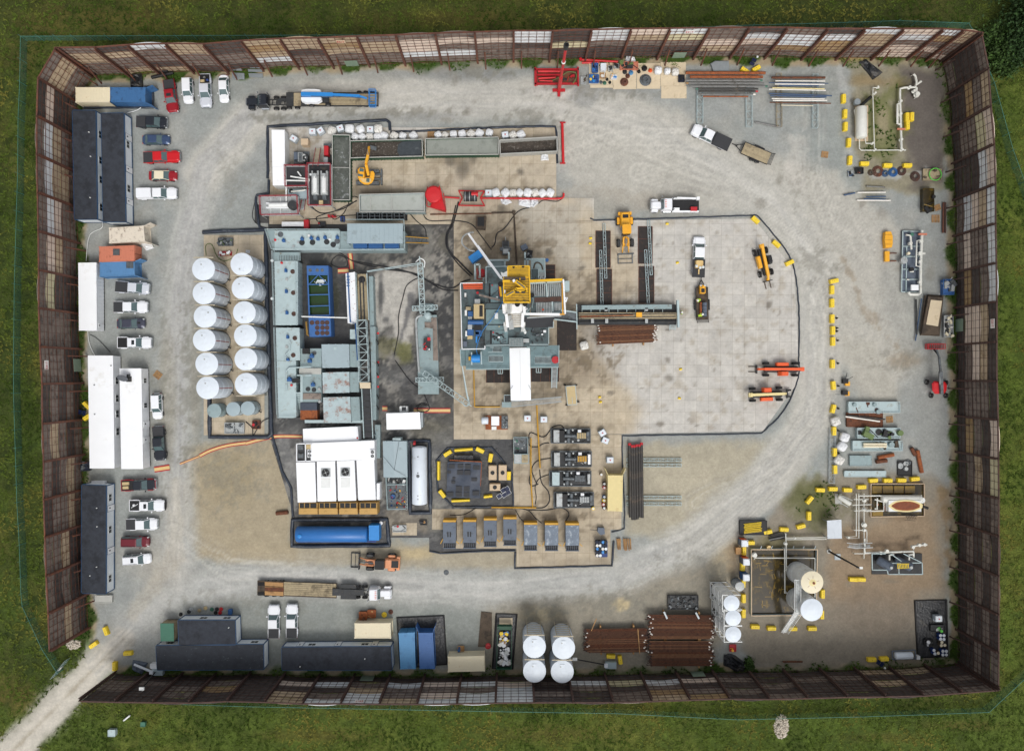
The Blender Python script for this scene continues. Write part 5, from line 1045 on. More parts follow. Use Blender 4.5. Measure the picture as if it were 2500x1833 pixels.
cn('light blue shipping container on a black liner near the bottom wall',at('D2',(1205,728),(1325,722),(1332,1002),(1218,1005)),2.6,'blue_box_light',0)
cn('deep blue shipping container with open doors on the black liner',at('D2',(1360,725),(1468,725),(1483,1002),(1370,1002)),2.6,'bro',0,True)
cn('cream shipping container with a black cable over its roof near the bottom wall',at('D2',(1592,912),(1872,905),(1876,1020),(1592,1027)),2.6,'cream',hatch=None)
cn('pale yellow shipping container beside the drums at the edge of the tan mats',at('C3',(1070,1055),(1202,1055),(1195,1380),(1068,1374)),2.6,'cream_yellow',0,True,z=.11)
def berm(lb,pts,r=.34,closed=True,z=.0,m='berm_black',liner=None,name='spill_berm'):
 P=[Vc(W(x,y,0))for x,y in pts];c=sum(P,Vc())/len(P);t=T(name,lb,'spill berm',(c.x,c.y,0));b=MB();Q=[]
 n=len(P)
 for i in rg(n if closed else n-1):
  a,b2=P[i],P[(i+1)%n];k=max(2,int((b2-a).length/1.2))
  for j in rg(k):p=a.lerp(b2,j/k);Q.append((p.x+random.uniform(-.05,.05),p.y+random.uniform(-.05,.05),z+r*.75))
 if not closed:Q.append((P[-1].x,P[-1].y,z+r*.75))
 b.tb(Q,[r*random.uniform(.93,1.07)for _ in Q],10,closed=closed);t.wp('berm_wall',b,m)
 if liner:b=MB();b.prs([(p.x,p.y)for p in P],.015,.03+z);t.wp('liner',b,liner)
 return t
berm('black berm round the two containers at the top left',at('A1',(775,990),(1405,990),(1405,803),(1330,803)),.22,False)
berm('black berm around the cluster of twelve white tanks',at('B1',(1862,480),(2253,462))+[(649,563),(655,800),(664,1060),(655,1066),(514,1066)]+at('C1',(1925,350)),.36,False)
berm('black berm looping round the top left of the tan mats',at('A2',(205,1640),(203,1165),(1290,1108),(1320,1125),(1325,1200))+at('B2',(100,0))[:0],.26,False)
berm('black berm along the upper edge of the mats behind the mud bins',at('A2',(1325,1215),(2253,1175))+at('A3',(380,1163),(585,1163),(600,1260),(602,1500)),.2,False)
berm('black berm at the left corner of the shale shaker mats',[(657,440),(657,472)]+at('B2',(105,140),(92,190),(130,440),(190,450)),.24,False)
berm('black berm around the long blue tank',at('C2',(432,1455),(1300,1450),(1310,1640))+at('D2',(1135,35),(365,40)),.34,liner='lbk')
berm('black berm around the tall white tank in the centre',at('C2',(1495,735),(1685,735),(1695,1390),(1510,1395)),.34,liner='lbk')
berm('black berm ring around the yellow barrier enclosure',at('C2',(1750,920),(1850,800),(2253,795))+at('C3',(90,900),(190,1050),(200,1335),(0,1340))+at('C2',(1900,1340),(1760,1190)),.18)
berm('black berm along the outer edge of the pale pad',at('B3',(905,350),(940,370),(2253,330))+spt(at('B4',(150,275),(280,420),(420,620),(470,850),(485,1120),(480,1400))+at('C4',(485,30),(465,180),(360,400),(190,570)),4)+at('C4',(0,575))+at('C3',(1200,690),(1195,800),(1220,1350),(1215,1540),(1100,1570)),.13,False,z=0)
berm('black berm along the lower edge of the small tan mats',at('D3',(185,85),(185,212),(945,192),(960,0)),.18,False)
berm('black berm below the row of grey engine boxes',[(1048,1345)]+at('D2',(1530,95),(1932,78))+at('D3',(185,75)),.16,False)
berm('black berm down the left side of the white generator sheds',[(664,1060),(690,1150),(712,1190),(716,1260)],.22,False)
def ring_liner(lb,pts,m='lbk',wob=.12,name='black_liner',cat='liner'):
 P=[W(x,y,0)for x,y in pts];c=(sum(p[0]for p in P)/len(P),sum(p[1]for p in P)/len(P));t=T(name,lb,cat,(c[0],c[1],0));b=MB();b.prs([p[:2]for p in P],.02,.05);t.wp('sheet',b,m);b=MB();b.tb([(p[0],p[1],.12)for p in P],.16,8,closed=True);t.wp('rolled_edge',b,'black');return t
ring_liner('black liner under the two blue containers near the bottom wall',at('D2',(1190,602),(1558,585),(1580,965),(1215,1000)))
ring_liner('black liner pad with drums in the lower right corner',at('D4',(1392,468),(1640,462),(1650,905),(1415,915)))
ring_liner('black lined tray under the trash bin near the bottom wall',at('D3',(38,570),(198,575),(165,1003),(8,1000)))
def utk(lb,px,py,r,h,m='tank_side',top='wt',frame=None,hatch=(.3,.5),n=36,dome=.25,group=None,stripe=False,name='storage_tank',z=0.,rust=False,seams=2,cat='storage tank'):
 x,y,_=W(px,py,h+z);t=T(name,lb,cat,(x,y,z),0,group);b=MB();b.la([(r,.15),(r,h-.02)],(0,0,0),n);t.pt('shell',b,m)
 b=MB();b.la([(r+.03,h-.08),(r+.04,h),(r*.97,h+.03),(r*.5,h+dome*.7),(.01,h+dome)],(0,0,0),n);t.pt('roof',b,top)
 b=MB();
 for k in rg(1,seams+1):b.la([(r+.0,h*k/(seams+1)),(r+.03,h*k/(seams+1)+.02),(r+.03,h*k/(seams+1)+.06),(r,h*k/(seams+1)+.08)],(0,0,0),n)
 t.pt('band',b,m)
 if hatch:
  b=MB();b.cb(-.05+hatch[0]*r*.3,hatch[1]*r,h+.06,.75,.62,.14);t.pt('roof_hatch',b,top);b=MB();b.cyl((-hatch[0]*r*1.6,hatch[1]*r*.9,h),.14,.22,10);t.pt('vent',b,'ls')
 if stripe:b=MB();b.cb(r*.99,-.1,.6,.04,.14,h-.9);t.pt('level_stripe',b,'red_car')
 if frame:
  s=frame;b=MB()
  for sx in(-1,1):
   b.be((sx*r*.62,s*(r+.12),0),(sx*r*.62,s*(r+.12),h+.1),.12)
  for k in rg(7):b.be((-r*.62,s*(r+.12),.4+k*(h-.5)/6),(r*.62,s*(r+.12),.4+k*(h-.5)/6),.08)
  b.be((-r*.9,s*(r+.06),h),(r*.9,s*(r+.06),h),.16,.14);t.pt('skid_frame',b,'tan_steel')
 b=MB();b.la([(r+.06,0),(r+.06,.15)],(0,0,0),n);t.pt('base_ring',b,'ms')
 b=MB();a=-.5;b.tb([(cos(a)*r,sin(a)*r,.5),(cos(a)*(r+.5),sin(a)*(r+.5),.5)],.1,8);b.tb([(cos(a)*(r+.5),sin(a)*(r+.5),.5),(cos(a)*(r+.52),sin(a)*(r+.52),.5)],.18,8);t.pt('outlet_valve',b,'ds')
 return t
LT=[(496.7,657),(498,715.6),(500.6,772.9),(498.5,830),(504.6,888),(506.8,946.6)];RT=[(590.4,645),(593.3,703.5),(596.5,763),(599,819.5),(600.3,877),(601,938)]
for i,(x,y)in en(LT):utk('white upright tank, %s in the left column of the tank cluster'%ordn(i+1,6,'top','bottom'),x,y,1.86,6.8,frame=1,hatch=(.1,.45)if i!=2 else(-.2,.4),group='upright white tanks in the two column cluster',stripe=True,z=.09)
for i,(x,y)in en(RT):utk('white upright tank, %s in the right column of the tank cluster'%ordn(i+1,6,'top','bottom'),x,y,1.86,6.8,frame=-1,hatch=(.1,-.5)if i%2==0 else(.2,.4),group='upright white tanks in the two column cluster',z=.09)
for(px,py,l,m)in((522.8,1002.5,'small grey green upright tank below the white tank cluster, leftmost of three','sb'),(569.4,998.5,'small pale blue upright tank in the middle below the white tank cluster','blue_pale'),(605,996.6,'small grey upright tank, right of the three below the white tanks','sbr')):
 utk(l,px,py,1.18,3.,m if m!='blue_pale' else 'sbr',m if m!='blue_pale' else 'sbr',hatch=None,dome=.12,z=.09,group='small upright tanks',seams=1)
 tt=sc.objects[-1]
for px,py,l in((1304.7,1577.8,'upper left of the four tall white tanks by the bottom wall'),(1376,1580.9,'upper right of the four tall white tanks by the bottom wall'),(1305,1637.4,'lower left of the four tall white tanks by the bottom wall'),(1372.7,1638.6,'lower right of the four tall white tanks by the bottom wall')):
 utk(l,px,py,1.87,7.,frame=1,hatch=(.1,.5),group='tall white tanks at the bottom wall')
ti('N')
for i,(px,py)in en(((1786,1472),(1790,1508),(1790,1548))):
 t=utk('white silo in a tall white frame, %s of three'%('topmost','middle','bottommost')[i],px,py,1.28,8.2,'ws','wt',hatch=None,group='framed white silos',name='silo',cat='silo',dome=.35)
 b=MB();r=1.45
 for sx,sy in((-1,-1),(-1,1),(1,-1),(1,1)):b.be((sx*r,sy*r*.9,0),(sx*r,sy*r*.9,8.1),.13)
 for z in(.3,2.8,5.4,8.):
  b.be((-r,-r*.9,z),(-r,r*.9,z),.1);b.be((-r,r*.9,z),(r,r*.9,z),.1);b.be((-r,-r*.9,z),(r,-r*.9,z),.1)
 b.be((-r,-r*.9,.3),(-r,r*.9,2.8),.07);b.be((-r,r*.9,2.8),(-r,-r*.9,5.4),.07);b.be((-r,-r*.9,5.4),(-r,r*.9,8.),.07);t.pt('frame',b,'ws')
def block_me():
 m=MB();L,w,h=1.5,.75,.75;m.loft([rr(L,w,.04,0,0,0,1),rr(L,w,.04,h*.72,0,0,1),rr(L-.05,w*.72,.05,h,0,0,1)]);
 m.cur=1;m.cyl((0,0,h),.05,.012,8);m.cur=2;m.cb(-.35,0,h,.26,.06,.05);m.cb(.35,0,h,.26,.06,.05);return m.mesh('yellow_block',['yellow','black','yellow_pale'])
BL={'rows':[]}
def ylab(lst,lb,tl,off=0,pale=False):
 for i,(x,y,a)in en(lst):
  if a is None:continue
  ti(tl if isi(tl,str)else tl[i]);px=W(x,y,.75)
  me=cached('block',block_me);o=sg('yellow_block',lb[i]if isi(lb,list)else lb%ordn(i+1+off,len(lst)+off,'top','bottom'),'barrier block',me,None,'yellow concrete blocks',loc=(px[0],px[1],0),rz=a)
  if RNG.rand()<.5:o.rotation_euler.z+=pi
ylab([(842,772,90),(853,892,88),(856,992,88),(883,1118,88),(892,1257,87)],'yellow concrete block, %s of the column left of the white vessel','A4')
ylab([(1005,1283,0),(1187,1297,-2),(1343,1297,0)],['yellow concrete block, left of three below the white vessel','yellow concrete block, middle of three below the white vessel','yellow concrete block, right of three below the white vessel'],'A4')
ylab([(1340,918,90),(1378,915,88),(1344,982,90)],['yellow concrete block at the left of the trio beside the vertical white pipe','yellow concrete block at the right of the trio beside the vertical white pipe','yellow concrete block at the foot of the trio beside the vertical white pipe'],'A4')
ylab([(64,550,-35),(152,535,30)],['yellow block left of the pair above the pipe rack at the top wall','yellow block right of the pair above the pipe rack at the top wall'],'A4')
ylab([(765,790,12),(751,860,90),(751,964,90),(752,1088,90),(757,1180,90),(758,1266,90)],'yellow concrete block, %s in the long column right of the haul road','B4')
ylab([(755,27,90),(762,196,95),(760,380,75)],['yellow block right of the telehandlers at the haul road edge','yellow block beside the two small black and yellow machines','yellow block above the grey fibre basket, lowest of the haul road column'],'C4')
ylab([(766,555,90),(771,722,90),(774,857,92)],'yellow block, %s of three behind the grey lattice rack','C4')
ylab([(148,310,-42),(312,498,-40),(415,647,25)],['yellow block at the upper right corner of the pale pad','yellow block above the yellow telehandler at the pad edge','yellow block at the right edge of the pad below the telehandler'],'B4')
ylab([(657,1018,-3),(757,1010,0),(871,1018,-2),(982,995,3),(1074,943,3),(1188,943,0),(1297,941,0),(1402,931,6)],['yellow block, %s in the row above the separator skid'%(('leftmost',)+tu(ORD[k]+' from the left' for k in rg(2,8))+('rightmost',))[i]for i in rg(8)],'C4')
ylab([(573,1098,50),(569,1223,90),(505,1305,15),(372,1329,-3),(243,1349,12)],'yellow block, %s in the curve beside the dirt area','C4')
ylab([(105,1433,0),(57,1497,90),(47,1620,88)],['yellow block behind the first orange topped toilet','yellow block between the two orange toilets','yellow block between the orange and the blue toilet'],'C4')
ylab([(52,335,85),(54,455,90),(53,573,90)],['yellow block below the blue toilet','yellow block beside the silos, upper','yellow block beside the silos, lower'],'D4')
ylab([(144,679,-2),(273,691,0),(440,694,0),(593,693,0)],['yellow block leftmost below the brown tank pit','yellow block second from left below the tank pit','yellow block under the tank stairway','yellow block rightmost below the tank pit'],'D4')
ylab([(676,420,90),(670,582,90)],['yellow block right of the rust stained tank','yellow block right of the lower white production tank'],'D4')
ylab([(918,306,-3),(978,306,-2)],['yellow block left of the touching pair on open dirt','yellow block right of the touching pair on open dirt'],'D4')
ylab([(1062,938,0),(1160,932,3)],['yellow block left of the solar panel by the bottom wall','yellow block above the solar panel by the bottom wall'],'D4')
ylab([(940,911,-2),(1013,938,-82)],['yellow block lying flat near the light tower by the bottom wall','yellow block standing upright right of the light tower'],'D3')
ylab([(825,712,-70),(728,820,35),(1000,888,4),(894,990,90)],['yellow block at the gate nearest the left wall end','yellow block tilted on the far side of the gate','yellow block on the near side of the access road','yellow block lowest beside the access road'],'D1')
ylab([(788,412,-45),(792,517,35)],['yellow block angled behind the white trailers, upper','yellow block angled behind the white trailers, lower'],'C1')
ylab([(1850,852,32),(2147,823,-25),(2243,893,80),(1800,1223,-52)],['yellow block at the upper left of the barrier ring','yellow block with black marks at the top right of the barrier ring','yellow block at the right of the barrier ring','yellow block at the lower left of the barrier ring'],'C2')
ylab([(158,1057,88)],['yellow block beside the beige boxes in the barrier ring'],'C3')
def longbar(lb,tl,x0,y0,x1,y1):
 ti(tl);a=W(x0,y0,.8);b_=W(x1,y1,.8);L=math.dist(a[:2],b_[:2]);ang=math.degrees(math.atan2(b_[1]-a[1],b_[0]-a[0]));m=MB();m.loft([rr(L,.6,.05,0,0,0,1),rr(L,.6,.05,.3,0,0,1),rr(L-.03,.25,.05,.8,0,0,1)]);sg('yellow_barrier',lb,'barrier',m.mesh('yellow_barrier','yellow'),None,'long yellow jersey barriers',loc=((a[0]+b_[0])/2,(a[1]+b_[1])/2,0),rz=ang)
longbar('long yellow barrier at the top of the barrier ring','C2',1912,825,2080,812);longbar('long yellow barrier on the left of the barrier ring','C2',1765,925,1765,1098);longbar('long yellow barrier at the bottom of the barrier ring','C2',1885,1288,2053,1280);longbar('long yellow barrier at the lower right of the barrier ring','C2',2180,1252,2260,1242)
ti('N')
def P3(x,y,z):return W(x,y,z)
def rail(t,pts,z,m='sbl',closed=False,h=1.05,name='handrail',gap=1.8,r=.045):
 b=MB();P=[Vc(W(x,y,z))for x,y in pts];n=len(P)
 for i in rg(n if closed else n-1):
  a,c=P[i],P[(i+1)%n];k=max(1,int((c-a).length/gap))
  for zz in(h*.5,h):b.be(a+Vc((0,0,zz)),c+Vc((0,0,zz)),r*1.3)
  for j in rg(k+1):p=a.lerp(c,j/k);b.be(p,p+Vc((0,0,h)),r)
 return t.wp(name,b,m)
def th(name,lb,cat,x,y,z=0.,group=None):a=W(x,y,0);return T(name,lb,cat,(a[0],a[1],z),0,group)
def bx(t,name,x0,y0,x1,y1,z1,z0,m,lb=None):b=MB();pbox(b,x0,y0,x1,y1,z1,z0);return t.wp(name,b,m,lb=lb)
def pg(t,name,pts,z1,z0,m):b=MB();ppr(b,pts,z1,z0);return t.wp(name,b,m)
def dc(t,name,x,y,r,z,h,m,n=16):a=W(x,y,z+h);b=MB();b.cyl((a[0],a[1],z),r,h,n);return t.wp(name,b,m)
def motor(t,x,y,z,m='bmo',s=1.,ang=0):
 a=W(x,y,z+.5);b=MB();c,n=cos(ang),sin(ang);b.hc((a[0]-.35*s*c,a[1]-.35*s*n,z+.4),(a[0]+.35*s*c,a[1]+.35*s*n,z+.4),.26*s,10);b.cb(a[0],a[1],z,.6*s,.6*s,.2);b.cb(a[0],a[1]+.28*s,z+.3,.3*s,.3*s,.35);return t.wp('motor',b,m)
def otp(name,lb,x0,y0,x1,y1,h,fill,zf,m='concrete',cat='mud bin',z0=.11,wall=.14,div=(),outer='green_bin',cor=None,ribs=True,fillz=None):
 """open top bin; measured rim rectangle"""
 P=[Vc(W(x,y,h))for x,y in(cor or[(x0,y0),(x1,y0),(x1,y1),(x0,y1)])];c=sum(P,Vc())/4;t=T(name,lb,cat,(c.x,c.y,z0));
 b=MB()
 for i in rg(4):
  a,e=P[i],P[(i+1)%4];d=(e-a).normalized();n=Vc((-d.y,d.x,0));n=-n if n.dot((a+e)/2-c)<0 else n;L=(e-a).length
  b.be(a-n*.06-Vc((0,0,(h-z0)/2+.04)),e-n*.06-Vc((0,0,(h-z0)/2+.04)),.08,h-z0-.1)
  if ribs:
   for k in rg(int(L/.55)+1):p=a+d*L*k/max(1,int(L/.55));b.be(p+n*.05-Vc((0,0,h-z0-.1)),p+n*.05-Vc((0,0,.15)),.1,.1)
 t.wp('side_wall',b,outer);b=MB()
 for i in rg(4):b.be(P[i]-Vc((0,0,.05)),P[(i+1)%4]-Vc((0,0,.05)),wall,.1)
 for f in div:b.be(P[0].lerp(P[1],f)-Vc((0,0,.1)),P[3].lerp(P[2],f)-Vc((0,0,.1)),.1,.12)if(P[1]-P[0]).length>(P[3]-P[0]).length else b.be(P[0].lerp(P[3],f)-Vc((0,0,.1)),P[1].lerp(P[2],f)-Vc((0,0,.1)),.1,.12)
 t.wp('rim',b,m)
 Q=[c+(p-c)*.975 for p in P];b=MB();n1,n2=26,10;R_=RS(int(abs(c.x)*10))
 hh=R_.rand(n2+1,n1+1)*(.16 if fillz is None else fillz)
 vs=[]
 lx=(P[1]-P[0]).length>(P[3]-P[0]).length
 if not lx:Q=[Q[1],Q[2],Q[3],Q[0]]
 for j in rg(n2+1):
  for i in rg(n1+1):p=(Q[0].lerp(Q[1],i/n1)).lerp(Q[3].lerp(Q[2],i/n1),j/n2);vs.append((p.x,p.y,zf+hh[j,i]))
 b.add(vs,[(j*(n1+1)+i,(j+1)*(n1+1)+i,(j+1)*(n1+1)+i+1,j*(n1+1)+i+1)for j in rg(n2)for i in rg(n1)],True);t.wp('contents',b,fill);return t
ti('A2')
otp('mud_bin','open mud bin full of brown drill cuttings below the excavator arm',0,0,0,0,2.0,'brown_mud',1.35,cor=[(958,1292),(1616,1278),(1620,1432),(958,1448)])
ti('E3');tt=sc.objects[-1].parent
b=MB();ti('A2');ppr(b,[(1395,1330),(1430,1300),(1605,1285),(1608,1425),(1410,1430),(1390,1390)],1.62,1.3);q=link(bpy.data.objects.new('slurry_pool',b.mesh('slurry_pool','slate_mud')));q.parent=tt;q.matrix_parent_inverse=Matrix.Translation(-Vc(tt.location))
ti('N')
otp('mud_bin','open bin of smooth grey mud, middle of the long row',0,0,0,0,2.0,'grey_mud',1.6,cor=[(1039,339),(1216,335),(1217,377),(1039,379)],fillz=.02)
otp('mud_bin','open bin with a thin layer of brown mud at the right end of the row',0,0,0,0,2.0,'brown_mud',.5,cor=[(1220,342),(1360,334),(1361,369),(1221,376)],outer='concrete')
ti('E3');otp('mud_bin','upright two part bin of dark grey mud left of the excavator',0,0,0,0,2.0,'dark_mud',1.45,cor=[(1135,72),(1458,78),(1458,1262),(1142,1262)],div=(.5,))
ti('B2');otp('mud_tank','grey mud tank with pale slurry left of the red hopper',0,0,0,0,2.4,'grey_mud_light',1.9,cor=[(1040,132),(1635,118),(1638,290),(1045,292)],div=(.17,.5),outer='sb',fillz=.02)
t=th('sludge_screen_rack','row of dark steel screen frames above the grey roofed shed','rack',1240,335);
for k in rg(4):
 x0=1030+k*112;b=MB()
 for q in(0,45,90):b.be(P3(x0+q,300,1.6),P3(x0+q,365,1.6),.12,1.2)
 for q in(300,330,362):b.be(P3(x0,q,2.1),P3(x0+90,q,2.1),.1)
 t.wp('screen_frame',b,'ms')
bx(t,'base',1010,298,1480,368,.5,.11,'black')
def hatch(t,x,y,z,r=.42,m='rpd'):
 a=W(x,y,z+.06);b=MB();b.cyl((a[0],a[1],z),r,.06,18);b.be((a[0]-r,a[1],z+.08),(a[0]+r,a[1],z+.08),.06,.05);t.wp('round_hatch',b,m)
t=th('mud_tank','long grey blue mud tank with round hatches and blue motors along the top','mud tank',540,550)
bx(t,'body',265,462,862,640,3.0,.05,'sbl');pg(t,'walkway',[(190,458),(265,458),(265,660),(250,640)],3.0,2.8,'sb')
for x,y in((318,497),(515,572),(612,570),(742,565),(802,590),(838,560)):hatch(t,x,y,3.0,.48,'ms' if x in(318,838)else 'ds')
for x,y in((345,553),(515,537),(600,530),(660,537),(725,525),(838,523)):motor(t,x,y,3.0,s=.8)
for x,y,m in((268,547,'rb'),(578,507,'ws'),(768,543,'ws'),(478,570,'ls'),(437,603,'ls')):dc(t,'valve_cap',x,y,.2,3.,.25,m,10)
rail(t,[(865,460),(192,458),(250,640),(865,640)],3.0)
t=th('shaker_house','grey ribbed roof on posts over the shale shakers','shaker house',1185,490)
bx(t,'deck',866,470,1462,645,3.0,.05,'sb');
b=MB();pbox(b,930,398,1442,580,5.4,5.25);
for k in rg(13):x=932+k*42;b.be(P3(x,398,5.42),P3(x,580,5.42),.07,.06)
t.wp('roof',b,'sbr')
for x,y in((935,402),(1438,402),(935,575),(1438,575)):b=MB();a=P3(x,y,5.2);b.be((a[0],a[1],3.),(a[0],a[1],5.3),.14);t.wp('post',b,'sb')
for x in(1010,1150,1300):b=MB();a=P3(x+40,590,4);b.cb(a[0],a[1],3.,2.4,1.2,1.1);t.wp('shaker',b,'bmo')
rail(t,[(925,370),(1455,370),(1462,480),(1462,640),(862,645)],3.0)
t=th('stairway','steel stairs with yellow rails right of the grey shed','stairs',1570,550);b=MB()
for k in rg(14):x=1470+k*14.5;b.be(P3(x,518,2.9-k*.2),P3(x,585,2.9-k*.2),.26,.05)
t.wp('tread',b,'ms')
for y0,y1 in((517,545),(572,590)):
 b=MB();b.be(P3(1465,y0,3.9),P3(1675,y1-12,1.2),.08);b.be(P3(1465,y0,3.),P3(1675,y1-12,.2),.1,.2);t.wp('handrail',b,'amber')
def mudtank(lb,cor,h,m='sbl',side=True):
 c=[sum(p[0]for p in cor)/4,sum(p[1]for p in cor)/4];t=th('mud_tank',lb,'mud tank',*c);b=MB();ppr(b,cor,h,.05)
 P=[Vc(W(x,y,h))for x,y in cor]
 for i in rg(4):
  a,e=P[i],P[(i+1)%4];k=int((e-a).length/1.)
  for j in rg(k+1):p=a.lerp(e,j/k);b.be((p.x,p.y,.1),(p.x,p.y,h-.05),.12)
 t.wp('body',b,m);return t
t=mudtank('tall grey blue mud tank left of the open green water tank',[(262,740),(476,740),(478,1326),(272,1328)],3.0)
for y in(828,1020,1215):motor(t,363+(y-828)*.025,y,3.0,s=.8,ang=1.57)
for x,y in((430,838),(435,1032),(440,1225)):hatch(t,x,y,3.0,.4,'rpd')
dc(t,'valve_cap',327,757,.2,3.,.3,'rb',10);dc(t,'valve_cap',375,908,.25,3.,.2,'ls')
bx(t,'walkway',252,660,500,738,2.8,2.6,'sb');b=MB();[b.be(P3(312+k*15,690,2.85),P3(312+k*15,738,2.85),.06)for k in rg(13)];t.wp('grating',b,'ds');rail(t,[(255,655),(262,990),(272,1330)],3.0,gap=2.6);rail(t,[(465,745),(478,1320)],3.0,gap=3)
for y in(737,1085):dc(t,'spot_lamp',240,y,.25,3.8,.2,'lamp_glass',10)
t=mudtank('grey blue mud tank with pipe loop below the tall left tank',[(275,1352),(492,1352),(497,1652),(283,1652)],3.0)
motor(t,380,1437,3.,s=.8,ang=1.57);hatch(t,450,1447,3.,.4);hatch(t,435,1603,3.,.4);dc(t,'valve_cap',375,1527,.25,3.,.2,'ls');motor(t,385,1645,3.,s=.7);rail(t,[(272,1352),(282,1652)],3.,gap=3)
b=MB();b.tb([P3(408,1475,3.3),P3(402,1560,3.3),P3(365,1600,3.3),P3(365,1652,3.3)],.12,8);t.wp('pipe',b,'sbl')
ti('C2');t=mudtank('grey blue mud tank with splashed stains beside the steel steps, lower left',[(283,2),(460,2),(462,522),(300,524)],3.0,'sbl')
b=MB();b.tb([P3(600,58,3.4),P3(400,66,3.4),P3(372,95,3.4),P3(372,278,3.4)],.13,8);b.tb([P3(605,135,3.4),P3(470,135,3.4)],.13,8);t.wp('pipe',b,'sbl')
motor(t,400,175,3.0,s=1.1);dc(t,'valve_cap',417,226,.2,3.,.3,'rb',10);bx(t,'hopper',425,165,485,205,3.8,3.,'black');rail(t,[(282,5),(300,520),(458,522)],3.,gap=3)
t=th('pump_deck','grey pump deck with round hatches between the mud tanks','pump deck',600,170)
bx(t,'deck',500,-110,695,380,2.6,.05,'sb');bx(t,'channel_cover',490,70,690,125,2.9,2.6,'concrete');bx(t,'walkway',500,130,522,380,2.8,2.6,'sbl');
for x,y in((570,262),(625,268)):hatch(t,x,y,2.6,.4,'ds')
motor(t,615,222,2.6);motor(t,585,5,2.6);motor(t,605,-40,2.6);bx(t,'hopper',518,-110,580,-60,3.3,2.6,'black');hatch(t,630,-70,2.6,.35,'ms');dc(t,'valve_cap',672,262,.22,2.6,.4,'ls');dc(t,'valve_cap',675,375,.25,2.6,.3,'ls');bx(t,'cover_plate',525,300,690,355,2.8,2.6,'pnl')
t=th('stairway','steel access steps beside the splashed mud tank','stairs',490,360);b=MB()
for k in rg(12):b.be(P3(450+k*2,300+k*16,2.8-k*.2),P3(505+k*2,296+k*16,2.8-k*.2),.24,.05)
t.wp('tread',b,'sbl');
t=th('storage_box','low box with brown front and black tarp below the pump deck','box',575,480);bx(t,'body',500,455,655,542,1.9,.05,'ro');bx(t,'tarp',500,386,652,456,2.1,.05,'vinyl_grey')
for lab,c,m in(('grey blue covered tank roof, uppermost of three',[(694,-148),(945,-150),(952,65),(702,68)],'sbr'),('rust blotched tank roof, middle of three',[(702,110),(948,104),(952,294),(706,300)],'sbx'),('lightly rusted tank roof, lowest of three',[(708,338),(955,332),(966,558),(716,565)],'sbx')):
 t=mudtank(lab+' beside the truss walkway',c,3.0,m);
 a=W((c[0][0]+c[1][0])/2,c[0][1]+36,3.1);b=MB();b.cb(a[0],a[1],3.,.5,.5,.12);t.wp('hatch',b,'sbl')
 b=MB();ppr(b,[(c[1][0]+5,c[1][1]+2),(c[1][0]+85,c[1][1]+2),(c[2][0]+85,c[2][1]-4),(c[2][0]+5,c[2][1]-4)],2.7,.05);t.wp('side_tank',b,'sb')
t=th('channel_tank','long grey blue tank base along the foot of the covered tanks','tank base',850,570);bx(t,'body',540,545,1075,572,2.4,.05,'sbl')
t=th('pipe_walkway','narrow grey walkway with valves right of the truss','walkway',1185,250);pg(t,'deck',[(1140,-310),(1188,-310),(1195,60),(1195,545),(1160,545),(1150,60)],2.6,.05,'sb')
for y in(-250,15,150,240,440):dc(t,'valve',1212,y,.2,1.2,.2,'rb' if y!=440 else 'black',8)
for y in(-200,0,100,300,400):b=MB();b.tb(spt([P3(1185,y,2.5),P3(1205,y+20,2.),P3(1215,y+45,1.),P3(1195,y+70,.6)]),.1,6);t.wp('hose',b,'hb')
ti('B2')
t=th('water_tank','long blue open water tank holding green water','water tank',660,1100)
b=MB();cor=[(560,785),(755,785),(780,1425),(585,1432)];P=[Vc(P3(x,y,2.9))for x,y in cor]
for i in rg(4):a,e=P[i],P[(i+1)%4];b.be(a-Vc((0,0,1.4)),e-Vc((0,0,1.4)),.12,2.7)
t.wp('side_wall',b,'bro');pg(t,'front_deck',[(560,785),(755,785),(758,865),(566,868)],2.95,2.6,'bro');pg(t,'rear_deck',[(582,1235),(772,1232),(780,1425),(585,1430)],2.95,2.6,'bro')
b=MB();
for(x0,y0,x1,y1)in((566,868,758,866),(574,956,764,956),(578,1052,768,1048),(582,1156,772,1150)):b.be(P3(x0,y0,2.9),P3(x1,y1,2.9),.16)
b.be(P3(580,955,2.9),P3(660,872,2.9),.12);b.be(P3(670,872,2.9),P3(755,952,2.9),.12);[b.be(P3(x0,868,2.92),P3(x0+16,1235,2.92),.2)for x0 in(568,756)];t.wp('cross_beam',b,'bro')
pg(t,'water',[(568,868),(756,866),(772,1234),(584,1236)],2.3,2.0,'green_water')
b=MB();[b.sphere(P3(692+RNG.normal(0,18),915+abs(RNG.normal(0,20)),2.33),.08+.14*RNG.rand(),6,.4)for _ in rg(60)];t.whole=True;q=t.wp('foam',b,'foam');q['kind']='stuff';t.whole=False
for x,y in((590,825),(655,825),(700,825)):a=P3(x,y,3.);b=MB();b.la([(.3,0),(.28,.03)],(a[0],a[1],2.95),12);t.wp('cover_plate',b,'ms')
for j,y in en((1305,1352,1400)):
 for x in(607,655,703,745)[(0 if j==0 else 1):]:a=P3(x,y,3.);b=MB();b.la([(.42,0),(.38,.02)],(a[0],a[1],2.955),10);t.wp('rust_patch',b,'rpd')
b=MB();b.be(P3(512,1250,3.4),P3(930,1262,3.4),.2);
tp=th('discharge_pipe','white pipe crossing above the blue water tank','pipe',720,1255);tp.wp('pipe',b,'ws')
rail(t,[(565,1300),(575,1420),(590,1428)],2.95,'amber',gap=2)
t=th('degasser_unit','narrow white rust spotted unit with a blue pipe right of the water tank','process unit',970,1080)
pg(t,'body',[(915,855),(1000,840),(1020,1308),(935,1310)],3.0,.05,'wpa');b=MB();
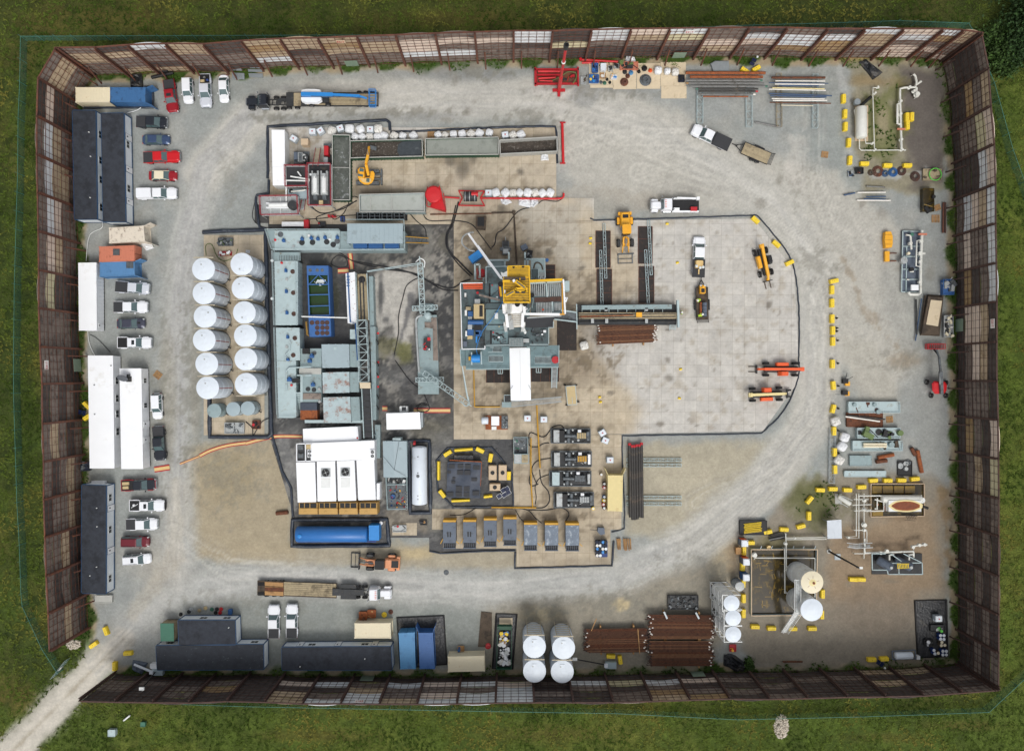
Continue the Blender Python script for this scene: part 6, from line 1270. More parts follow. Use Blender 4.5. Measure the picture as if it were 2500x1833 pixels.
for k in rg(22):y=880+k*19;b.cb(*P3(1017+k*.1,y,3.02)[:2],2.8,.12,.25,.22)
t.wp('bolt_row',b,'ds');b=MB();b.tb([P3(935,850,3.3),P3(958,1300,3.3),P3(1005,1312,3.3),P3(1025,1652,3.2)],.12,8);[b.be(P3(925,y,3.35),P3(952,y,3.35),.14)for y in(885,915,940,970)];t.wp('blue_pipe',b,'bmo')
for k in rg(7):x,y=960+RNG.rand()*45,880+RNG.rand()*330;a=P3(x,y,3.05);b=MB();b.cyl((a[0],a[1],3.),.07,.012,8);t.wp('rust_spot',b,'ro')
bx(t,'valve_box',955,1368,1012,1455,2.2,.05,'sbl')
t=th('flow_trough','open mud trough with two dark rails left of the pale slurry patch','trough',1065,1060)
pg(t,'trough',[(1012,860),(1110,860),(1128,1282),(1030,1282)],2.4,.1,'wg');b=MB();[b.be(P3(x,900,2.5),P3(x+14,1280,2.5),.22,.1)for x in(1045,1075)];t.wp('rail',b,'ds');b=MB();[b.be(P3(x,855,2.9),P3(x+18,1282,2.9),.1,.7)for x in(1012,1112)];t.wp('side_plate',b,'sbl');dc(t,'drain_pit',1065,910,.6,2.42,.03,'black')
pg(t,'side_deck',[(1128,880),(1165,880),(1180,1465),(1140,1465)],2.2,.1,'sb')
def ltc(t,name,a,b_,w,h,m='sbl',n=8,r=.09,up=Vc((0,0,1))):
 A_=Vc(a);B_=Vc(b_);d=(B_-A_).normalized();s=d.cross(up).normalized()*w/2;u=Vc((0,0,1))*h;mb=MB()
 for o in(s,-s):
  mb.be(A_+o,B_+o,r);mb.be(A_+o+u,B_+o+u,r)
  for k in rg(n+1):p=A_.lerp(B_,k/n);mb.be(p+o,p+o+u,r*.7)
  for k in rg(n):mb.be(A_.lerp(B_,k/n)+o,A_.lerp(B_,(k+1)/n)+o+u,r*.7)
 for k in rg(n+1):p=A_.lerp(B_,k/n);mb.be(p+s+u,p-s+u,r*.8);mb.be(p+s,p-s,r*.8)
 for k in rg(n):q=1 if k%2 else-1;mb.be(A_.lerp(B_,k/n)+s*q+u,A_.lerp(B_,(k+1)/n)-s*q+u,r*.7)
 return t.wp(name,mb,m)
t=th('truss_walkway','pale blue truss walkway ending in a dark belt bridge beside the tank roofs','walkway',1080,1500)
ltc(t,'truss',P3(1068,1285,4.2),P3(1088,1652,4.2),1.6,1.1,n=5);ti('C2');ltc(t,'truss',P3(1085,-5,4.2),P3(1092,195,4.2),1.6,1.1,n=3)
b=MB();ti('B2');[b.be(P3(1030+k,1310+k*20,3.9),P3(1125,1310+k*20,3.9),.3,.06)for k in rg(17)];t.wp('tread',b,'black');ti('C2')
pg(t,'landing',[(1043,202),(1142,202),(1145,256),(1048,256)],5.3,5.1,'mp')
b=MB();[pbox(b,1068+k*2,262+k*56,1140+k*2,312+k*56,4.6,4.5)for k in rg(8)];t.wp('belt',b,'bed_cover')
for s in(0,1):b=MB();b.be(P3(1064+82*s,260,5.),P3(1084+82*s,710,5.),.12,.4);t.wp('side_beam',b,'sbl')
for x,y in((1070,210),(1140,210),(1090,690),(1160,690)):b=MB();a=P3(x,y,4.5);b.be((a[0],a[1],0.05),(a[0],a[1],4.5),.14);t.wp('post',b,'sb')
t=th('white_container','plain white container at the top of the generator sheds','container',780,680);pg(t,'body',[(525,628),(1025,605),(1035,732),(530,752)],2.8,.05,'wpa');pg(t,'roof',[(523,626),(1012,603),(1022,734),(528,754)],2.86,2.8,'wr');dc(t,'port',1022,710,.15,2.86,.05,'red')
t=th('control_house','wide white control house with roof fans at both ends','control house',830,830)
pg(t,'body',[(462,762),(1180,732),(1182,908),(465,926)],3.4,.05,'wpa');pg(t,'roof',[(604,756),(1178,732),(1182,905),(604,920)],3.5,3.4,'wr')
bx(t,'plant_bay',470,768,604,918,3.46,3.3,'ds');b=MB();[b.be(P3(*a_,3.6),P3(*b_,3.6),.16,.3)for a_,b_ in(((466,764),(604,760)),((466,924),(604,920)),((468,764),(468,924)),((548,762),(550,922)),((602,760),(602,920)))];t.wp('bay_frame',b,'wpa')
for x0,y0,m in((478,775,'ms'),(555,770,'tp'),(480,850,'ms')):bx(t,'chiller',x0,y0,x0+48,y0+42,3.7,3.4,m)
def fanbox(t,x0,y0,x1,y1,z,vert=True,n=2):
 bx(t,'fan_housing',x0,y0,x1,y1,z+.35,z,'wpa')
 for k in rg(n):
  f=(k+.5)/n;x=(x0+x1)/2;y=y0+(y1-y0)*f;a=P3(x,y,z+.36);r=min((x1-x0),(y1-y0)/n)*K1*S*.4;b=MB();b.cyl((a[0],a[1],z+.35),r,.03,16);b.cur=1
  for q in rg(4):b.be((a[0]-r*cos(q*.785),a[1]-r*sin(q*.785),z+.4),(a[0]+r*cos(q*.785),a[1]+r*sin(q*.785),z+.4),.03)
  t.wp('fan',b,['black','ls'])
fanbox(t,566,815,604,888,3.5);fanbox(t,1140,820,1182,895,3.5)
GX_=[((455,936),(640,930),(652,1296),(470,1300)),((645,926),(824,920),(835,1288),(652,1292)),((830,920),(1002,916),(1018,1282),(840,1286)),((1008,914),(1182,908),(1198,1276),(1026,1280))]
for i,c in en(GX_):
 t=th('generator_house','white roofed generator house with amber radiator, %s of four'%(('leftmost','second from left','third from left','rightmost')[i]),'generator',sum(p[0]for p in c)/4,1150,group='white generator houses')
 cc=(sum(p[0]for p in c)/4,sum(p[1]for p in c)/4);pg(t,'body',[(cc[0]+(x-cc[0])*.88,cc[1]+(y-cc[1])*.98)for x,y in c],3.3,.05,'wpa');pg(t,'roof',[(x+(6 if x<cc[0]else-6),y)for x,y in c],3.42,3.3,'wr')
 x0=c[3][0]+18;x1=c[2][0]+6;bx(t,'radiator',x0,1302,x1,1404,2.6,.05,'amber_gen');bx(t,'radiator_core',x0+6,1306,x1-8,1350,2.66,2.6,'black');b=MB();[b.be(P3(x,1304,2.75),P3(x,1356,2.75),.1)for x in(x0+4,x0+50,x0+100,x1-5)];b.be(P3(x0,1356,2.75),P3(x1,1356,2.75),.1);t.wp('radiator_frame',b,'amber_gen');dc(t,'fan_hub',(x0+x1)/2,1325,.22,2.66,.1,'black')
 bx(t,'side_plate',x0-2,1360,x1+2,1408,2.5,.05,'amber_gen')
 if i in(1,2):
  fx,fy=((732,1028),(912,1022))[i-1];bx(t,'fan_plate',fx-44,fy-42,fx+44,fy+38,3.5,3.42,'ls');a=P3(fx,fy,3.6);b=MB();b.la([(.66,0),(.7,.1),(.62,.12),(.6,.02)],(a[0],a[1],3.5),24);t.wp('fan_ring',b,'ms');b=MB();b.cyl((a[0],a[1],3.5),.6,.03,20);t.wp('fan',b,'black');b=MB();[b.be((a[0]-.6*cos(q),a[1]-.6*sin(q),3.58),(a[0]+.6*cos(q),a[1]+.6*sin(q),3.58),.04)for q in(.4,.4+pi/2)];b.cyl((a[0],a[1],3.53),.12,.08,10);t.wp('fan_blade',b,'ls');bx(t,'roof_recess',fx-42,fy+48,fx+44,fy+140,3.46,3.42,'ws')
t=th('skid_deck','narrow steel deck right of the generator houses','deck',1220,830);bx(t,'deck',1183,590,1232,895,1.2,.05,'sb');bx(t,'door_box',1200,1125,1228,1275,2.6,.05,'wpa')
t=th('tool_house','pale blue tool house with a shallow pitched roof','tool house',1365,900);b=MB();pbox(b,1262,742,1470,1066,2.6,.05);t.wp('wall',b,'sbr');b=MB();
A_=[P3(1256,738,2.7),P3(1474,740,2.7),P3(1482,1068,2.7),P3(1264,1070,2.7)];r0=P3(1354,738,2.95);r1=P3(1364,1070,2.95)
b.add([A_[0],r0,r1,A_[3],A_[1],A_[2]],[(0,3,2,1),(1,2,5,4),(0,1,4),(3,5,2)]);t.wp('roof',b,'sbr');b=MB();[b.be(P3(1476,745+k*17,2.4),P3(1484,755+k*17,2.),.1,.12)for k in rg(19)];t.wp('louvre',b,'sb');b=MB();b.tb([P3(1470,1060,3.1),P3(1362,1000,3.),P3(1262,880,3.)],.025,5);b.tb([P3(1405,742,3.),P3(1362,1000,3.)],.025,5);t.wp('cable',b,'hb');bx(t,'porch',1345,712,1420,738,2.6,.05,'sbl')
t=th('parts_bin','open steel parts bin full of tools and fittings','parts bin',1385,1215);b=MB()
for a_,b_ in(((1287,1068),(1478,1066)),((1478,1066),(1482,1358)),((1482,1358),(1300,1362)),((1300,1362),(1287,1068)),((1290,1136),(1478,1134))):b.be(P3(*a_,1.3),P3(*b_,1.3),.14,.5)
t.wp('side_wall',b,'sb');bx(t,'floor',1292,1070,1478,1358,.5,.05,'ms')
def clt(t,name,x0,y0,x1,y1,z,n,mats_,smin=.15,smax=.5,seed=1,h=.35):
 R_=RS(seed)
 for k in rg(n):
  x=x0+(x1-x0)*R_.rand();y=y0+(y1-y0)*R_.rand();a=P3(x,y,z);s=smin+(smax-smin)*R_.rand();b=MB();q=R_.randint(4);an=R_.rand()*3.14
  if q==0:b.cb(a[0],a[1],z,s*1.4,s*.7,s*h*2,an)
  elif q==1:b.cyl((a[0],a[1],z),s*.5,s*h*2,10)
  elif q==2:b.tb([(a[0]-s*cos(an),a[1]-s*sin(an),z+.12),(a[0]+s*cos(an),a[1]+s*sin(an),z+.12)],.07,6)
  else:b.la([(s*.45,0),(s*.5,.1),(s*.3,.12),(s*.3,.02)],(a[0],a[1],z),12)
  t.wp(name,b,mats_[R_.randint(len(mats_))])
clt(t,'tool',1310,1150,1470,1350,.5,26,['black','ds','red','ms','bmo','yc'],seed=2,smax=.4);clt(t,'sack_scrap',1310,1080,1465,1125,.7,9,['sd','ws','ds'],.4,.7,3)
a=P3(1350,1248,.8);b=MB();b.la([(.42,0),(.46,.35),(.42,.36),(.38,.05)],(a[0],a[1],.5),18);t.wp('blue_tub',b,'bmo');b=MB()
for k in rg(7):a=P3(1475,1205+k*25,1.2);b.la([(.17,0),(.2,.05),(.13,.08),(.12,0)],(a[0],a[1],1.56),10)
t.wp('pipe_holder',b,'ls')
t=th('fuel_tank','long white rounded tank standing inside a black berm','tank',1590,1050);b=MB();a=P3(1592,800,1.4);e=P3(1594,1305,1.4);b.hc((a[0],a[1],1.45),(e[0],e[1],1.45),1.32,24,.35);t.wp('shell',b,'wt')
for y,m,r in((882,'black',.1),(1030,'black',.1),(1060,'ms',.28),(1240,'black',.08),(1272,'black',.08)):a=P3(1578,y,2.8);b=MB();b.cyl((a[0],a[1],2.7),r,.14,12);t.wp('vent',b,m)
bx(t,'saddle',1530,780,1655,1325,.5,.06,'ds');b=MB();b.tb([P3(1545,765,1.8),P3(1548,745,1.2)],.25,8);t.wp('pump',b,'red');
t=th('water_tank','long bright blue horizontal tank with a blue cabinet at its right end','water tank',800,1590);b=MB();a=P3(475,1590,1.5);e=P3(1110,1590,1.5);b.hc((a[0],a[1],1.5),(e[0],e[1],1.5),1.35,28,.3);t.wp('shell',b,'blue_tank');a=P3(492,1610,2.9);b=MB();b.la([(.35,0),(.35,.25),(.2,.3),(.01,.32)],(a[0],a[1],2.7),14);t.wp('manhole',b,'bbr');bx(t,'cabinet',1128,1510,1222,1648,2.4,.06,'bbr');a=P3(1240,1488,.5)
b=MB();ppr(b,[(480,1655),(1200,1650),(1190,1665),(480,1668)],.6,.06);t.wp('skid',b,'blue_deep');b=MB();b.la([(.3,0),(.33,.55),(.31,.6)],(a[0],a[1],.05),16);sg('white_drum','white topped drum at the corner of the blue tank berm','drum',b,'sack')
t=th('pump_house','white metal pump house beside the red and yellow cable ramp','pump house',1440,560);bx(t,'body',1290,480,1598,628,2.6,.05,'wpa');pg(t,'roof',[(1286,485),(1596,473),(1606,628),(1292,634)],2.7,2.6,'wr');bx(t,'end_frame',1604,478,1624,612,2.2,.05,'galv')
t=th('light_box','square white framed box with a dark screen above the pump house','box',1445,445);bx(t,'body',1410,420,1482,472,1.6,.05,'ws');bx(t,'screen',1430,426,1470,462,1.64,1.6,'gd')
t=th('covered_pit_frame','dark grey tarpaulin cover with square pads over a steel frame inside the barrier ring','covered frame',2000,1090);b=MB();
nx_,ny_=24,24;C_=[(1850,930),(2158,925),(2148,1262),(1838,1252)];vs=[]
for j in rg(ny_+1):
 for i in rg(nx_+1):
  u,v=i/nx_,j/ny_;x=(C_[0][0]*(1-u)+C_[1][0]*u)*(1-v)+(C_[3][0]*(1-u)+C_[2][0]*u)*v;y=(C_[0][1]*(1-u)+C_[1][1]*u)*(1-v)+(C_[3][1]*(1-u)+C_[2][1]*u)*v
  vs.append(W(x,y,1.5+.12*sin(u*9)*sin(v*7)-.25*max(0,abs(u-.5)*2-.85)*6*.3+.05*RNG.rand()))
b.add(vs,[(j*(nx_+1)+i,(j+1)*(nx_+1)+i,(j+1)*(nx_+1)+i+1,j*(nx_+1)+i+1)for j in rg(ny_)for i in rg(nx_)],True);ppr(b,C_,1.3,.05);t.wp('cover',b,'vinyl_grey')
for x0,y0,w,h_ in((1943,950,52,38),(2010,952,52,40),(1937,1005,56,42),(2005,1007,54,42),(1928,1150,56,48),(1998,1152,54,48),(1925,1205,56,44),(1998,1208,52,44),(1860,950,56,38),(2085,962,60,40),(2070,1075,50,30),(1850,1010,30,24),(1895,1068,26,22),(1885,1102,34,26),(1845,1205,58,40),(2080,1195,60,40)):bx(t,'pad',x0,y0,x0+w,y0+h_,1.68,1.4,'bed_cover')
b=MB();b.be(P3(1868,912,1.5),P3(2162,928,1.5),.14);b.be(P3(2162,928,1.5),P3(2152,1150,1.5),.1);t.wp('edge_bar',b,'ro');bx(t,'side_tarp',1910,868,2085,915,1.,.05,'lbk')
for i,(tl,x0,y0,x1,y1)in en((('C2',2225,960,2300,1095),('C3',64,956,140,1098),('C3',-20,1128,82,1194))):
 ti(tl);t=th('cooler_unit','beige rounded unit with a dark fan circle, %s in the barrier ring'%('left','right','lowest')[i],'cooler',(x0+x1)/2,(y0+y1)/2,group='beige cooler units');
 b=MB();A_=P3(x0,y1,1.1);E_=P3(x1,y0,1.1);b.loft([rr(E_[0]-A_[0],E_[1]-A_[1],.15,z,(A_[0]+E_[0])/2,(A_[1]+E_[1])/2)for z in(.05,1.0)]+[rr(E_[0]-A_[0]-.2,E_[1]-A_[1]-.2,.15,1.15,(A_[0]+E_[0])/2,(A_[1]+E_[1])/2)]);t.wp('body',b,'fiberglass_tan');a=((A_[0]+E_[0])/2,(A_[1]+E_[1])/2);b=MB();b.cyl((a[0],a[1],1.15),.36,.05,16);t.wp('fan',b,'black')
ti('C3');t=th('solar_trailer','small solar trailer with tilted panels at the lower right of the barrier ring','solar trailer',120,1210)
for x,y in((108,1190),(140,1175),(118,1232),(155,1210),(72,1242)):a=P3(x,y,1.3);b=MB();b.cb(a[0],a[1],1.25,.85,.75,.05,.6);b.cur=1;b.cb(a[0],a[1],1.31,.76,.66,.01,.6);t.wp('solar_panel',b,['ws','solar'])
b=MB();a=P3(110,1215,.5);b.cb(a[0],a[1],.05,1.4,.8,.6,.6);t.wp('base',b,'ds')
EB=[('C2',1808,1482,1926),('C2',1993,1480,2112),('C2',2182,1466,2300),('C3',108,1455,230),('C3',298,1506,420),('C3',490,1508,612),('C3',680,1510,803)]
for i,(tl,x0,y0,x1)in en(EB):
 ti(tl);t=th('engine_enclosure','grey engine box with amber trim, %s of seven in the lower row'%ordn(i+1,7,'left','right'),'engine box',(x0+x1)/2,y0+110,.11,group='grey engine boxes in the lower row');y1=y0+(190 if i<4 else 185);m='sgr' if i<4 else 'slab_grey_worn'
 bx(t,'housing',x0,y0,x1,y1,2.3,.11,m);bx(t,'amber_trim',x0,y0-20,x1,y0-1,2.25,.11,'amber');bx(t,'radiator_bay',x0+4,y1+2,x1-4,y1+45,1.6,.11,'black');b=MB();[b.be(P3(x0+8+k*(x1-x0-16)/6,y1+3,1.75),P3(x0+8+k*(x1-x0-16)/6,y1+44,1.75),.06)for k in rg(7)];b.be(P3(x0,y1+46,1.7),P3(x1,y1+46,1.7),.14,.3);t.wp('radiator_bar',b,'sgr')
 if i<4:
  for s in(0,1):bx(t,'vent_slot',(x0+x1)/2-20+22*s,y0+88,(x0+x1)/2-8+22*s,y0+135,2.32,2.3,'black')
 else:
  for q in rg(4):bx(t,'lid_panel',x0+8+(q%2)*56,y0+15+(q//2)*70,x0+56+(q%2)*56,y0+75+(q//2)*70,2.33,2.3,m)
 for s in(0,1):b=MB();b.be(P3((x0,x1)[s],y1-(20 if s else 40),1.6),P3((x0,x1)[s]+(28,-24)[1-s]if s else x0-22,y1+5,1.3),.12);t.wp('door_strut',b,'amber')
PS=[(545,625,905,755),(550,832,915,972),(532,1012,912,1150),(572,1206,935,1346)]
for i,(x0,y0,x1,y1)in en(PS):
 ti('C3');t=th('pump_skid','grey diesel mud pump skid, %s of four stacked beside the yellow pipe'%ordn(i+1,4,'top','bottom'),'pump skid',(x0+x1)/2,(y0+y1)/2,.11,group='diesel pump skids')
 bx(t,'skid',x0,y0,x1,y1,.5,.11,'ds');b=MB();[b.be(P3(*a_,.6),P3(*b_,.6),.16,.2)for a_,b_ in(((x0,y0),(x1,y0)),((x0,y1),(x1,y1)),((x0,y0),(x0,y1)),((x1,y0),(x1,y1)))];t.wp('frame',b,'ms')
 xs_=x0+25;bx(t,'power_end',xs_,y0+14,xs_+(52 if i!=2 else 66),y1-6,2.1,.5,'ls' if i!=2 else 'sbl');
 if i in(0,3):bx(t,'crosshead_pit',xs_+54,y0+18,xs_+100,y1-8,1.5,.5,'black')
 b=MB();b.hc(P3(xs_+100,(y0+y1)/2,1.6),P3(xs_+200,(y0+y1)/2,1.6),.3,10);t.wp('drive_shaft',b,'ms')
 for s in(-1,1):b=MB();b.hc(P3(xs_+135,(y0+y1)/2+s*18,1.5),P3(xs_+135,(y0+y1)/2+s*58,1.5),.33,10);t.wp('fluid_cylinder',b,'ms')
 for dx in(110,175):
  for s in(-1,1):a=P3(xs_+dx,(y0+y1)/2+s*52,1.9);b=MB();b.la([(.16,0),(.16,.2),(.08,.22),(.01,.22)],(a[0],a[1],1.6),10);t.wp('valve_cap',b,'ls')
 bx(t,'engine_block',xs_+215,(y0+y1)/2-25,xs_+300,(y0+y1)/2+25,1.6,.5,('tp','amber','ms','ls')[i]);b=MB();[b.be(P3(xs_+212+k*22,(y0+y1)/2-30,1.8),P3(xs_+212+k*22,(y0+y1)/2+30,1.8),.07)for k in rg(6)];t.wp('engine_pipe',b,'ms');bx(t,'white_tank_box',xs_+222,y0+10,xs_+252,y0+34,1.9,1.2,'sack');bx(t,'radiator',x1-30,y0+30,x1-8,y1-20,1.9,.5,('ms','wpa','ls','ms')[i]);clt(t,'fitting',xs_+110,y0+15,x1-30,y1-15,.9,10,['ms','ds','ls','black'],seed=20+i,smax=.45)
ti('C3')
t=th('valve_unit','open grey valve unit left of the uppermost pump skid','valve unit',270,775,.11);bx(t,'floor',205,702,332,856,.5,.11,'ms');b=MB();[b.be(P3(*a_,1.1),P3(*b_,1.1),.1,.9)for a_,b_ in(((204,702),(332,702)),((332,702),(332,856)),((332,856),(204,856)),((204,856),(204,702)))];t.wp('side_wall',b,'sb');clt(t,'fitting',215,720,325,830,.5,12,['ds','ls','green_paint','ms'],seed=5)
t=th('mixing_bin','small grey bin with one white and one tan half below the valve unit','bin',272,900,.11);bx(t,'body',206,856,340,945,1.2,.11,'sb');bx(t,'white_lid',212,862,272,938,1.26,1.2,'ls');bx(t,'tan_lid',276,862,334,938,1.24,1.2,'wg')
t=th('compressor_skid','compressor skid with a white tank and open engine below the rig','compressor',80,575,.11);bx(t,'skid',-55,505,150,632,.4,.11,'ro');ti('C2');b=MB();b.hc(P3(2165,550,1.1),P3(2220,550,1.1),.62,14,.1);t.wp('tank',b,'wt');ti('C3');bx(t,'white_housing',-2,512,70,595,1.4,.4,'wpa');bx(t,'engine_bay',92,508,150,625,.9,.4,'ms');clt(t,'fitting',95,515,148,620,.9,12,['ls','ms','ds'],seed=6,smax=.35);bx(t,'white_box',0,605,45,635,.9,.3,'ws')
t=th('platform_trolley','tan topped trolley table with red wheels below the rig','trolley',735,320,.11);pg(t,'table_top',[(685,238),(765,230),(780,398),(700,402)],.9,.8,'tp');b=MB();[b.be(P3(*a_,.85),P3(*b_,.85),.1)for a_,b_ in(((680,238),(768,228)),((768,228),(783,402)),((783,402),(698,406)),((698,406),(680,238)),((738,335),(742,395)))];t.wp('frame',b,'sbl')
for x,y in((672,225),(775,225),(690,408),(795,378)):a=P3(x,y,.3);q=t.pt('caster',wheel_me(.22,.2),None);q.location=t.inv@Vc((a[0],a[1],.33))
ti('B2');t=th('hose_gantry','slanting pale blue lattice gantry tower with a long thin arm, upper','gantry',1640,1000)
ltc(t,'lattice_mast',P3(1625,1225,1.6),P3(1602,765,5.),.85,.8,n=10);b=MB();b.be(P3(1600,770,5.8),P3(1592,698,6.2),.15);b.be(P3(1590,760,5.8),P3(1110,835,4.),.13);b.be(P3(1590,775,5.4),P3(1115,842,3.6),.08);t.wp('arm',b,'sbl');b=MB();b.tb(spt([P3(1560,750,5.),P3(1600,718,6.),P3(1640,745,5.6),P3(1635,800,5.)]),.1,7);t.wp('hose',b,'ws')
ltc(t,'cross_beam',P3(1532,1178,1.6),P3(1760,1166,1.6),.75,.7,n=8);bx(t,'base',1590,1130,1720,1200,1.2,.05,'sb')
b=MB();a=P3(1665,1240,2.);b.la([(.7,0),(.5,.3),(.2,.4)],(a[0],a[1],1.6),12);t.wp('swivel',b,'sbl')
t=th('pump_barge_skid','long grey skid with a curved dark pipe and a small red engine','skid',1670,1450);pg(t,'deck',[(1590,1240),(1750,1235),(1755,1320),(1765,1600),(1770,1960),(1580,1960),(1570,1320)],1.2,.05,'sb');pg(t,'walkway',[(1700,1260),(1750,1260),(1765,1652),(1718,1652),(1715,1360),(1640,1350),(1640,1300),(1700,1300)],1.35,1.2,'pnl')
b=MB();b.tb(spt([P3(1620,1235,1.8),P3(1570,1260,1.6),P3(1562,1330,1.5),P3(1580,1652,1.5),P3(1590,1760,1.5)]),.2,8);t.wp('curved_pipe',b,'ls');bx(t,'engine',1630,1450,1690,1560,2.,1.3,'ds');bx(t,'engine_cover',1665,1440,1692,1470,2.2,2.,'rb');clt(t,'engine_part',1632,1450,1688,1560,2.,8,['ls','red','ms','ws'],seed=9,smax=.4)
ti('C2');t=th('hose_gantry','slanting pale blue lattice gantry lying across the mat edge, lower','gantry',1850,260)
ltc(t,'lattice_mast',P3(1635,112,1.8),P3(2040,400,5.),.85,.8,n=10);b=MB();b.be(P3(2030,395,5.4),P3(2070,418,5.6),.15);b.be(P3(1985,50,7.),P3(2045,385,5.5),.14);b.tb(spt([P3(1985,385,5.),P3(2010,415,5.),P3(2050,400,5.3),P3(2040,330,5.5)]),.08,7);t.wp('arm',b,'sbl');ltc(t,'cross_beam',P3(1562,178,1.4),P3(1815,172,1.4),.75,.6,n=8);bx(t,'base',1620,120,1740,225,1.1,.05,'sbl')
ti('E3')
t=th('covered_tank','long white sheeted tank along the left edge of the mats','covered tank',145,500,.11);pg(t,'body',[(25,-20),(262,-20),(272,998),(48,1002)],2.9,.11,'ws');b=MB();[ppr(b,[(22+k*8,-20+k*340),(262+k*3,-20+k*340),(264+k*3,318+k*340),(28+k*8,318+k*340)],3.05,2.9)for k in rg(3)];t.wp('roof_sheet',b,'wr')
def plat(lb,cor,z,floor,railm='red_rail',legs=True):
 t=th('work_platform',lb,'platform',sum(p[0]for p in cor)/4,sum(p[1]for p in cor)/4,.11);pg(t,'deck',cor,z,z-.25,floor);rail(t,cor,z,railm,True,h=1.1,gap=1.2,r=.06);b=MB();P=[Vc(W(x,y,z))for x,y in cor];[b.be(P[i],P[(i+1)%4],.16,.2)for i in rg(4)];t.wp('edge_frame',b,'ls')
 for p in P:q=MB();q.be((p.x,p.y,.11),(p.x,p.y,z-.2),.16);t.wp('leg',q,'ls')
 return t
t=plat('red railed work platform holding two long grey separators',[(700,615),(1120,615),(1130,1375),(712,1378)],2.8,'ds')
for i,x0 in en((755,920)):
 b=MB();pbox(b,x0,730,x0+130,1165,3.6,2.9);u=t.wp('centrifuge_frame',b,'ls');b=MB();b.hc(P3(x0+62,840,3.9),P3(x0+62,1140,3.9),.42,14);t.wp('drum',b,'ws');bx(t,'motor_cover',x0+30,775,x0+90,860,4.3,3.6,'ls');bx(t,'feed_gap',x0+25,730,x0+95,775,3.7,3.6,'black');bx(t,'outlet',x0+35,1165,x0+105,1260,3.2,2.8,'ms')
pg(t,'tarp',[(725,645),(1095,645),(1095,720),(725,725)],2.9,2.8,'lbk');dc(t,'lamp',735,798,.2,3.2,.25,'lamp_glass');bx(t,'box',890,1272,960,1345,3.3,2.8,'tp')
t=plat('red railed platform over a dark round tank with white pipes',[(285,650),(672,650),(680,1025),(295,1030)],2.6,'bed_cover');dc(t,'tank_lid',505,840,1.3,2.62,.06,'ds',28);b=MB();b.tb([P3(370,832,3.),P3(720,888,3.)],.14,8);b.tb([P3(250,905,3.),P3(720,915,3.)],.14,8);b.tb([P3(500,745,3.),P3(565,830,3.)],.13,8);b.tb([P3(288,905,3.),P3(292,1290,3.)],.14,8);t.wp('pipe',b,'ws')
t=th('stairway','red and grey stairs climbing to the separator platform','stairs',860,450,.11);b=MB();[b.be(P3(835-k*4.5,330+k*24,.3+k*.2),P3(925-k*4.5,330+k*24,.3+k*.2),.2,.05)for k in rg(13)];t.wp('tread',b,'tan_steel')
for dx in(0,95):b=MB();b.be(P3(830+dx,310,1.3),P3(775+dx,640,3.9),.08);b.be(P3(830+dx,310,.8),P3(775+dx,640,3.4),.08);t.wp('handrail',b,'red_rail')
t=th('diesel_engine_skid','open grey engine skid left of the red stairs','engine skid',570,470,.11);bx(t,'skid',430,378,710,600,.5,.11,'ms');bx(t,'cover',430,390,500,520,1.5,.5,'sgr');bx(t,'tank_frame',505,390,590,560,1.6,.5,'ls');bx(t,'tank_pit',518,400,578,550,1.64,1.6,'ms');bx(t,'engine',600,440,690,560,1.5,.5,'ds');clt(t,'engine_part',605,440,690,560,1.5,9,['ls','ms','ws'],seed=11,smax=.35)
t=th('red_tank_unit','small red tank on a grey frame between the stairs and the mud bin','tank',1030,340,.11);bx(t,'tank',982,272,1062,440,1.9,.6,'red');bx(t,'frame',975,230,1115,275,1.3,.11,'ms');bx(t,'grey_cover',975,480,1050,620,1.7,.11,'ls');bx(t,'skid',980,440,1125,620,.6,.11,'ds')
sg('tan_box','tan box with a red spot standing on the mats near the white tote','box',MB().box(*P3(608,305,.12),*P3(690,140,1.7)),'fiberglass_tan')
ti('B2')
t=plat('red railed grey platform carrying a white centrifuge at the left of the mats',[(140,155),(480,148),(492,318),(150,325)],2.6,'ls')
b=MB();b.hc(P3(215,230,3.2),P3(385,225,3.2),.42,14);t.wp('drum',b,'ws');bx(t,'frame_rail',185,205,420,215,3.,2.6,'wpa');bx(t,'frame_rail',185,245,420,255,3.,2.6,'wpa');dc(t,'motor',425,228,.8,2.6,.8,'ds');
for k in rg(1,4):bx(t,'grating_bar',140+k*88,160,143+k*88,318,2.66,2.6,'ws')
t=th('stairway','small red stairs at the right of the white centrifuge platform','stairs',515,215,.11);b=MB();[b.be(P3(490+k*2,270-k*9,2.2-k*.2),P3(535+k*2,262-k*9,2.2-k*.2),.2,.05)for k in rg(9)];t.wp('tread',b,'ls');b=MB();b.be(P3(490,290,3.),P3(515,175,1.4),.09);b.be(P3(535,280,3.),P3(548,175,1.4),.09);t.wp('handrail',b,'red_rail')
t=th('filter_box','pale grey box with a white elbow pipe above the centrifuge platform','box',480,115,.11);bx(t,'body',385,80,560,165,1.8,.11,'sbr');bx(t,'opening',398,82,430,118,1.84,1.8,'black');b=MB();b.tb([P3(415,105,2.1),P3(520,95,2.1),P3(548,88,2.1)],.15,8);t.wp('pipe',b,'pw')
t=th('flat_unit','low white unit with a red end cap on the mats','machine',455,400,.11);bx(t,'body',330,382,530,422,1.1,.11,'wpa');bx(t,'red_cap',532,362,575,438,1.2,.11,'red');bx(t,'black_side',340,422,535,440,.8,.11,'black')
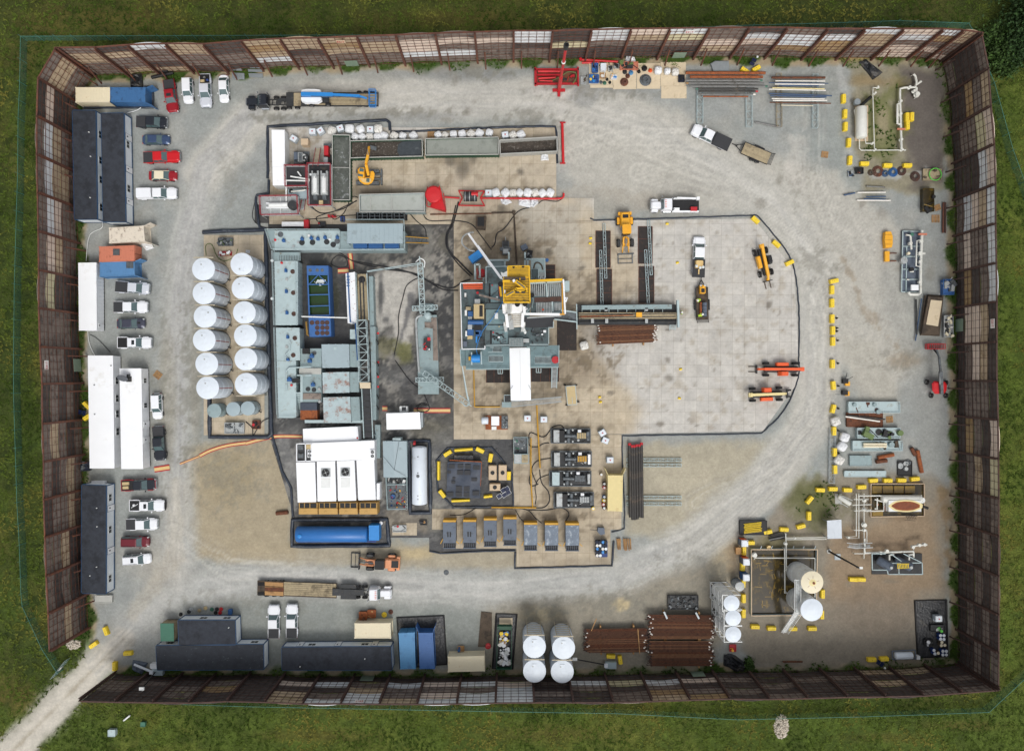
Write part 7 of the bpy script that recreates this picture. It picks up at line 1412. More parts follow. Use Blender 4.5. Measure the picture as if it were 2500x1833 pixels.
for i,(x,y,w,h_,m,l)in en(((885,355,40,46,'blue_deep','small dark blue pump below the hoses'),(697,400,66,40,'ds','small dark manifold with red valves on the mats'),(790,330,70,20,'red','small red frame lying under the hoses'))):
 t=th('small_pump',l,'pump',x,y,.11);bx(t,'body',x-w/2,y-h_/2,x+w/2,y+h_/2,.7,.11,m);clt(t,'fitting',x-w/2,y-h_/2,x+w/2,y+h_/2,.7,5,['red','ms','black'],seed=30+i,smax=.3)
t=th('red_hopper','bright red hopper with a round tank and triangular funnel','hopper',1745,165,.11);a=P3(1722,130,2.4);b=MB();b.la([(.3,0),(1.4,.9),(1.45,2.2),(1.2,2.4),(.01,2.5)],(a[0],a[1],.3),24);t.wp('round_tank',b,'rb');b=MB();A_=P3(1775,45,2.6);B_=P3(1830,278,2.2);C_=P3(1690,245,1.);D_=P3(1815,125,2.4)
b.add([A_,B_,C_,(A_[0],A_[1],.2),(B_[0],B_[1],.2),(C_[0],C_[1],.2)],[(0,2,1),(3,4,5),(0,3,5,2),(1,2,5,4),(0,1,4,3)]);t.wp('funnel',b,'rb');b=MB();[b.be(P3(*p,1.2),P3(*q,1.2),.14)for p,q in(((1660,240),(1835,280)),((1835,280),(1812,120)),((1660,240),(1665,60)))];t.wp('frame',b,'red');
t=th('red_pump_skid','red framed skid carrying a black ribbed pump','pump skid',2070,165,.11);b=MB();[b.be(P3(*p,.6),P3(*q,.6),.18,.25)for p,q in(((1950,98),(2190,102)),((1952,232),(2190,236)),((1952,98),(1985,165)),((1985,165),(1952,232)),((2190,102),(2150,165)),((2150,165),(2190,236)))];t.wp('frame',b,'rb');b=MB();b.hc(P3(2000,150,1.5),P3(2120,150,1.5),.85,18);t.wp('drum',b,'ds');[t.wp('hoop',MB().hc(P3(x,150,1.5),P3(x+6,150,1.5),.9,18),'ls')for x in(2010,2050,2098)];b=MB();b.hc(P3(2070,130,2.),P3(2130,130,2.),.45,12);t.wp('motor',b,'rb')
t=th('red_pipeline','red pipeline running past the white sacks along the mat edge','pipeline',2100,160,.11);b=MB();b.tb([P3(1825,155,.5),P3(1960,165,.5)],.16,8);b.tb([P3(2150,165,.45),P3(2253,166,.45)],.16,8);ti('B3');b.tb([P3(0,166,.45),P3(580,170,.45),P3(645,166,.45),P3(660,150,.45),P3(662,120,.45)],.18,8);t.wp('pipe',b,'rb');[t.wp('flange',MB().hc(P3(x,168,.45),P3(x+8,168,.45),.26,10),'red')for x in(240,600)]
ti('A3');t=th('red_pipeline','upright red pipe crossing the road edge right of the bins','pipeline',655,1310);b=MB();b.tb([P3(648,1125,.4),P3(658,1500,.4)],.24,10);t.wp('pipe',b,'rb');
for y in(1125,1498):b=MB();b.be(P3(628,y,.4),P3(678,y,.4),.22);t.wp('flange',b,'red')
t=th('red_skid','red flare manifold skid with coiled hose near the top wall','skid',595,700);b=MB();[b.be(P3(*p,.6),P3(*q,.6),.3,.35)for p,q in(((392,640),(800,640)),((392,772),(800,770)),((400,622),(402,790)),((792,618),(794,790)),((420,690),(640,690)))];[b.be(P3(x,625,.9),P3(x+12,790,.9),.12)for x in(408,786)];t.wp('frame',b,'red');bx(t,'floor',405,650,790,765,.4,.05,'rp');b=MB();b.tb([P3(425,655,.9),P3(630,655,.9)],.22,8);b.tb([P3(430,720,.9),P3(590,712,.9)],.18,8);b.tb([P3(440,740,.9),P3(560,745,.9)],.13,8);t.wp('pipe',b,'rb');b=MB();b.tb(spt([P3(560,740,1.1),P3(640,700,1.1),P3(700,662,1.1),P3(770,670,1.1),P3(775,720,1.1),P3(745,768,1.1)]),.08,7);t.wp('hose',b,'green_hose');clt(t,'valve',650,690,760,750,.7,9,['rb','ds','red'],seed=13,smax=.5)
t=th('flare_stack','tall red flare stack leaning away from its base beside the skid','flare stack',617,830);b=MB();A_=P3(617,832,0);top=W(683,415,18.6);b.tb([(A_[0],A_[1],0),(A_[0],A_[1],6)],.32,12);b.tb([(A_[0],A_[1],6),(A_[0],A_[1],17.2)],.23,12);t.wp('stack',b,'rb');b=MB();b.la([(.35,17.2),(.42,18.),(.42,18.6),(.3,18.6),(.25,18.)],(A_[0],A_[1],0),14);t.wp('burner_tip',b,'ds');b=MB();b.cb(A_[0],A_[1],0,2.2,.5,.3);b.cb(A_[0],A_[1],0,.5,2.2,.3);t.wp('base',b,'red');b=MB();b.la([(.3,0),(.34,.05),(.34,.3),(.3,.35)],(A_[0],A_[1],12),12);t.wp('collar',b,'ws')
t=th('red_pipe_bundle','red pipes lying at the foot of the top wall','pipes',980,560);b=MB();b.tb([P3(815,548,.3),P3(1160,568,.3)],.2,8);b.tb([P3(828,578,.3),P3(985,572,.3)],.2,8);b.be(P3(812,535,.3),P3(822,560,.3),.4);t.wp('pipe',b,'rb')
ti('E1');r=th('drilling_rig','drilling rig with teal floor, yellow crown and white mast in the middle of the yard','drilling rig',900,1000)
D='dt';DL='dtl';Y='yellow_rig'
def bm(name,segs,z,w,m,h=None,t=None):
 b=MB();[b.be(P3(x0,y0,z),P3(x1,y1,z),w,h)for x0,y0,x1,y1 in segs];return(t or r).wp(name,b,m)
def sl(name,x0,y0,x1,y1,z,th,m,t=None):return bx(t or r,name,x0,y0,x1,y1,z,z-th,m)
sl('drawworks_floor',40,692,475,1890,7,.35,D);sl('rig_floor',478,385,1300,1850,7.6,.4,D);sl('rig_floor_panel',1302,1500,1640,1845,7.5,.4,D);sl('dark_floor_mat',1200,1310,1735,1500,7.7,.2,'bed_cover');
for x0,y0,x1,y1,m in((585,700,725,1035,DL),(500,1165,840,1435,DL),(500,1460,850,1545,DL),(610,1555,900,1790,DL)):sl('floor_plate',x0,y0,x1,y1,7.68,.08,m)
for x0,y0,x1,y1 in((552,690,582,1040),(480,1040,800,1052),(480,1155,840,1166),(484,1165,498,1450),(484,1436,840,1448),(575,1555,606,1800)):sl('floor_slot',x0,y0,x1,y1,7.66,.06,'black')
bm('handrail',[(30,688,440,682),(30,688,60,1897),(60,1897,480,1888),(480,1888,480,1830)],8.,.13,'wpa');bm('handrail',[(500,385,890,378),(500,385,500,690),(1650,1500,1650,1800),(1735,1385,1735,1500),(1640,1500,1735,1500),(1300,1810,1640,1810),(500,1830,920,1820)],8.5,.1,'sbl')
P_=[P3(x,y,7)for x,y in((60,710),(460,710),(60,1880),(460,1880),(600,400),(1280,400),(600,1840),(1280,1840))]
for p in P_:b=MB();b.be((p[0],p[1],.1),(p[0],p[1],6.8),.5);r.wp('substructure_leg',b,'sb')
sl('engine_cabinet',275,1070,462,1330,9,2,'tp');sl('engine_cabinet',290,978,390,1070,8.6,1.6,'ls');sl('cabinet_opening',378,1092,440,1300,9.03,.1,'black')
b=MB();b.hc(P3(170,1400,7.7),P3(450,1400,7.7),.42,12);r.wp('main_motor',b,'bmo')
for x,y,w,h_,m in((205,1325,75,50,'ls'),(205,1490,80,90,'ls'),(215,1245,90,90,'bmo'),(210,1590,120,110,'bmo'),(205,1680,90,60,'tp'),(175,1150,90,60,'wg'),(130,1230,40,100,'ws'),(140,1610,38,100,'ws'),(365,1600,110,110,'bmo'),(340,1600,60,50,'ws'),(350,1500,130,100,'black'),(120,900,32,70,'ws'),(115,1800,70,100,'sgr'),(325,1720,30,120,'bbr'),(690,1285,62,105,'ws'),(700,940,40,30,'sack')):sl('machine_part',x-w/2,y-h_/2,x+w/2,y+h_/2,7.6 if x<480 else 8.2,.55,m)
for x,y,rr_ in((345,860,.22),(425,1715,.26),(612,722,.12),(632,1590,.13),(740,1480,.1)):dc(r,'round_fitting',x,y,rr_,7.6,.35,('tp','ds','red','red','ws')[int(rr_*100)%5],12)
b=MB();[b.be(P3(75+k*4,700+k*28,7.5),P3(440,695+k*30,7.5),.16)for k in rg(4)];r.wp('cable_chain',b,'orange');bm('grey_arm',[(370,900,750,1000)],8.6,.3,'pnl');bm('warning_bar',[(735,720,760,930)],8.6,.18,'red');bm('warning_bar',[(752,720,780,930)],8.6,.3,Y)
b=MB();b.tb(spt([P3(760,780,8),P3(600,930,8),P3(480,1100,8)]),.03,5);r.wp('cable',b,'hb');b=MB();b.tb(spt([P3(810,1020,8.2),P3(640,1300,8.2),P3(440,1560,8),P3(330,1850,7.8),P3(340,1990,6.5)]),.05,5);r.wp('air_line',b,'bbr')
b=MB();a=P3(430,500,3.5);b.la([(.7,0),(.75,.4),(.6,1.),(.01,1.2)],(a[0],a[1],3.),18);r.wp('red_dome',b,'red');b=MB();b.hc(P3(480,502,4.),P3(640,500,4.),.22,10);b.hc(P3(620,492,4.2),P3(775,492,4.2),.35,12);b.be(P3(330,607,4),P3(700,600,4),.14);b.be(P3(335,410,4),P3(340,605,4),.16);b.hc(P3(720,560,5),P3(780,630,5),.3,10);r.wp('red_pipework',b,'red');bm('crane_frame',[(295,335,300,625),(385,345,390,595),(295,345,385,345),(455,585,455,650)],4.5,.28,'sbl')
bm('outer_frame',[(545,268,920,265),(548,268,548,375),(845,268,845,370),(920,265,920,120),(1200,250,1340,250),(1215,250,1215,120),(1215,250,1215,380),(1265,250,1265,360)],4.2,.3,'sbl');sl('frame_plate',555,275,840,375,4.,.1,'sb')
sl('side_platform',1325,240,1582,640,5.5,.3,'sb');sl('stair_well',1340,430,1455,635,5.56,.1,'dt');bm('step',[(1475,500+k*14,1580,500+k*14)for k in rg(9)],5.6,.06,'ls');bm('handrail',[(1580,235,1590,640),(1335,235,1580,232),(1465,425,1465,640)],6.4,.09,'sbl');dc(r,'blue_float',1618,260,.3,3.,.5,'bmo',14);b=MB();b.tb(spt([P3(1375,420,5.6),P3(1400,330,5.6),P3(1460,310,5.6),P3(1520,360,5.6),P3(1540,440,5.6)]),.12,6);r.wp('rubber_hose',b,'wd')
z=29.
sl('mast_crown',898,378,1290,572,z,1.2,Y);sl('mast_crown',822,574,1304,1042,z-.2,1.2,Y);
b=MB();[b.be(P3(905+3*(k%2),398+k*23,z+.04),P3(1275,396+k*23,z+.04),.035,.05)for k in rg(8)];[b.be(P3(835,612+k*29,z-.15),P3(1295,606+k*29,z-.15),.055,.05)for k in rg(15)];r.wp('slot',b,'wd')
bm('crown_rim',[(898,380,1290,372),(898,380,900,570),(1292,372,1306,1042),(822,575,826,1042),(826,1040,1308,1036)],z+.1,.16,Y);sl('sheave_housing',835,572,1225,625,z+.6,.5,'wd');sl('sheave_guard',805,628,940,662,z+.7,.5,Y);sl('sheave_guard',1115,590,1130,625,z+.8,.6,Y)
bm('tilt_link',[(1040,650,1215,775)],z+.8,.5,Y);bm('tilt_link',[(850,930,1020,835)],z+.8,.42,Y);bm('tilt_link',[(1045,785,1210,790),(1045,785,1045,840),(1215,765,1215,835),(1030,830,1240,838),(1240,770,1240,860)],z+.7,.26,Y);bm('ram',[(1065,660,1210,770)],z+1.1,.16,'ms');bm('ram',[(870,915,1005,840)],z+1.1,.14,'ms');bm('ram',[(1150,850,1215,850),(1040,850,1110,855)],z+.8,.2,'ds')
sl('white_bracket',832,812,856,872,z+.4,.3,'wpa');dc(r,'white_cap',1012,640,.2,z+.3,.6,'wpa',10)
for x,y in((1075,1068),(1215,1063),(765,700)):dc(r,'black_sheave',x,y,.36,z-1,.5,'black_rubber',14)
b=MB();[b.be(P3(x,y-12,z+.2),P3(x,y+20,z+.2),.2,.1)for x,y in((1005,395),(1180,385))];[b.be(P3(x-25,y,z+.2),P3(x+25,y,z+.2),.12,.1)for x,y in((1005,395),(1180,385),(1072,1015),(1210,1015))];r.wp('crown_fitting',b,'ds')
z=25.
pg(r,'mast_section',[(800,1060),(1225,1060),(1222,1240),(830,1250),(800,1180)],z,z-.8,'ws');pg(r,'mast_section',[(850,1252),(1200,1252),(1190,1480),(1000,1490),(850,1440)],z-.6,z-1.4,'cream_rusty');sl('mast_panel',975,1078,1160,1205,z+.3,.3,'wpa');sl('mast_panel',885,1070,950,1240,z+.15,.2,'ls')
bm('mast_leg',[(870,1250,900,1500),(1175,1230,1165,1490),(820,1080,835,1240),(1195,1070,1205,1230)],z+.2,.4,'wpa');bm('mast_leg',[(925,1280,970,1530)],z,.7,'ls');bm('mast_rung',[(990,1275+k*32,1180,1272+k*32)for k in rg(7)],z-.3,.1,'ws');bm('mast_strut',[(1170,1490,1220,1590)],12.,.42,'ws');dc(r,'strut_foot',1218,1592,.2,12.,.5,'ws',10)
for p in((850,1100),(1200,1100),(850,1430),(1190,1430)):b=MB();a=P3(*p,z-1);b.be((a[0],a[1],7.6),(a[0],a[1],z-.9),.45);r.wp('mast_column',b,'ws')
b=MB();[b.be((*P3(1050+o,700,28)[:2],24+k*.0),(*P3(1050+o,1030,28)[:2],27.6),.4)for k in(0,)for o in(-150,150)];r.wp('mast_brace',b,Y)
z=20.
bm('board_edge',[(1300,652,1915,622)],z+.3,.35,Y,.6);bm('board_edge',[(1915,620,1950,1250)],z+.5,.22,'wpa',.8);bm('board_edge',[(855,1248,1850,1258)],z+1.5,.32,'wpa',.5);bm('board_edge',[(1850,1258,1945,1256),(1895,680,1910,1250)],z+.3,.16,'yc');bm('board_edge',[(1250,1322,1880,1282)],z,.2,'ls')
bm('finger',[(1320+k*35.5,690,1328+k*35.5,925)for k in rg(17)],z,.12,'ls');bm('finger',[(1430+k*29,1042,1434+k*29,1240)for k in rg(10)]+[(1765+k*27,1045,1768+k*27,1180)for k in rg(5)],z,.12,'ls');bm('board_beam',[(1310,690,1895,660),(1600,650,1625,935),(1715,1020,1725,1200)],z+.1,.2,'sbl')
pg(r,'diving_board',[(1385,950),(1880,930),(1882,1020),(1390,1035)],z+.2,z,'rpd');bm('knuckle_arm',[(1350,950,1370,980),(1370,980,1345,1140),(1315,1140,1225,1245)],z-2,.16,'sb');bm('board_bracket',[(1950,960,2000,960),(1985,960,1960,1030)],z+.3,.22,'wpa');dc(r,'orange_marker',1545,1172,.15,z+.1,.1,'orange',8)
bm('board_side',[(1195,1190,1260,1150)],z,.25,'wpa');dc(r,'black_sheave',1343,905,.35,z+.3,.4,'black_rubber',14);sl('pipe_deck',1325,700,1880,1240,6.,.2,'dt');b=MB();[b.cyl(P3(1340+k*34,705+q*30,8)[:2]+(6.,),.05,12.,6)for k in rg(7)for q in rg(6)if(k+q)%2];r.wp('racked_pipe',b,'ds')  # deck below the racked pipes, same teal as the rig floor
ti('E2');sl('lower_platform',130,500,930,915,4.5,.3,DL);sl('lower_platform',30,545,128,850,4.,.3,DL);sl('lower_platform',1312,472,1830,880,4.5,.3,DL)
a=P3(313,712,5.3);b=MB();b.hc((a[0]-1.3*.55,a[1],5.3),(a[0]+1.3*.55,a[1],5.3),.72,18);r.wp('blue_drum',b,'bbr');bm('drum_frame',[(235,600,240,830),(410,590,418,820)],5.6,.2,'sbl');sl('yellow_valve',180,680,220,750,5.3,.6,'amber')
for x0,y0,x1,y1 in((620,500,785,590),(550,670,815,770),(1400,690,1690,800)):sl('stair_opening',x0,y0,x1,y1,4.56,.08,'ds');bm('step',[(x0+k*22,y0,x0+k*22,y1)for k in rg(int((x1-x0)/22)+1)],4.6,.07,'sbl');bm('handrail',[(x0,y0-10,x1,y0-10),(x0,y1+6,x1,y1+6)],5.4,.08,'sbl')
dc(r,'red_disc',1772,738,.62,4.5,.5,'red',22);bm('handrail',[(25,545,45,855),(1310,880,1830,875),(1838,470,1835,800),(130,915,930,910),(540,600,800,598)],5.4,.1,'sbl');bm('light_frame',[(720,910,720,992),(760,910,760,992),(802,910,802,992),(720,992,802,992),(1422,895,1422,972),(1462,895,1462,972),(1507,895,1507,972),(1422,972,1507,972)],3.,.12,'sbl')
sl('dog_cage',920,332,1180,495,8.3,1.,'dtl');bm('cage_bar',[(925+k*28,340,925+k*28,492)for k in rg(10)]+[(920,345+k*36,1180,345+k*36)for k in rg(5)],8.5,.06,'ls');sl('dog_cage',1185,352,1290,420,8.4,1.,'ls')
clt(r,'floor_tool',620,250,900,470,7.7,20,['black','ds','ms'],seed=41,smax=.4);clt(r,'floor_tool',1200,190,1600,440,7.7,20,['black','ds','ms'],seed=42,smax=.4)
for x,y,s in((1577,215,.5),(735,325,.35),(1530,272,.3)):sl('white_crate',x-25*s*2,y-22*s*2,x+25*s*2,y+22*s*2,8.,.5,'sack')
t=th('dog_house','long white roofed cabin below the rig floor','cabin',1120,1000,.11);pg(t,'roof',[(928,525),(1303,512),(1325,1480),(955,1486)],4.6,4.4,'wr');pg(t,'wall',[(938,530),(1295,518),(1316,1470),(963,1476)],4.4,.3,'sbl');bm('antenna',[(945,1290,995,1205),(1330,1300,1280,1200)],4.8,.05,'ms',t=t);bm('roof_seam',[(1120,560,1138,1410)],4.62,.03,'ls',t=t)
t=th('stairway','steel stairs running down from the lower rig platform','stairs',1750,1070,.11);bm('tread',[(1710,895+k*23,1800,895+k*23)for k in rg(16)],3.,.12,'ls',t=t);bm('stair_side',[(1708,880,1702,1255),(1808,880,1795,1258)],3.2,.12,'sbl',t=t)
t=th('grated_ramp','long galvanised grated walkway below the white cabin','walkway',1420,1480,.11);bm('grating',[(975+k*20,1505-k*1.7,985+k*20,1585-k*1.6)for k in rg(45)],1.3,.07,'ls',t=t);bm('side_rail',[(965,1500,1885,1418),(975,1600,1890,1505)],1.4,.14,'galv',t=t)
t=th('step_platform','small dark platforms at the lower corner of the white cabin','platform',880,1500,.11);sl('deck',832,1390,948,1505,1.6,.2,'ds',t=t);sl('deck',792,1512,968,1610,1.,.2,'sb',t=t);bm('handrail',[(832,1386,948,1383),(832,1386,835,1510)],2.5,.1,'sbl',t=t)
def laymat(x0,y0,x1,y1,lab,tl,m='mat_dark',grid=True):
 ti(tl);b=MB();pbox(b,x0,y0,x1,y1,.19,.115);
 t=th('ground_mat',lab,'mat',(x0+x1)/2,(y0+y1)/2,.115);t.wp('sheet',b,m)
 if grid:b=MB();h_=y1>y0+(x1-x0)*.8;n=3;[b.be(P3(x0,y0+(y1-y0)*k/n,.2),P3(x1,y0+(y1-y0)*k/n,.2),.07,.03)if h_ else b.be(P3(x0+(x1-x0)*k/n,y0,.2),P3(x0+(x1-x0)*k/n,y1,.2),.07,.03)for k in rg(0,n+1)];[b.be(P3(x,y0,.2),P3(x,y1,.2),.09,.04)for x in(x0,x1)];t.wp('joint_strip',b,'rp')
for a_ in((505,920,930,1158,'black mat sheet left of the white cabin','E2'),(1328,885,1835,1140,'black mat sheet right of the white cabin','E2'),(1592,350,1765,612,'black slotted mat between the rig and the pale pad','E1'),(955,465,1090,802,'black mat under the left pipe rack, upper','B3'),(965,815,1103,1140,'black mat under the left pipe rack, lower','B3'),(1345,425,1475,765,'black mat under the right pipe rack, upper','B3'),(1350,790,1490,1125,'black mat under the right pipe rack, lower','B3')):laymat(*a_)
laymat(600,1280,780,1560,'dark stained mat beside the catwalk ramp','B3',grid=False)
ti('B3');t=th('catwalk','long grey pipe catwalk machine running out from the rig','catwalk',1250,1230,.11)
sl('base',790,1140,1695,1325,1.1,.9,'ds',t=t);bm('side_beam',[(825,1168,1650,1160)],1.5,.75,'sb',.5,t=t);bm('side_beam',[(800,1310,1690,1300)],1.3,.4,'ds',.3,t=t);sl('trough',800,1212,1705,1268,1.9,.6,'wg',t=t);bm('groove',[(800,1228,1690,1222),(800,1258,1690,1250)],1.95,.12,'ds',.06,t=t)
bm('pusher_clamp',[(1352,1212,1352,1254)],2.2,1.0,'yc',.3,t=t);bm('end_frame',[(1705,1100,1712,1350)],2.,.35,'sbl',.8,t=t);bm('kicker',[(x,1170,x,1200)for x in(1050,1420)]+[(x,1270,x,1310)for x in(925,1055,1420)],1.6,.5,'ls',.3,t=t);bm('v_door_ramp',[(566,1185,785,1212),(575,1275,785,1300)],2.6,.22,'sbl',.4,t=t);pg(t,'ramp_plate',[(565,1190),(785,1215),(785,1297),(565,1275)],2.2,2.,'ms');bm('ramp_post',[(780,1135,783,1365)],2.2,.18,'sbl',t=t)
bm('cross_rail',[(830+k*82,1185,830+k*82,1212)for k in rg(10)],1.5,.1,'sbl',t=t);t2=th('stairway','small steel steps at the outer end of the catwalk','stairs',1660,1335,.11);bm('tread',[(1638,1300+k*13,1690,1300+k*13)for k in rg(6)],.9,.1,'sbl',t=t2);bm('side_rail',[(1640,1295,1632,1372),(1692,1295,1684,1372)],1.,.12,'sbl',t=t2)
sg('drill_pipe','long orange rust pipe lying in the catwalk trough','pipe',MB().hc(P3(810,1250,2.1),P3(1300,1236,2.1),.09,8),'ro')
ti('B2');t=th('service_boom','long white boom arm reaching over the bright blue box','boom arm',2150,640);b=MB();b.be(P3(2042,492,7.),P3(2253,790,9.),.32,.4);ti('E1');b.be(P3(350,8,9.),P3(765,580,11.),.36,.45);b.be(P3(765,580,11.),P3(860,615,11.),.4,.4);t.wp('boom',b,'wpa');pg(t,'bracket',[(770,480),(820,500),(895,455),(898,560),(830,560),(800,610)],11.2,10.9,'ws');ti('B2');b=MB();b.tb(spt([P3(2085,478,6.),P3(2030,490,6.5),P3(1985,530,5.),P3(1990,590,4.),P3(2050,640,2.),P3(2100,650,1.8)]),.14,8);t.wp('white_hose',b,'ls')
ti('E1');t=th('blue_cabinet','bright blue box standing diagonally on the tan mats under the boom','cabinet',310,190,.11);pg(t,'body',[(170,208),(372,66),(450,178),(248,318)],2.,.11,'bbr')
t=th('grey_cabinet','pale grey box at the right end of the racking board','box',1985,740,.11);sl('body',1935,645,2030,825,2.3,2.1,'sbl',t=t)
ti('B3')
t=th('wireline_pump','grey pump unit with two coils above the rig, left','pump',130,620,.11);sl('body',98,560,162,680,1.2,1.,'ms',t=t);sl('cover',108,630,155,670,1.5,.4,'ls',t=t);dc(t,'coil',90,630,.28,.5,.6,'ms');dc(t,'coil',165,630,.28,.5,.6,'ms');sl('top_gear',105,555,155,600,1.6,.4,'ds',t=t);bm('drawbar',[(130,555,128,520)],.6,.1,'ls',t=t)
t=th('light_plant','black machine with a grey tank on the mats above the rig, right','machine',335,650,.11);b=MB();A_=P3(300,615,1.);b.cb(A_[0],A_[1],.11,1.1,.9,1.1,.5);t.wp('tank_box',b,'sgr');A_=P3(345,680,1.);b=MB();b.cb(A_[0],A_[1],.11,1.,1.5,1.,-.5+1.57/6);t.wp('engine',b,'black');clt(t,'engine_part',320,650,370,700,1.1,5,['ms','ds','ls'],seed=8,smax=.4)
ti('B2');t=th('green_box','small dark olive box with a black lid on the tan mats','box',2155,390,.11);pg(t,'body',[(2110,335),(2205,330),(2195,450),(2108,440)],1.2,.11,'wd');sl('lid',2125,340,2185,420,1.35,.2,'black',t=t)
ti('B3');t=th('standpipe','dark brown pipe run with a right angle on the mats','pipe',180,500,.11);b=MB();b.tb([P3(0,300,.4),P3(205,296,.4),P3(212,420,.4),P3(232,770,.4)],.16,8);t.wp('pipe',b,'wd');t.wp('valve',MB().hc(P3(205,280,.4),P3(206,312,.4),.28,10),'wd')
def pipe_mesh(L,ra,m,cap,n=8):
 def f():
  b=MB();b.tb([(-L/2,0,0),(-L/2+.25,0,0)],ra*1.25,n);b.tb([(-L/2+.25,0,0),(L/2-.25,0,0)],ra,n);b.tb([(L/2-.25,0,0),(L/2,0,0)],ra*1.25,n);b.cur=1;b.tb([(L/2-.28,0,.0),(L/2-.02,0,.0)],ra*1.35,n)if cap else None;return b.mesh('pipe',[m,'pca'])
 return cached(('pipe',round(L,2),ra,m,cap),f)
def stack(lb,group,tl,tlc,trc,brc,blc,n,ra,z,m='pipe_rust',cap=.3,sill=(.25,.8)):
 ti(tl);A_,B_,C_,D_=[Vc(P3(x,y,z))for x,y in(tlc,trc,brc,blc)];R_=RS(n+int(abs(A_.x)))
 for k in rg(n):
  f=k/(n-1);a=A_.lerp(D_,f);b=B_.lerp(C_,f);d=(b-a);L=(A_-B_).length;c=(a+b)/2+d.normalized()*R_.normal(0,.24);me=pipe_mesh(L,ra,m if R_.rand()<.6 else('rust' if R_.rand()<.5 else 'pipe_light'),R_.rand()<cap);o=sg('drill_pipe',lb,'pipe',me,None,group,loc=tu(c+Vc((0,0,-ra))),rz=math.degrees(math.atan2(d.y,d.x))+(180 if R_.rand()<.35 else 0))
 if n==25:
  for k in rg(24):
   a=A_.lerp(D_,(k+.5)/24);b=B_.lerp(C_,(k+.5)/24);c=(a+b)/2;sg('drill_pipe',lb,'pipe',pipe_mesh(L+.5,ra,'rpd',False),None,group,loc=(c.x+R_.normal(0,.25),c.y,z-2.6*ra))
 c=(A_+C_)/2;t=T('pipe_rack','low steel rack carrying the '+group.replace('pipes in the ','')+' of pipes','pipe rack',(c.x,c.y,0))
 for s in sill:
  a=A_.lerp(B_,s);d=D_.lerp(C_,s);b=MB();e=(d-a).normalized()*.5;p=a-e;q=d+e;b.be((p.x,p.y,(z-4*ra)/2),(q.x,q.y,(z-4*ra)/2),.25,z-4*ra);t.wp('sill',b,'wood')
stack('rusty drill pipe in the stack beside the catwalk','pipes in the stack beside the catwalk','B3',(975,1325),(1510,1310),(1500,1480),(988,1502),24,.075,.9,cap=.95)
stack('rusty drill pipe in the left stack by the bottom wall','pipes in the left stack by the bottom wall','D3',(740,695),(1215,688),(1212,872),(748,878),25,.072,1.3,cap=.55)
stack('rusty drill pipe in the upper right stack near the silos','pipes in the upper right stack near the silos','D3',(1240,582),(1735,588),(1740,768),(1250,768),25,.072,1.6,cap=.6)
stack('rusty drill pipe in the lower right stack near the bottom wall','pipes in the lower right stack near the bottom wall','D3',(1250,790),(1730,790),(1730,980),(1255,982),25,.072,1.6,cap=.6)
for tl,x,y0,y1,l in(('D3',1365,555,610,'left'),('D3',1615,560,610,'right')):ti(tl);t=th('rack_stop','grey steel stop post at the top of the upper right pipe stack, '+l,'post',x,y0);bm('post',[(x-10,y0,x+15,y1)],1.9,.28,'galv',t=t);bm('foot',[(x-25,y0+5,x+15,y0+5)],.2,.12,'galv',t=t)
for x0,y0,x1,y1,l in((825,610,785,705,'left timber'),(1150,690,1165,885,'right timber')):sg('timber_batten','loose timber batten lying over the left pipe stack, '+l,'batten',MB().be(W(x0,y0,1.45),W(x1,y1,1.45),.14,.08),'wood')
def hp(tl,x0,y0,x1,y1,ra,z,m,lb,ends=None,group=None):
 ti(tl[0]);a=P3(x0,y0,z);ti(tl[1]);b_=P3(x1,y1,z);b=MB();b.hc(a,b_,ra,10);o=sg('pipe',lb,'pipe',b,m,group)
 if ends:
  A_=Vc(a);B_=Vc(b_);d=(B_-A_).normalized();q=MB();p=A_ if ends[0]=='a' else B_-d*.35;q.tb([tu(p-d*.02),tu(p+d*.4)],ra*1.08,10);me=q.mesh('end_cap',ends[1]);me.transform(Matrix.Translation(-Vc(o.location)));e=link(bpy.data.objects.new('end_cap',me));e.parent=o
AA=('A3','A4')
for i,(x0,y,x1,ra,m,ends)in en(((1780,670,220,.26,'ro',None),(1820,706,200,.24,'ro',None),(1772,738,195,.15,'pgr',('b','green_paint')),(1785,764,210,.14,'pgr',('a','wood')),(1812,792,235,.16,'pgr',('b','green_paint')),(1872,816,165,.14,'pdk',('a','green_paint')),(1900,838,160,.14,'pdk',('b','red')),(1895,866,140,.13,'pgr',('b','pca')),(1940,886,85,.12,'ro',None))):
 yb=(y*K1)/K2;hp(AA,x0,y,x1,yb+1,ra,1.1,m,'%s pipe, %s in the left rack at the top wall'%({'ro':'rusty','pgr':'grey','pdk':'dark grey'}[m],ordn(i+1,9,'top','bottom')),ends)
for i,(x0,x1,y,y2,ra,m)in en(((270,690,612,612,.2,'rust'),(298,690,637,639,.1,'pca'),(250,715,652,657,.08,'pbl'),(295,685,662,665,.11,'pca'),(330,640,674,677,.1,'pbl'),(275,685,692,700,.1,'cream_yellow'),(250,695,702,712,.1,'pca'),(248,742,736,754,.12,'pbl'),(260,700,752,764,.12,'pbl'),(270,685,776,779,.1,'pca'),(280,705,791,791,.12,'pca'),(255,735,806,814,.1,'rust'),(345,595,828,833,.07,'cream'))):
 hp(('A4','A4'),x0,y,x1,y2,ra,1.1,m,'%s pipe, %s in the right rack at top'%({'rust':'brown','pca':'white','pbl':'blue','cream_yellow':'cream','cream':'thin cream'}[m],ordn(i+1,13,'top','bottom')))
for i,(x,y0,y1)in en(((1265,757,1435),(1287,775,1458),(1307,775,1458),(1330,768,1452),(1354,768,1435),(1374,752,1440))):
 hp(('C3','C3'),x,y0,x+8,y1,.27,.8,'pdk','dark casing pipe with a red cap, %s of six by the mats'%ordn(i+1,6,'left','right'),('a','red'))
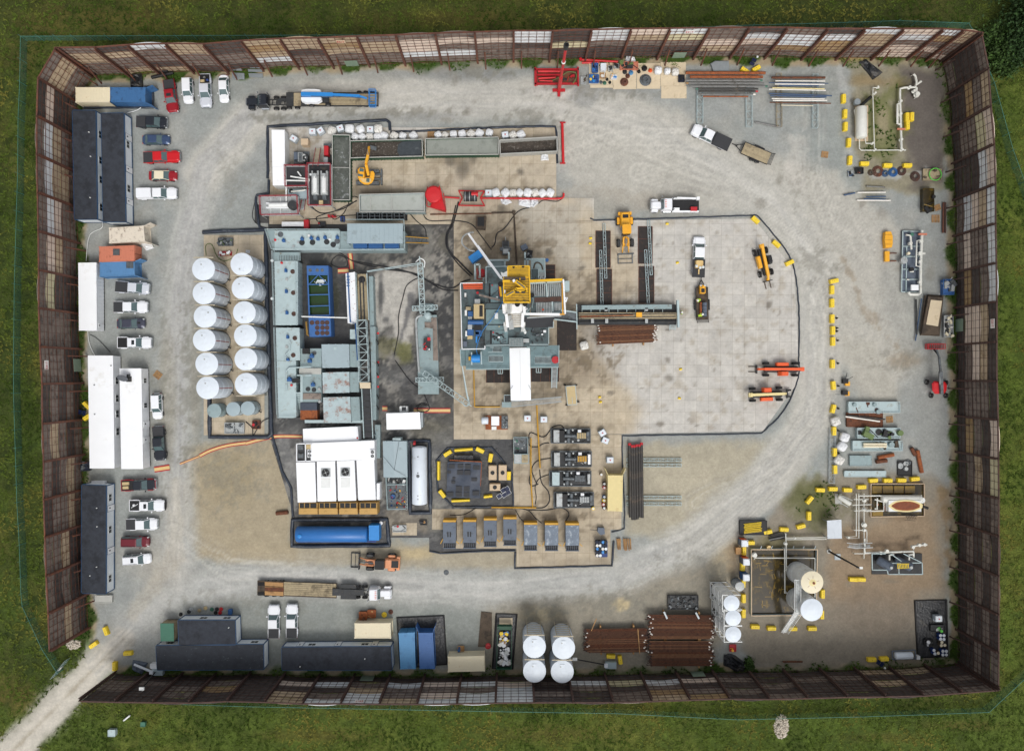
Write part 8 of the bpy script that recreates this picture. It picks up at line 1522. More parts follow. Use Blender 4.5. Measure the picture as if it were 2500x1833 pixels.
def rack(lb,tl,x0,y0,x1,y1,w=.9,h=.45,n=8,z=.15,m='sbl',name='lattice_rack'):
 ti(tl);t=th(name,lb,'rack',(x0+x1)/2,(y0+y1)/2);ltc(t,'lattice_beam',P3(x0,y0,z),P3(x1,y1,z),w,h,m,n,.055)
rack('pale lattice rack beam below the rusty pipes, leftmost','A3',1908,840,1905,1138,1.05,.5,5);rack('pale lattice rack beam between the two pipe racks','A4',88,700,90,1000,1.05,.5,5)
rack('rusty lattice rack beam under the right pipe rack','A4',322,585,325,1000,.9,.5,7,m='wg');rack('pale lattice rack beam at the right end of the pipe rack','A4',608,590,606,1010,.9,.5,7)
for i,y in en((908,958,1252,1312)):rack('thin lattice rail under the dark casing pipes, %s of four'%ordn(i+1,4,'top','bottom'),'C3',1238,y,1738,y+1,.5,.3,12)
for x0,y0,x1,y1,l in((1030,400,1046,900,'left upper'),(998,645,1012,1140,'left lower'),(1438,370,1462,870,'right upper'),(1410,640,1436,1130,'right lower')):rack('thin pale lattice rail on the black mats, '+l,'B3',x0,y0,x1,y1,.42,.35,7,.2)
rack('long upright grey lattice rack beside the yellow blocks','C4',742,530,735,960,.95,.5,10,m='galv')
def sack_me(k):
 def f():
  R_=RS(k);b=MB();r=.5;rings=[]
  for z,s in((0,.86),(.12,1.),(.5,1.06),(.85,1.),(1.,.72),(1.06,.35)):
   rings.append([(p[0]*s*(1+R_.normal(0,.03)),p[1]*s*(1+R_.normal(0,.03)),z+R_.normal(0,.015))for p in rr(1.,1.,.28,0)])
  b.loft(rings,smo=True);
  for a in(0,1.6,3.1,4.7):b.tb([(.38*cos(a+.8),.38*sin(a+.8),1.),(.2*cos(a+.6),.2*sin(a+.6),1.16),(.1*cos(a),.1*sin(a),1.07)],.03,5)
  return b.mesh('bulk_sack','sack' if k%3 else 'sd')
 return cached(('sack',k),f)
def tote(lb,x,y,ang,group='white square liquid totes',z0=.11):
 a=P3(x,y,1.2);t=T('liquid_tote',lb,'tote',(a[0],a[1],z0),ang,group);b=MB();b.loft([rr(1.1,.98,.1,.18,0,0),rr(1.12,1.,.1,1.1,0,0),rr(1.02,.9,.12,1.18,0,0)]);b.cb(0,0,1.18,1.06,.08,.03);b.cb(0,0,1.18,.08,.94,.025);t.pt('bottle',b,'tote');b=MB();b.cyl((0,0,1.18),.12,.07,12);t.pt('cap',b,'red');b=MB();[b.cb(0,0,.25+k*.28,1.2,1.06,.03)for k in rg(4)];b.cb(0,0,0,1.2,1.,.16);t.pt('cage',b,'galv')
def sacks(tl,L,lab,k0=0):
 ti(tl)
 for i,(x,y,s)in en(L):a=P3(x,y,1.);o=sg('bulk_sack',lab%ordn(i+1,len(L),'left','right'),'bulk sack',sack_me((k0+i)%6),None,'white bulk sacks',loc=(a[0],a[1],.11),rz=float(RNG.rand()*90));o.scale=(s*1.22,s*1.22,1.1)
sacks('A2',[(790,1195,1.15),(950,1178,1.2),(1050,1180,1.05),(1213,1178,1.15)],'white bulk sack, %s in the back row at the mud bins')
sacks('A2',[(1000,1252,.95),(1065,1252,.95),(1135,1252,.98),(1205,1252,.98),(1265,1245,1.1),(1360,1242,1.08),(1438,1245,.98),(1535,1242,1.08)],'white bulk sack, %s along the brown mud bin',1)
sacks('A2',[(1762,1235,.95),(1826,1237,.9),(1903,1228,1.),(1983,1226,1.05),(2065,1225,1.1),(2142,1220,1.1),(2232,1215,1.)],'white bulk sack, %s along the middle grey mud bin',2)
sacks('A3',[(197,1238,1.05),(270,1230,1.1)],'white bulk sack, %s behind the right end mud bin',3)
sacks('B3',[(38,110,1.1),(128,112,1.1),(195,112,.95),(258,112,.95),(332,112,1.1),(400,112,1.),(466,115,1.05),(537,112,1.1)],'white bulk sack, %s in the row above the red pipe',4)
sacks('C4',[(777,478,1.2),(848,603,1.2),(828,675,1.2),(806,782,1.2)],'white bulk sack, %s beside the long lattice rack at the right',3)
ti('B3');sacks('B3',[(850,1515,1.15)],'dirty open bulk sack below the stained mats%s'.replace('%s','%.0s'),3);sacks('A3',[(1530,640,1.),(1615,648,.8),(1688,655,.95)],'bulk sack of dark blue fittings, %s on the laydown mats',1)
ti('A2');
for i,(x,y,a)in en(((610,1205,0),(683,1197,32),(865,1175,20),(1140,1185,2))):tote('white tote, %s behind the upright mud bin'%ordn(i+1,4,'left','right'),x,y,a)
tote('white tote with red marks standing at an angle right of the sheeted tank',437,1270,-30)
ti('A3');tote('white tote left of the two sacks behind the right end bin',125,1235,8);ti('C3')
for x,y,a,l in((330,530,0,'white tote left of the pair near the compressor skid'),(480,540,0,'white tote right of the pair near the compressor skid'),(1018,663,32,'upper white tote of the angled pair right of the pump skids'),(1045,733,-22,'lower white tote of the angled pair right of the pump skids'),(1088,912,0,'single white tote above the pale yellow container')):tote(l,x,y,a)
ti('B2');tote('white tote above the red pump skid',2225,115,0)
def rag(lb,tl,pts,m='sack',h=.35,name='empty_sack',cat='sack',z0=.11):
 ti(tl);b=MB();n=len(pts);P=[W(x,y,.3)for x,y in pts];cx=sum(p[0]for p in P)/n;cy=sum(p[1]for p in P)/n;R_=RS(n*7+int(abs(cx)));v=[]
 rings=[[(cx+(p[0]-cx)*s*(1+R_.normal(0,.04)),cy+(p[1]-cy)*s*(1+R_.normal(0,.04)),z0+z*(1+R_.normal(0,.3))if z else z0)for p in[P[i//3]if i%3==0 else tu(np.array(P[i//3])*(1-(i%3)/3)+np.array(P[(i//3+1)%n])*(i%3)/3)for i in rg(3*n)]]for s,z in((1,0),(.97,h*.5),(.7,h),(.45,h*.7),(.2,h*1.1))]
 b.loft(rings);return sg(name,lb,cat,b,m)
for l,tl,p in(('crumpled white sheet left of two on the red pipe','B3',[(70,150),(130,150),(192,205),(130,225),(90,210)]),('crumpled white sack, middle one on the red pipe','B3',[(248,152),(350,168),(355,252),(250,228)]),('crumpled white sack, right one on the red pipe','B3',[(362,155),(425,160),(430,205),(385,250),(352,240)]),('crumpled white sheet below the right end mud bin','A3',[(455,1408),(520,1420),(525,1470),(450,1470)]),('crumpled white sacks at the corner of the rusty white container','B1',[(1285,575),(1390,590),(1410,620),(1340,645)]),('white bag lying on the tank pad below the mud tank corner','B1',[(2253,640),(2290,640),(2290,670),(2253,670)]),('white sack heap at the top wall above the orange crate','A3',[(1235,515),(1310,520),(1322,560),(1280,585),(1225,570)])):rag(l,tl,p)
rag('heap of black sheeting at the bottom wall','D3',[(1825,895),(1890,885),(2000,960),(1990,1020),(1930,1025),(1825,980)],'lbk',.7,'tarp_heap','tarp',0);rag('folded black tarp lying on the weeds near the upper right vessel','A4',[(960,490),(1010,460),(1140,575),(1070,620)],'lbk',.5,'folded_tarp','tarp',0)
rag('black sheet thrown over a box behind the top left containers','A1',[(1192,680),(1300,672),(1305,795),(1195,798)],'lbk',.6,'black_sheet','tarp',0)
def hose(lb,tl,pts,r=.09,z=.2,m='hb',name='hose'):
 ti(tl);b=MB();b.tb(spt([P3(*p,z)if len(p)==2 else P3(*p)for p in pts],5),r,6);sg(name,lb,'hose' if 'hose' in name or 'cable' in name else 'pipe',b,m)
for h in(('thick black hose curving down the tan mats left of the rig','B2',[(1950,200),(1900,400),(1850,500),(1860,640),(1960,750),(2080,870)],.14),('second black hose beside the thick one left of the rig','B2',[(1925,230),(1885,400),(1838,500),(1845,620),(1940,760),(2060,880)],.1),('black hose from the slurry floor to the rig corner','B2',[(1130,830),(1300,820),(1560,860),(1700,940),(1880,990),(1990,930),(2060,910)],.12),('second black hose across the slurry floor','B2',[(970,740),(1250,790),(1450,830),(1620,900),(1800,1000),(1950,1010)],.1),('brown hose snaking down the pale slurry patch','B2',[(1590,890),(1480,960),(1440,1080),(1400,1250),(1400,1400),(1360,1600)],.08),('thin black hose under the shaker stairs','B2',[(850,655),(1000,750),(1200,800)],.08),('loop of hose with yellow ties on the black floor','B2',[(800,720),(850,690),(920,720),(925,790),(850,800),(785,770),(800,720)],.07),('pale hose curving from the mud tank to the mats','B2',[(1490,290),(1560,370),(1640,440),(1655,520)],.08),('long grey hose over the mats above the rig','B2',[(1620,290),(1680,370),(1900,370),(2060,400),(2150,500),(2253,640)],.08),('black hose tangle left of the mud tank, first','B2',[(600,240),(680,300),(800,290),(950,220),(1020,190)],.09),('black hose tangle left of the mud tank, second','B2',[(660,380),(650,340),(760,300),(900,260),(1010,190)],.08),('black hose tangle left of the mud tank, third','B2',[(560,360),(700,350),(850,330),(1020,320)],.07),('black hose beside the shaker house edge','B2',[(780,330),(820,360),(900,300),(970,160),(1030,160)],.07),('black hose across the mats to the left pump','B3',[(430,215),(480,185),(600,195),(660,160)],.07),('long black hose crossing the mats above the rig','B3',[(350,250),(240,290),(120,440),(50,490),(30,580),(0,620)],.09),('black hose looping above the first pump skid','C3',[(340,720),(360,660),(480,700),(560,610),(640,595),(670,640)],.09),('black hose from the yellow pipe to the first skid','C3',[(345,700),(350,780),(420,790),(480,760),(530,755)],.08),('black hose looping to the second pump skid','C3',[(540,895),(420,920),(370,990),(385,1060),(420,1140)],.08),('black hose looping to the third pump skid','C3',[(540,1040),(440,1080),(400,1160),(410,1250),(400,1320)],.07),('black hose looping left of the third skid','C3',[(430,1130),(370,1150),(345,1100),(370,1010)],.09),('black hose down to the fourth pump skid','C3',[(440,1000),(460,1120),(520,1200),(530,1290),(480,1345),(380,1350)],.09),('black hose above the grey engine boxes, right','C3',[(340,1370),(500,1370),(640,1350),(710,1400),(680,1470)],.08),('black hose above the grey engine boxes, middle','C3',[(200,1350),(330,1370),(400,1440),(460,1490)],.07),('black hose above the grey engine boxes, left','C3',[(220,1370),(260,1440),(300,1480)],.07),('black hose above the leftmost engine boxes','C2',[(1870,1415),(2000,1410),(2120,1350),(2253,1330)],.06),('thin black cable across the tan mats below the rig','C2',[(1370,0),(1500,180),(1620,290),(1680,420)],.07),('green and black hose along the tank pad','B1',[(1890,690),(1885,600),(1940,590),(1990,700),(2060,740),(2150,700),(2180,630)],.06,.2,'green_hose'),('black hose bundle in the lower tank pad','C2',[(0,560),(60,620),(70,680),(150,560),(240,520)],.08),('black hose below the white centrifuge stand','B2',[(100,140),(60,330),(130,420),(240,440)],.06),('white hose from the container to the black roofed office','A1',[(1315,965),(1260,1010),(1165,1038)],.07,.3,'ws'),('white pipe behind the salmon container','B1',[(940,390),(930,440),(820,510),(790,740)],.06,.3,'ws'),('pale cable between the white trailers','B1',[(805,1385),(820,1500),(870,1610)],.06,.3,'ws'),('black cable beside the long white trailer','B1',[(825,1415),(900,1460),(1010,1575)],.05,.2),('coiled black hose on the black floor','C2',[(1560,420),(1620,390),(1680,420),(1670,460),(1610,470),(1570,450),(1600,405),(1660,415)],.07),('black hose at the centre of the reserve tank floor','C2',[(1000,590),(700,610)],.06)):hose(h[0],h[1],h[2],*(h[3:]))
for i,(l,tl,p,r,m)in en((('yellow pipe running down between the pump skids','C3',[(415,410),(425,620),(440,900),(445,985)],.13,'amber'),('yellow pipe beside the lower pump skids','C3',[(362,710),(362,1080),(378,1340)],.12,'amber'),('yellow pipe along the top of the engine box row','C3',[(0,1345),(410,1348)],.13,'amber'),('yellow pipe down the mats left of the white cabin','E2',[(275,925),(290,1600)],.1,'amber'),('yellow pipe across the mats below the white cabin','E2',[(290,1600),(760,1598)],.1,'amber'),('rusty pipe across the mats above the rig','B2',[(1690,315),(2253,305)],.1,'rust'),('thin blue pale pole leaning beside the lower gantry','E2',[(65,870),(145,1380),(200,1530)],.08,'sbl'))):hose(l,tl,p,r,.35,m,'pipe')
def ramp(lb,tl,pts,w=.6):
 ti(tl);Q=[Vc(P3(x,y,.12))for x,y in(spt(pts,4)if len(pts)>2 else pts)];t=T('cable_ramp',lb,'cable ramp',tu(Q[len(Q)//2]))
 for nm,o,m,hh in(('centre_lid',0,'ycp',.06),('side_ramp',w*.42,'red',.05),('side_ramp',-w*.42,'red',.05)):
  b=MB()
  for a,c in zip(Q[:-1],Q[1:]):n=Vc((-(c-a).y,(c-a).x,0)).normalized()*o;b.be(a+n,c+n,w*(.6 if o==0 else.2),hh)
  t.wp(nm,b,m)
ramp('short red and orange cable ramp at the corner of the white trailer','C1',[(1415,1000),(1555,978)],.95);ramp('long red edged cable ramp curving across the dirt','C1',[(1830,875),(1930,825),(2080,780),(2253,755)]);ramp('dusty worn stretch of the curving cable ramp','C1',[(1650,948),(1740,912),(1825,878)],.3);ramp('red edged cable ramp joining the berm to the white container','C2',[(0,760),(130,725),(290,695),(520,697)]);ramp('red and yellow cable ramp by the coiled hose','C2',[(1540,458),(1875,458)],.8);ramp('short red and yellow cable ramp left of the light box','C2',[(1252,440),(1298,440)],.8);ramp('upright red and yellow cable ramp on the black floor','B2',[(955,670),(972,815)],.8);ramp('short red and yellow cable ramp above the degasser unit','B2',[(845,832),(942,828)],.85)
def pb(lb,tl,x0,y0,x1,y1,h,m,name,cat,z0=.0,extra=None,fill=None):
 """open or closed box with rim and contents"""
 ti(tl);t=th(name,lb,cat,(x0+x1)/2,(y0+y1)/2,z0);bx(t,'body',x0,y0,x1,y1,h*(.75 if fill else 1),z0,m);b=MB();[b.be(P3(*p,h),P3(*q,h),.09,.12)for p,q in(((x0,y0),(x1,y0)),((x1,y0),(x1,y1)),((x1,y1),(x0,y1)),((x0,y1),(x0,y0)))];t.wp('rim',b,m)
 if fill:clt(t,'contents',x0+6,y0+6,x1-6,y1-6,h*.75,fill[0],fill[1],fill[2]if len(fill)>2 else.25,fill[3]if len(fill)>3 else.55,seed=int(x0+y0))
 return t
def plainmat(lb,tl,x0,y0,x1,y1,z=.1):ti(tl);b=MB();pbox(b,x0,y0,x1,y1,z,0.01);sg('laydown_mat',lb,'mat',b,'mp')
for i,(x0,y0,x1,y1)in en(((895,578,1110,775),(905,778,1118,806),(1114,582,1328,818),(1333,582,1548,815),(1550,572,1782,685),(1551,687,1780,790),(1556,792,1788,903))):plainmat('pale laydown mat, %s at the top wall'%ordn(i+1,7,'left','right'),'A3',x0,y0,x1,y1)
B_=['bbr','blue_deep'];K_=['black','ds','ms']
for a in(('open blue crate of blue parts, upper','A3',922,580,976,662,.7,'bro','crate',(8,B_+['black'])),('open blue crate of blue parts with a yellow coil, lower','A3',897,686,983,760,.7,'bro','crate',(9,B_+['yellow'])),('white topped tote with a green mark','A3',1002,585,1050,645,.9,'tote','crate',None),('small grey crate of tools','A3',1068,606,1112,652,.6,'concrete','crate',(6,K_)),('grey tray left of the orange crate','A3',1124,588,1168,628,.5,'ls','crate',(3,K_)),('long orange crate holding green drums','A3',1180,570,1342,636,.9,'salmon','crate',(9,['green_hose','ds','wd'],.5,.8)),('small dark blue crate at the pipe ends','A3',1715,690,1768,752,.5,'navy','crate',(8,['navy','black'])),('square tray with a brown valve wheel','A3',818,706,868,772,.3,'ls','tray',(2,['wd'],.6,.9)),('white box with yellow parts','A3',1095,690,1148,728,.5,'sack','crate',(3,['yc','bbr'])),('pallet with a grey bag','A3',995,672,1045,720,.25,'wood','pallet',(2,['sd'],.6,.8)),('blue skip full of scrap by the right wall','B4',1620,780,1702,898,1.3,'bro','skip',(16,['ls','sack','ds','ms'],.4,.9)),('wire basket of white fittings by the right wall','B4',1625,1063,1695,1232,1.,'ls','basket',(30,['sd','cream','ds'],.3,.55)),('small dark tray of tools below the pipe racks','A4',872,1345,915,1390,.3,'ls','tray',(6,K_+['pbl'])),('black box with an orange reel','A4',928,1318,990,1365,.5,'black','box',(3,['salmon','black'],.4,.7)),('stack of olive yellow frames by the right wall','B4',1462,65,1545,245,1.4,'oily_water','crate',(5,['pond_water','black'],.5,1.)),('grey crate holding a coil of green hose','A4',1462,1330,1602,1416,.6,'wg','crate',(4,['wd'],.3,.5)),('brown crate, left of two beside the cream container','D2',892,560,950,620,.9,'ro','crate',(2,['rust'])),('brown crate, right of two beside the cream container','D2',958,545,1020,603,.8,'ro','crate',(2,['wood'])),('white topped drum crate near the silos','C4',-8,1470,28,1520,.9,'wood','crate',None),('yellow pole rack in the dirt curve','C4',22,1258,232,1368,.7,'black','rack',None),('grey bin of green and black hoses','C4',945,530,1280,610,1.2,'sbl','bin',(14,['hb','green_hose','black'],.5,1.3)),('rusty flat rack with pipes at the right','C4',862,410,1142,520,.5,'rust','rack',None),('pale blue pump frame, upper long one at the right','C4',875,325,1278,410,1.1,'sbl','frame',(8,['sb','rp'],.4,1.)),('pale blue pump frame with timber, lower long one','C4',908,632,1298,708,1.1,'sbl','frame',(10,['sb','wd'],.4,1.)),('grey steel platform with a cover','C4',885,748,1055,826,.5,'sb','frame',None),('black tray holding a grey pump','C4',1262,790,1372,905,.3,'black','tray',(4,['ls','ms'],.6,1.1)),('long pale steel beam pair beside a white board','C4',842,868,1168,912,.5,'sbl','beam',None),('blue hydraulic power unit with hoses near the silos','D3',1388,430,1625,538,.7,'ds','power unit',(40,['black','ds','ms'],.2,.5)),('open skid with an engine above the green tank','C1',2060,570,2235,668,.9,'ls','pump',(14,K_+['ls'])),('engine pump on the tank pad','B1',2000,530,2130,600,.9,'ms','pump',(18,K_+['ls','green_hose'])),('dark red tray on the tank pad','B1',2005,655,2122,690,.5,'red_car','tray',(8,['sack','wg'])),('small grey unit on a pale mat below the parts bin','C2',1348,1510,1470,1570,.6,'ls','pump',(5,['ls','red','ds'])),('dark hinge assembly lying on the mats','C2',1600,1465,1660,1505,.4,'ds','fitting',(4,['wood','ds'])),('red and black pump manifold in the lower tank pad','C2',62,550,132,625,.6,'rp','pump',(6,['red','black'])),('tray of drums at the corner of the small mats','D3',820,0,910,125,.6,'blue_deep','tray',None),('red tray with yellow parts by the silos','D3',1872,815,1922,868,.4,'red','tray',(3,['yc','red'])),('grey platform with a green wheel behind the lower office','D1',748,430,880,486,.6,'concrete','platform',None),('white unit behind the lower office end','C1',842,1105,946,1140,1.2,'wpa','unit',None),('small brown crate on the gravel edge','D2',1668,828,1716,866,.5,'wood','crate',(3,['bmo'])),('blue machine under the bottom office porch','D1',1795,540,1820,578,.6,'bmo','machine',None),('white utility box in the lower left meadow','D1',850,1485,905,1535,.8,'sbl','utility box',None),('small green utility box in the lower left meadow','D1',1106,1425,1140,1458,.6,'green_paint','utility box',None),('white block by the bottom left office end','D1',1182,965,1235,1002,1.,'wpa','box',None),('black bin behind the left white trailer','C1',742,930,818,1010,1.,'navy','bin',(4,K_))):
 l,tl,x0,y0,x1,y1,h,m,c,f=a;pb(l,tl,x0,y0,x1,y1,h,m,{'rack':'flat_rack','fitting':'fitting_frame'}.get(c,c.replace(' ','_')),c,0,fill=f)
BR=[('dark funnel shaped fitting',1220,745,.7,'rp'),('coil of grey cable',1415,728,1.,'ms'),('orange topped valve',1460,640,.35,'orange'),('black pump fitting',1405,620,.5,'black'),('small black pot',1355,650,.3,'black'),('dark round flange, upper',1225,652,.4,'ds'),('brown round flange, lower',1252,690,.4,'rp'),('pale blue drum pair',1282,660,.4,'blue_box_light'),('green rimmed flange',1040,755,.32,'green_paint'),('grey ring flange',1007,748,.28,'ms'),('small dark flange',1062,722,.25,'ds'),('black post fitting',1088,750,.25,'black')]
def ringthing(lb,tl,x,y,r,m,name='flange',cat='fitting',h=.4):
 ti(tl);a=P3(x,y,h);b=MB();b.la([(r,0),(r*1.05,h*.3),(r*.8,h*.4),(r*.55,h),(r*.35,h),(r*.3,h*.5)],(a[0],a[1],.02),18);sg(name,lb,cat,b,m)
for l,x,y,r,m in BR:ringthing(l+' on the laydown mats at the top wall','A3',x,y,r,m,h=.6)
for l,tl,x,y,r,m in(('small coil','A4',1052,1355,.45,'wd'),('large red brown coil','A4',1108,1345,.9,'rp'),('blue grey coil','A4',1165,1362,.55,'pbl'),('bright blue ring coil','A4',1228,1352,.75,'bmo'),('dark brown coil','A4',1295,1342,.75,'rpd'),('rightmost dark coil','A4',1402,1385,.8,'rpd'),('green hose coil on the grey crate','A4',1545,1375,1.05,'green_bright')):
 ti(tl);a=P3(x,y,.3);b=MB()
 for k in rg(3 if 'green' not in l else 1):q=r*(1-.22*k);b.tb([(a[0]+q*cos(t_),a[1]+q*sin(t_),(.12+.08*k)if 'green' not in l else.75)for t_ in[i*.35 for i in rg(18)]],.09,6,closed=True)
 sg('hose_coil',l+(' in the coil row below the white vessel' if 'green' not in l else ''),'coil',b,m,'coiled hoses on the gravel')
ti('C4');
for k in rg(12):hp(('C4','C4'),50+RNG.rand()*8,1285+k*6.5,195-RNG.rand()*12,1266+k*6.5+RNG.rand()*5,.045,.8+.05*(k%3),'yellow','yellow pole in the bundle on the black rack in the dirt curve',None,'yellow poles in the bundle')
for k in rg(7):hp(('C4','C4'),245+RNG.rand()*25,1372+k*7,395-RNG.rand()*20,1336+k*9,.13,.2+.12*(k%3),'pgr' if k%2 else 'pdk','grey conduit in the loose bundle left of the dirt curve',None,'loose grey conduits')
for i,(a,l)in en((((868,430,1160,462),'dark upper pipe on the rusty flat rack'),((850,440,1120,478),'white wrapped pipe on the rusty flat rack'),((990,655,1172,655),'pale timber on the lower pump frame, upper'),((990,675,1172,675),'pale timber on the lower pump frame, lower'),((1105,762,1228,738),'rusty pipe section, upper of two near the grey platform'),((1090,795,1175,785),'rusty pipe section, lower of two near the grey platform'),((1415,705,1450,880),'long rusty valve spool by the right block row'),((1368,685,1400,745),'short brown valve assembly by the right block row'))):hp(('C4','C4'),*a,(.14,.14,.2,.2,.35,.35,.35,.35)[i],(.7,.8,1.3,1.3,.4,.4,.4,.4)[i],('pdk','pca','cream','cream','ro','rust','ro','rust')[i],l)
for a,l,m,r in(((1405,935,1410,1215),'dark pole leaning on the mat stack, left','ds',.14),((1448,930,1400,1262),'blue pole leaning on the mat stack','pbl',.1),((1478,905,1440,1190),'dark pole leaning on the mat stack, right','wd',.16),((1620,175,1616,415),'dark red steel section left of two by the right wall','rp',.16),((1636,175,1634,415),'dark red steel section right of two by the right wall','rpd',.14),((1015,48,1160,56),'grey pipe, top of the short pipes on the gravel','pgr',.12),((945,97,1165,95),'pale pipe, second of the short pipes on the gravel','pca',.12),((1015,132,1168,128),'blue pipe, upper, among the short pipes','pbl',.1),((995,148,1165,150),'blue pipe, lower, among the short pipes','pbl',.1),((940,158,1205,160),'long pale pipe, lowest of the short pipes','pca',.12),((838,118,925,100),'loose blue tool on the gravel','pbl',.14)):hp(('B4','B4'),*a,r,.4,m,l)
def pstack(lb,tl,P_,n,dz,m,name,cat,z0=0.,sh=.97):
 ti(tl);t=th(name,lb,cat,sum(p[0]for p in P_)/len(P_),sum(p[1]for p in P_)/len(P_),z0);c=(sum(p[0]for p in P_)/len(P_),sum(p[1]for p in P_)/len(P_))
 for k in rg(n):s=1-(1-sh)*k;pg(t,'layer',[(c[0]+(x-c[0])*s,c[1]+(y-c[1])*s)for x,y in P_],z0+(k+1)*dz,z0+k*dz+.02,m)
 return t
pstack('tall stack of dark crane mats with pale sheets on top, by the right wall','B4',[(1500,898),(1622,908),(1590,1225),(1440,1218)],4,.3,'wd','mat_stack','mat stack');ti('B4');t=sc.objects[-1]
b=MB();ppr(b,[(1522,940),(1610,948),(1578,1148),(1485,1132)],1.32,1.22);ppr(b,[(1510,1000),(1598,1010),(1580,1105),(1492,1090)],1.4,1.33);sg('mat_sheet','pale sheets lying on the dark crane mat stack','sheet',b,'mp')
for l,tl,x,y,a,s in(('pallet near the lattice racks','A4',688,1215,-8,1.),('pallet with a lattice beside the white trailer','C1',1445,132,-38,1.1),('pallet right of the rusty flat rack','C4',1198,463,5,1.),('pallet with slats by the right wall','B4',1560,303,0,1.2),('brown pallet in the back row of sacks','A2',1698,1238,0,1.),('small wire frame pallet by the olive frames','B4',1575,215,20,.9)):
 ti(tl);a_=P3(x,y,.15);b=MB();[b.cb(0,-.5*s+k*s/6,.1,1.2*s,.11,.03)for k in rg(7)];[b.cb(q,0,0,.1,1.05*s,.1)for q in(-.5*s,0,.5*s)];sg('pallet',l,'pallet',b.mesh('pallet','wood'),None,'wooden pallets',loc=(a_[0],a_[1],.01 if tl!='A2' else.12),rz=a)
ti('B4');t=th('yellow_bucket','pair of yellow loader buckets joined on the gravel','bucket',1190,470);pg(t,'shell',[(1165,405),(1208,403),(1222,440),(1222,500),(1215,528),(1165,530),(1160,470)],1.,.02,'yc');bm('rib',[(1165,y,1212,y)for y in(430,470,505)],1.05,.08,'amber',t=t)
t=th('fork_attachment','yellow fork attachment with two dark tines','attachment',1200,600);sl('carriage',1163,558,1197,638,.7,.6,'yc',t=t);bm('tine',[(1197,574,1252,574),(1197,635,1250,635)],.2,.16,'rp',t=t)
def run(lb,tl,segs,r,z,m='pw',name='pipework',fl=(),cat='pipework'):
 ti(tl);p=segs[0][0];t=th(name,lb,cat,*p[:2])
 for s in segs:b=MB();b.tb([P3(x,y,z)for x,y in s],r,8);[b.be((*P3(x,y,z)[:2],0),(*P3(x,y,z)[:2],z),.1)for x,y in(s[0],s[-1])];t.wp('pipe',b,m)
 for x,y,q in fl:a=P3(x,y,z);b=MB();b.la([(q,0),(q,.12),(q*.5,.2),(q*.5,.5),(q*.8,.55),(q*.8,.6)],(a[0],a[1],z-.2),12);t.wp('valve',b,m)
 return t
ti('A4');t=th('separator_vessel','long white upright-lying vessel in the upper right corner plot','vessel',970,960);a=P3(972,850,1.4);e=P3(974,1075,1.4);b=MB();b.hc((a[0],a[1],1.4),(e[0],e[1],1.4),.95,20,.35);t.wp('shell',b,'pw');dc(t,'flange_end',945,800,.55,.8,.6,'galv');sl('pad',925,830,1028,1110,.12,.1,'fiberglass_tan',t=t)
b=MB();b.tb([P3(975,828,1.),P3(1050,762,.8)],.28,8);t.wp('black_pipe',b,'black');b=MB();b.tb([P3(935,850,1.),P3(918,870,1.),P3(940,960,1.)],.1,7);t.wp('side_pipe',b,'pw')
run('thin white pipe run beside the upper right vessel','A4',[[(1115,690),(1065,690),(1065,740),(1078,1175)],[(960,1090),(960,1170),(975,1182),(1325,1180)],[(1005,1090),(1010,1128),(1075,1128)]],.09,.6,fl=((1100,688,.2),(1080,735,.2),(1078,1180,.22),(1290,1180,.25),(1060,1128,.2)))
run('thick white pipe with valves in the upper right corner','A4',[[(1290,1175),(1278,740),(1278,700),(1310,690),(1400,688),(1408,640),(1400,600),(1385,585)],[(1272,815),(1257,820),(1258,975),(1280,978)],[(1408,690),(1408,765)],[(1408,665),(1445,640)]],.2,.9,fl=((1280,800,.3),(1278,900,.3),(1285,1100,.3),(1350,690,.3),(1385,720,.3),(1410,745,.5)))
ti('A4');t=sc.objects[-1].parent;
sg('red_valve_bar','orange red bar across the thick white pipe','valve',MB().be(W(1255,1016,1.3),W(1320,1016,1.3),.3,.2),'salmon');ti('B4')
t=th('metering_skid','dark steel skid with white pipework and valves by the right wall','metering skid',1370,640);sl('deck',1295,398,1448,880,.35,.3,'sgr',t=t);bm('frame',[(1300,400,1290,878),(1450,410,1445,870),(1300,400,1450,405),(1290,878,1445,878),(1297,520,1448,520),(1297,600,1448,600),(1297,700,1448,700),(1295,780,1446,780),(1330,520,1325,880)],.5,.16,'sbl',t=t)
for s,r,z in(([(1325,430),(1362,435),(1368,545)],.18,1.1),([(1452,395),(1445,560),(1440,700),(1438,890),(1420,898),(1360,898),(1345,880)],.24,1.2),([(1445,470),(1410,475),(1405,675),(1438,678)],.12,1.3),([(1440,575),(1475,575)],.2,1.2),([(1355,718),(1385,718)],.13,.8),([(1330,780),(1350,782)],.13,.8)):b=MB();b.tb([P3(x,y,z)for x,y in s],r,9);t.wp('white_pipe',b,'pw')
for x,y,r,m in((1365,495,.3,'pw'),(1450,480,.3,'pw'),(1443,575,.4,'pw'),(1442,640,.3,'pw'),(1440,800,.3,'pw'),(1312,630,.6,'ls'),(1375,698,.35,'black'),(1350,575,.25,'cream'),(1376,425,.3,'green_paint')):dc(t,'valve',x,y,r,.8,.6,m,12)
sl('control_panel',1368,822,1425,865,1.6,.3,'wpa',t=t);bm('red_bar',[(1422,425,1488,425)],1.5,.3,'salmon',t=t)
ti('D4');t=th('containment_pit','tan walled containment pit holding dark oily water','containment',370,330);cor=[(112,68),(630,68),(620,582),(112,588)];b=MB()
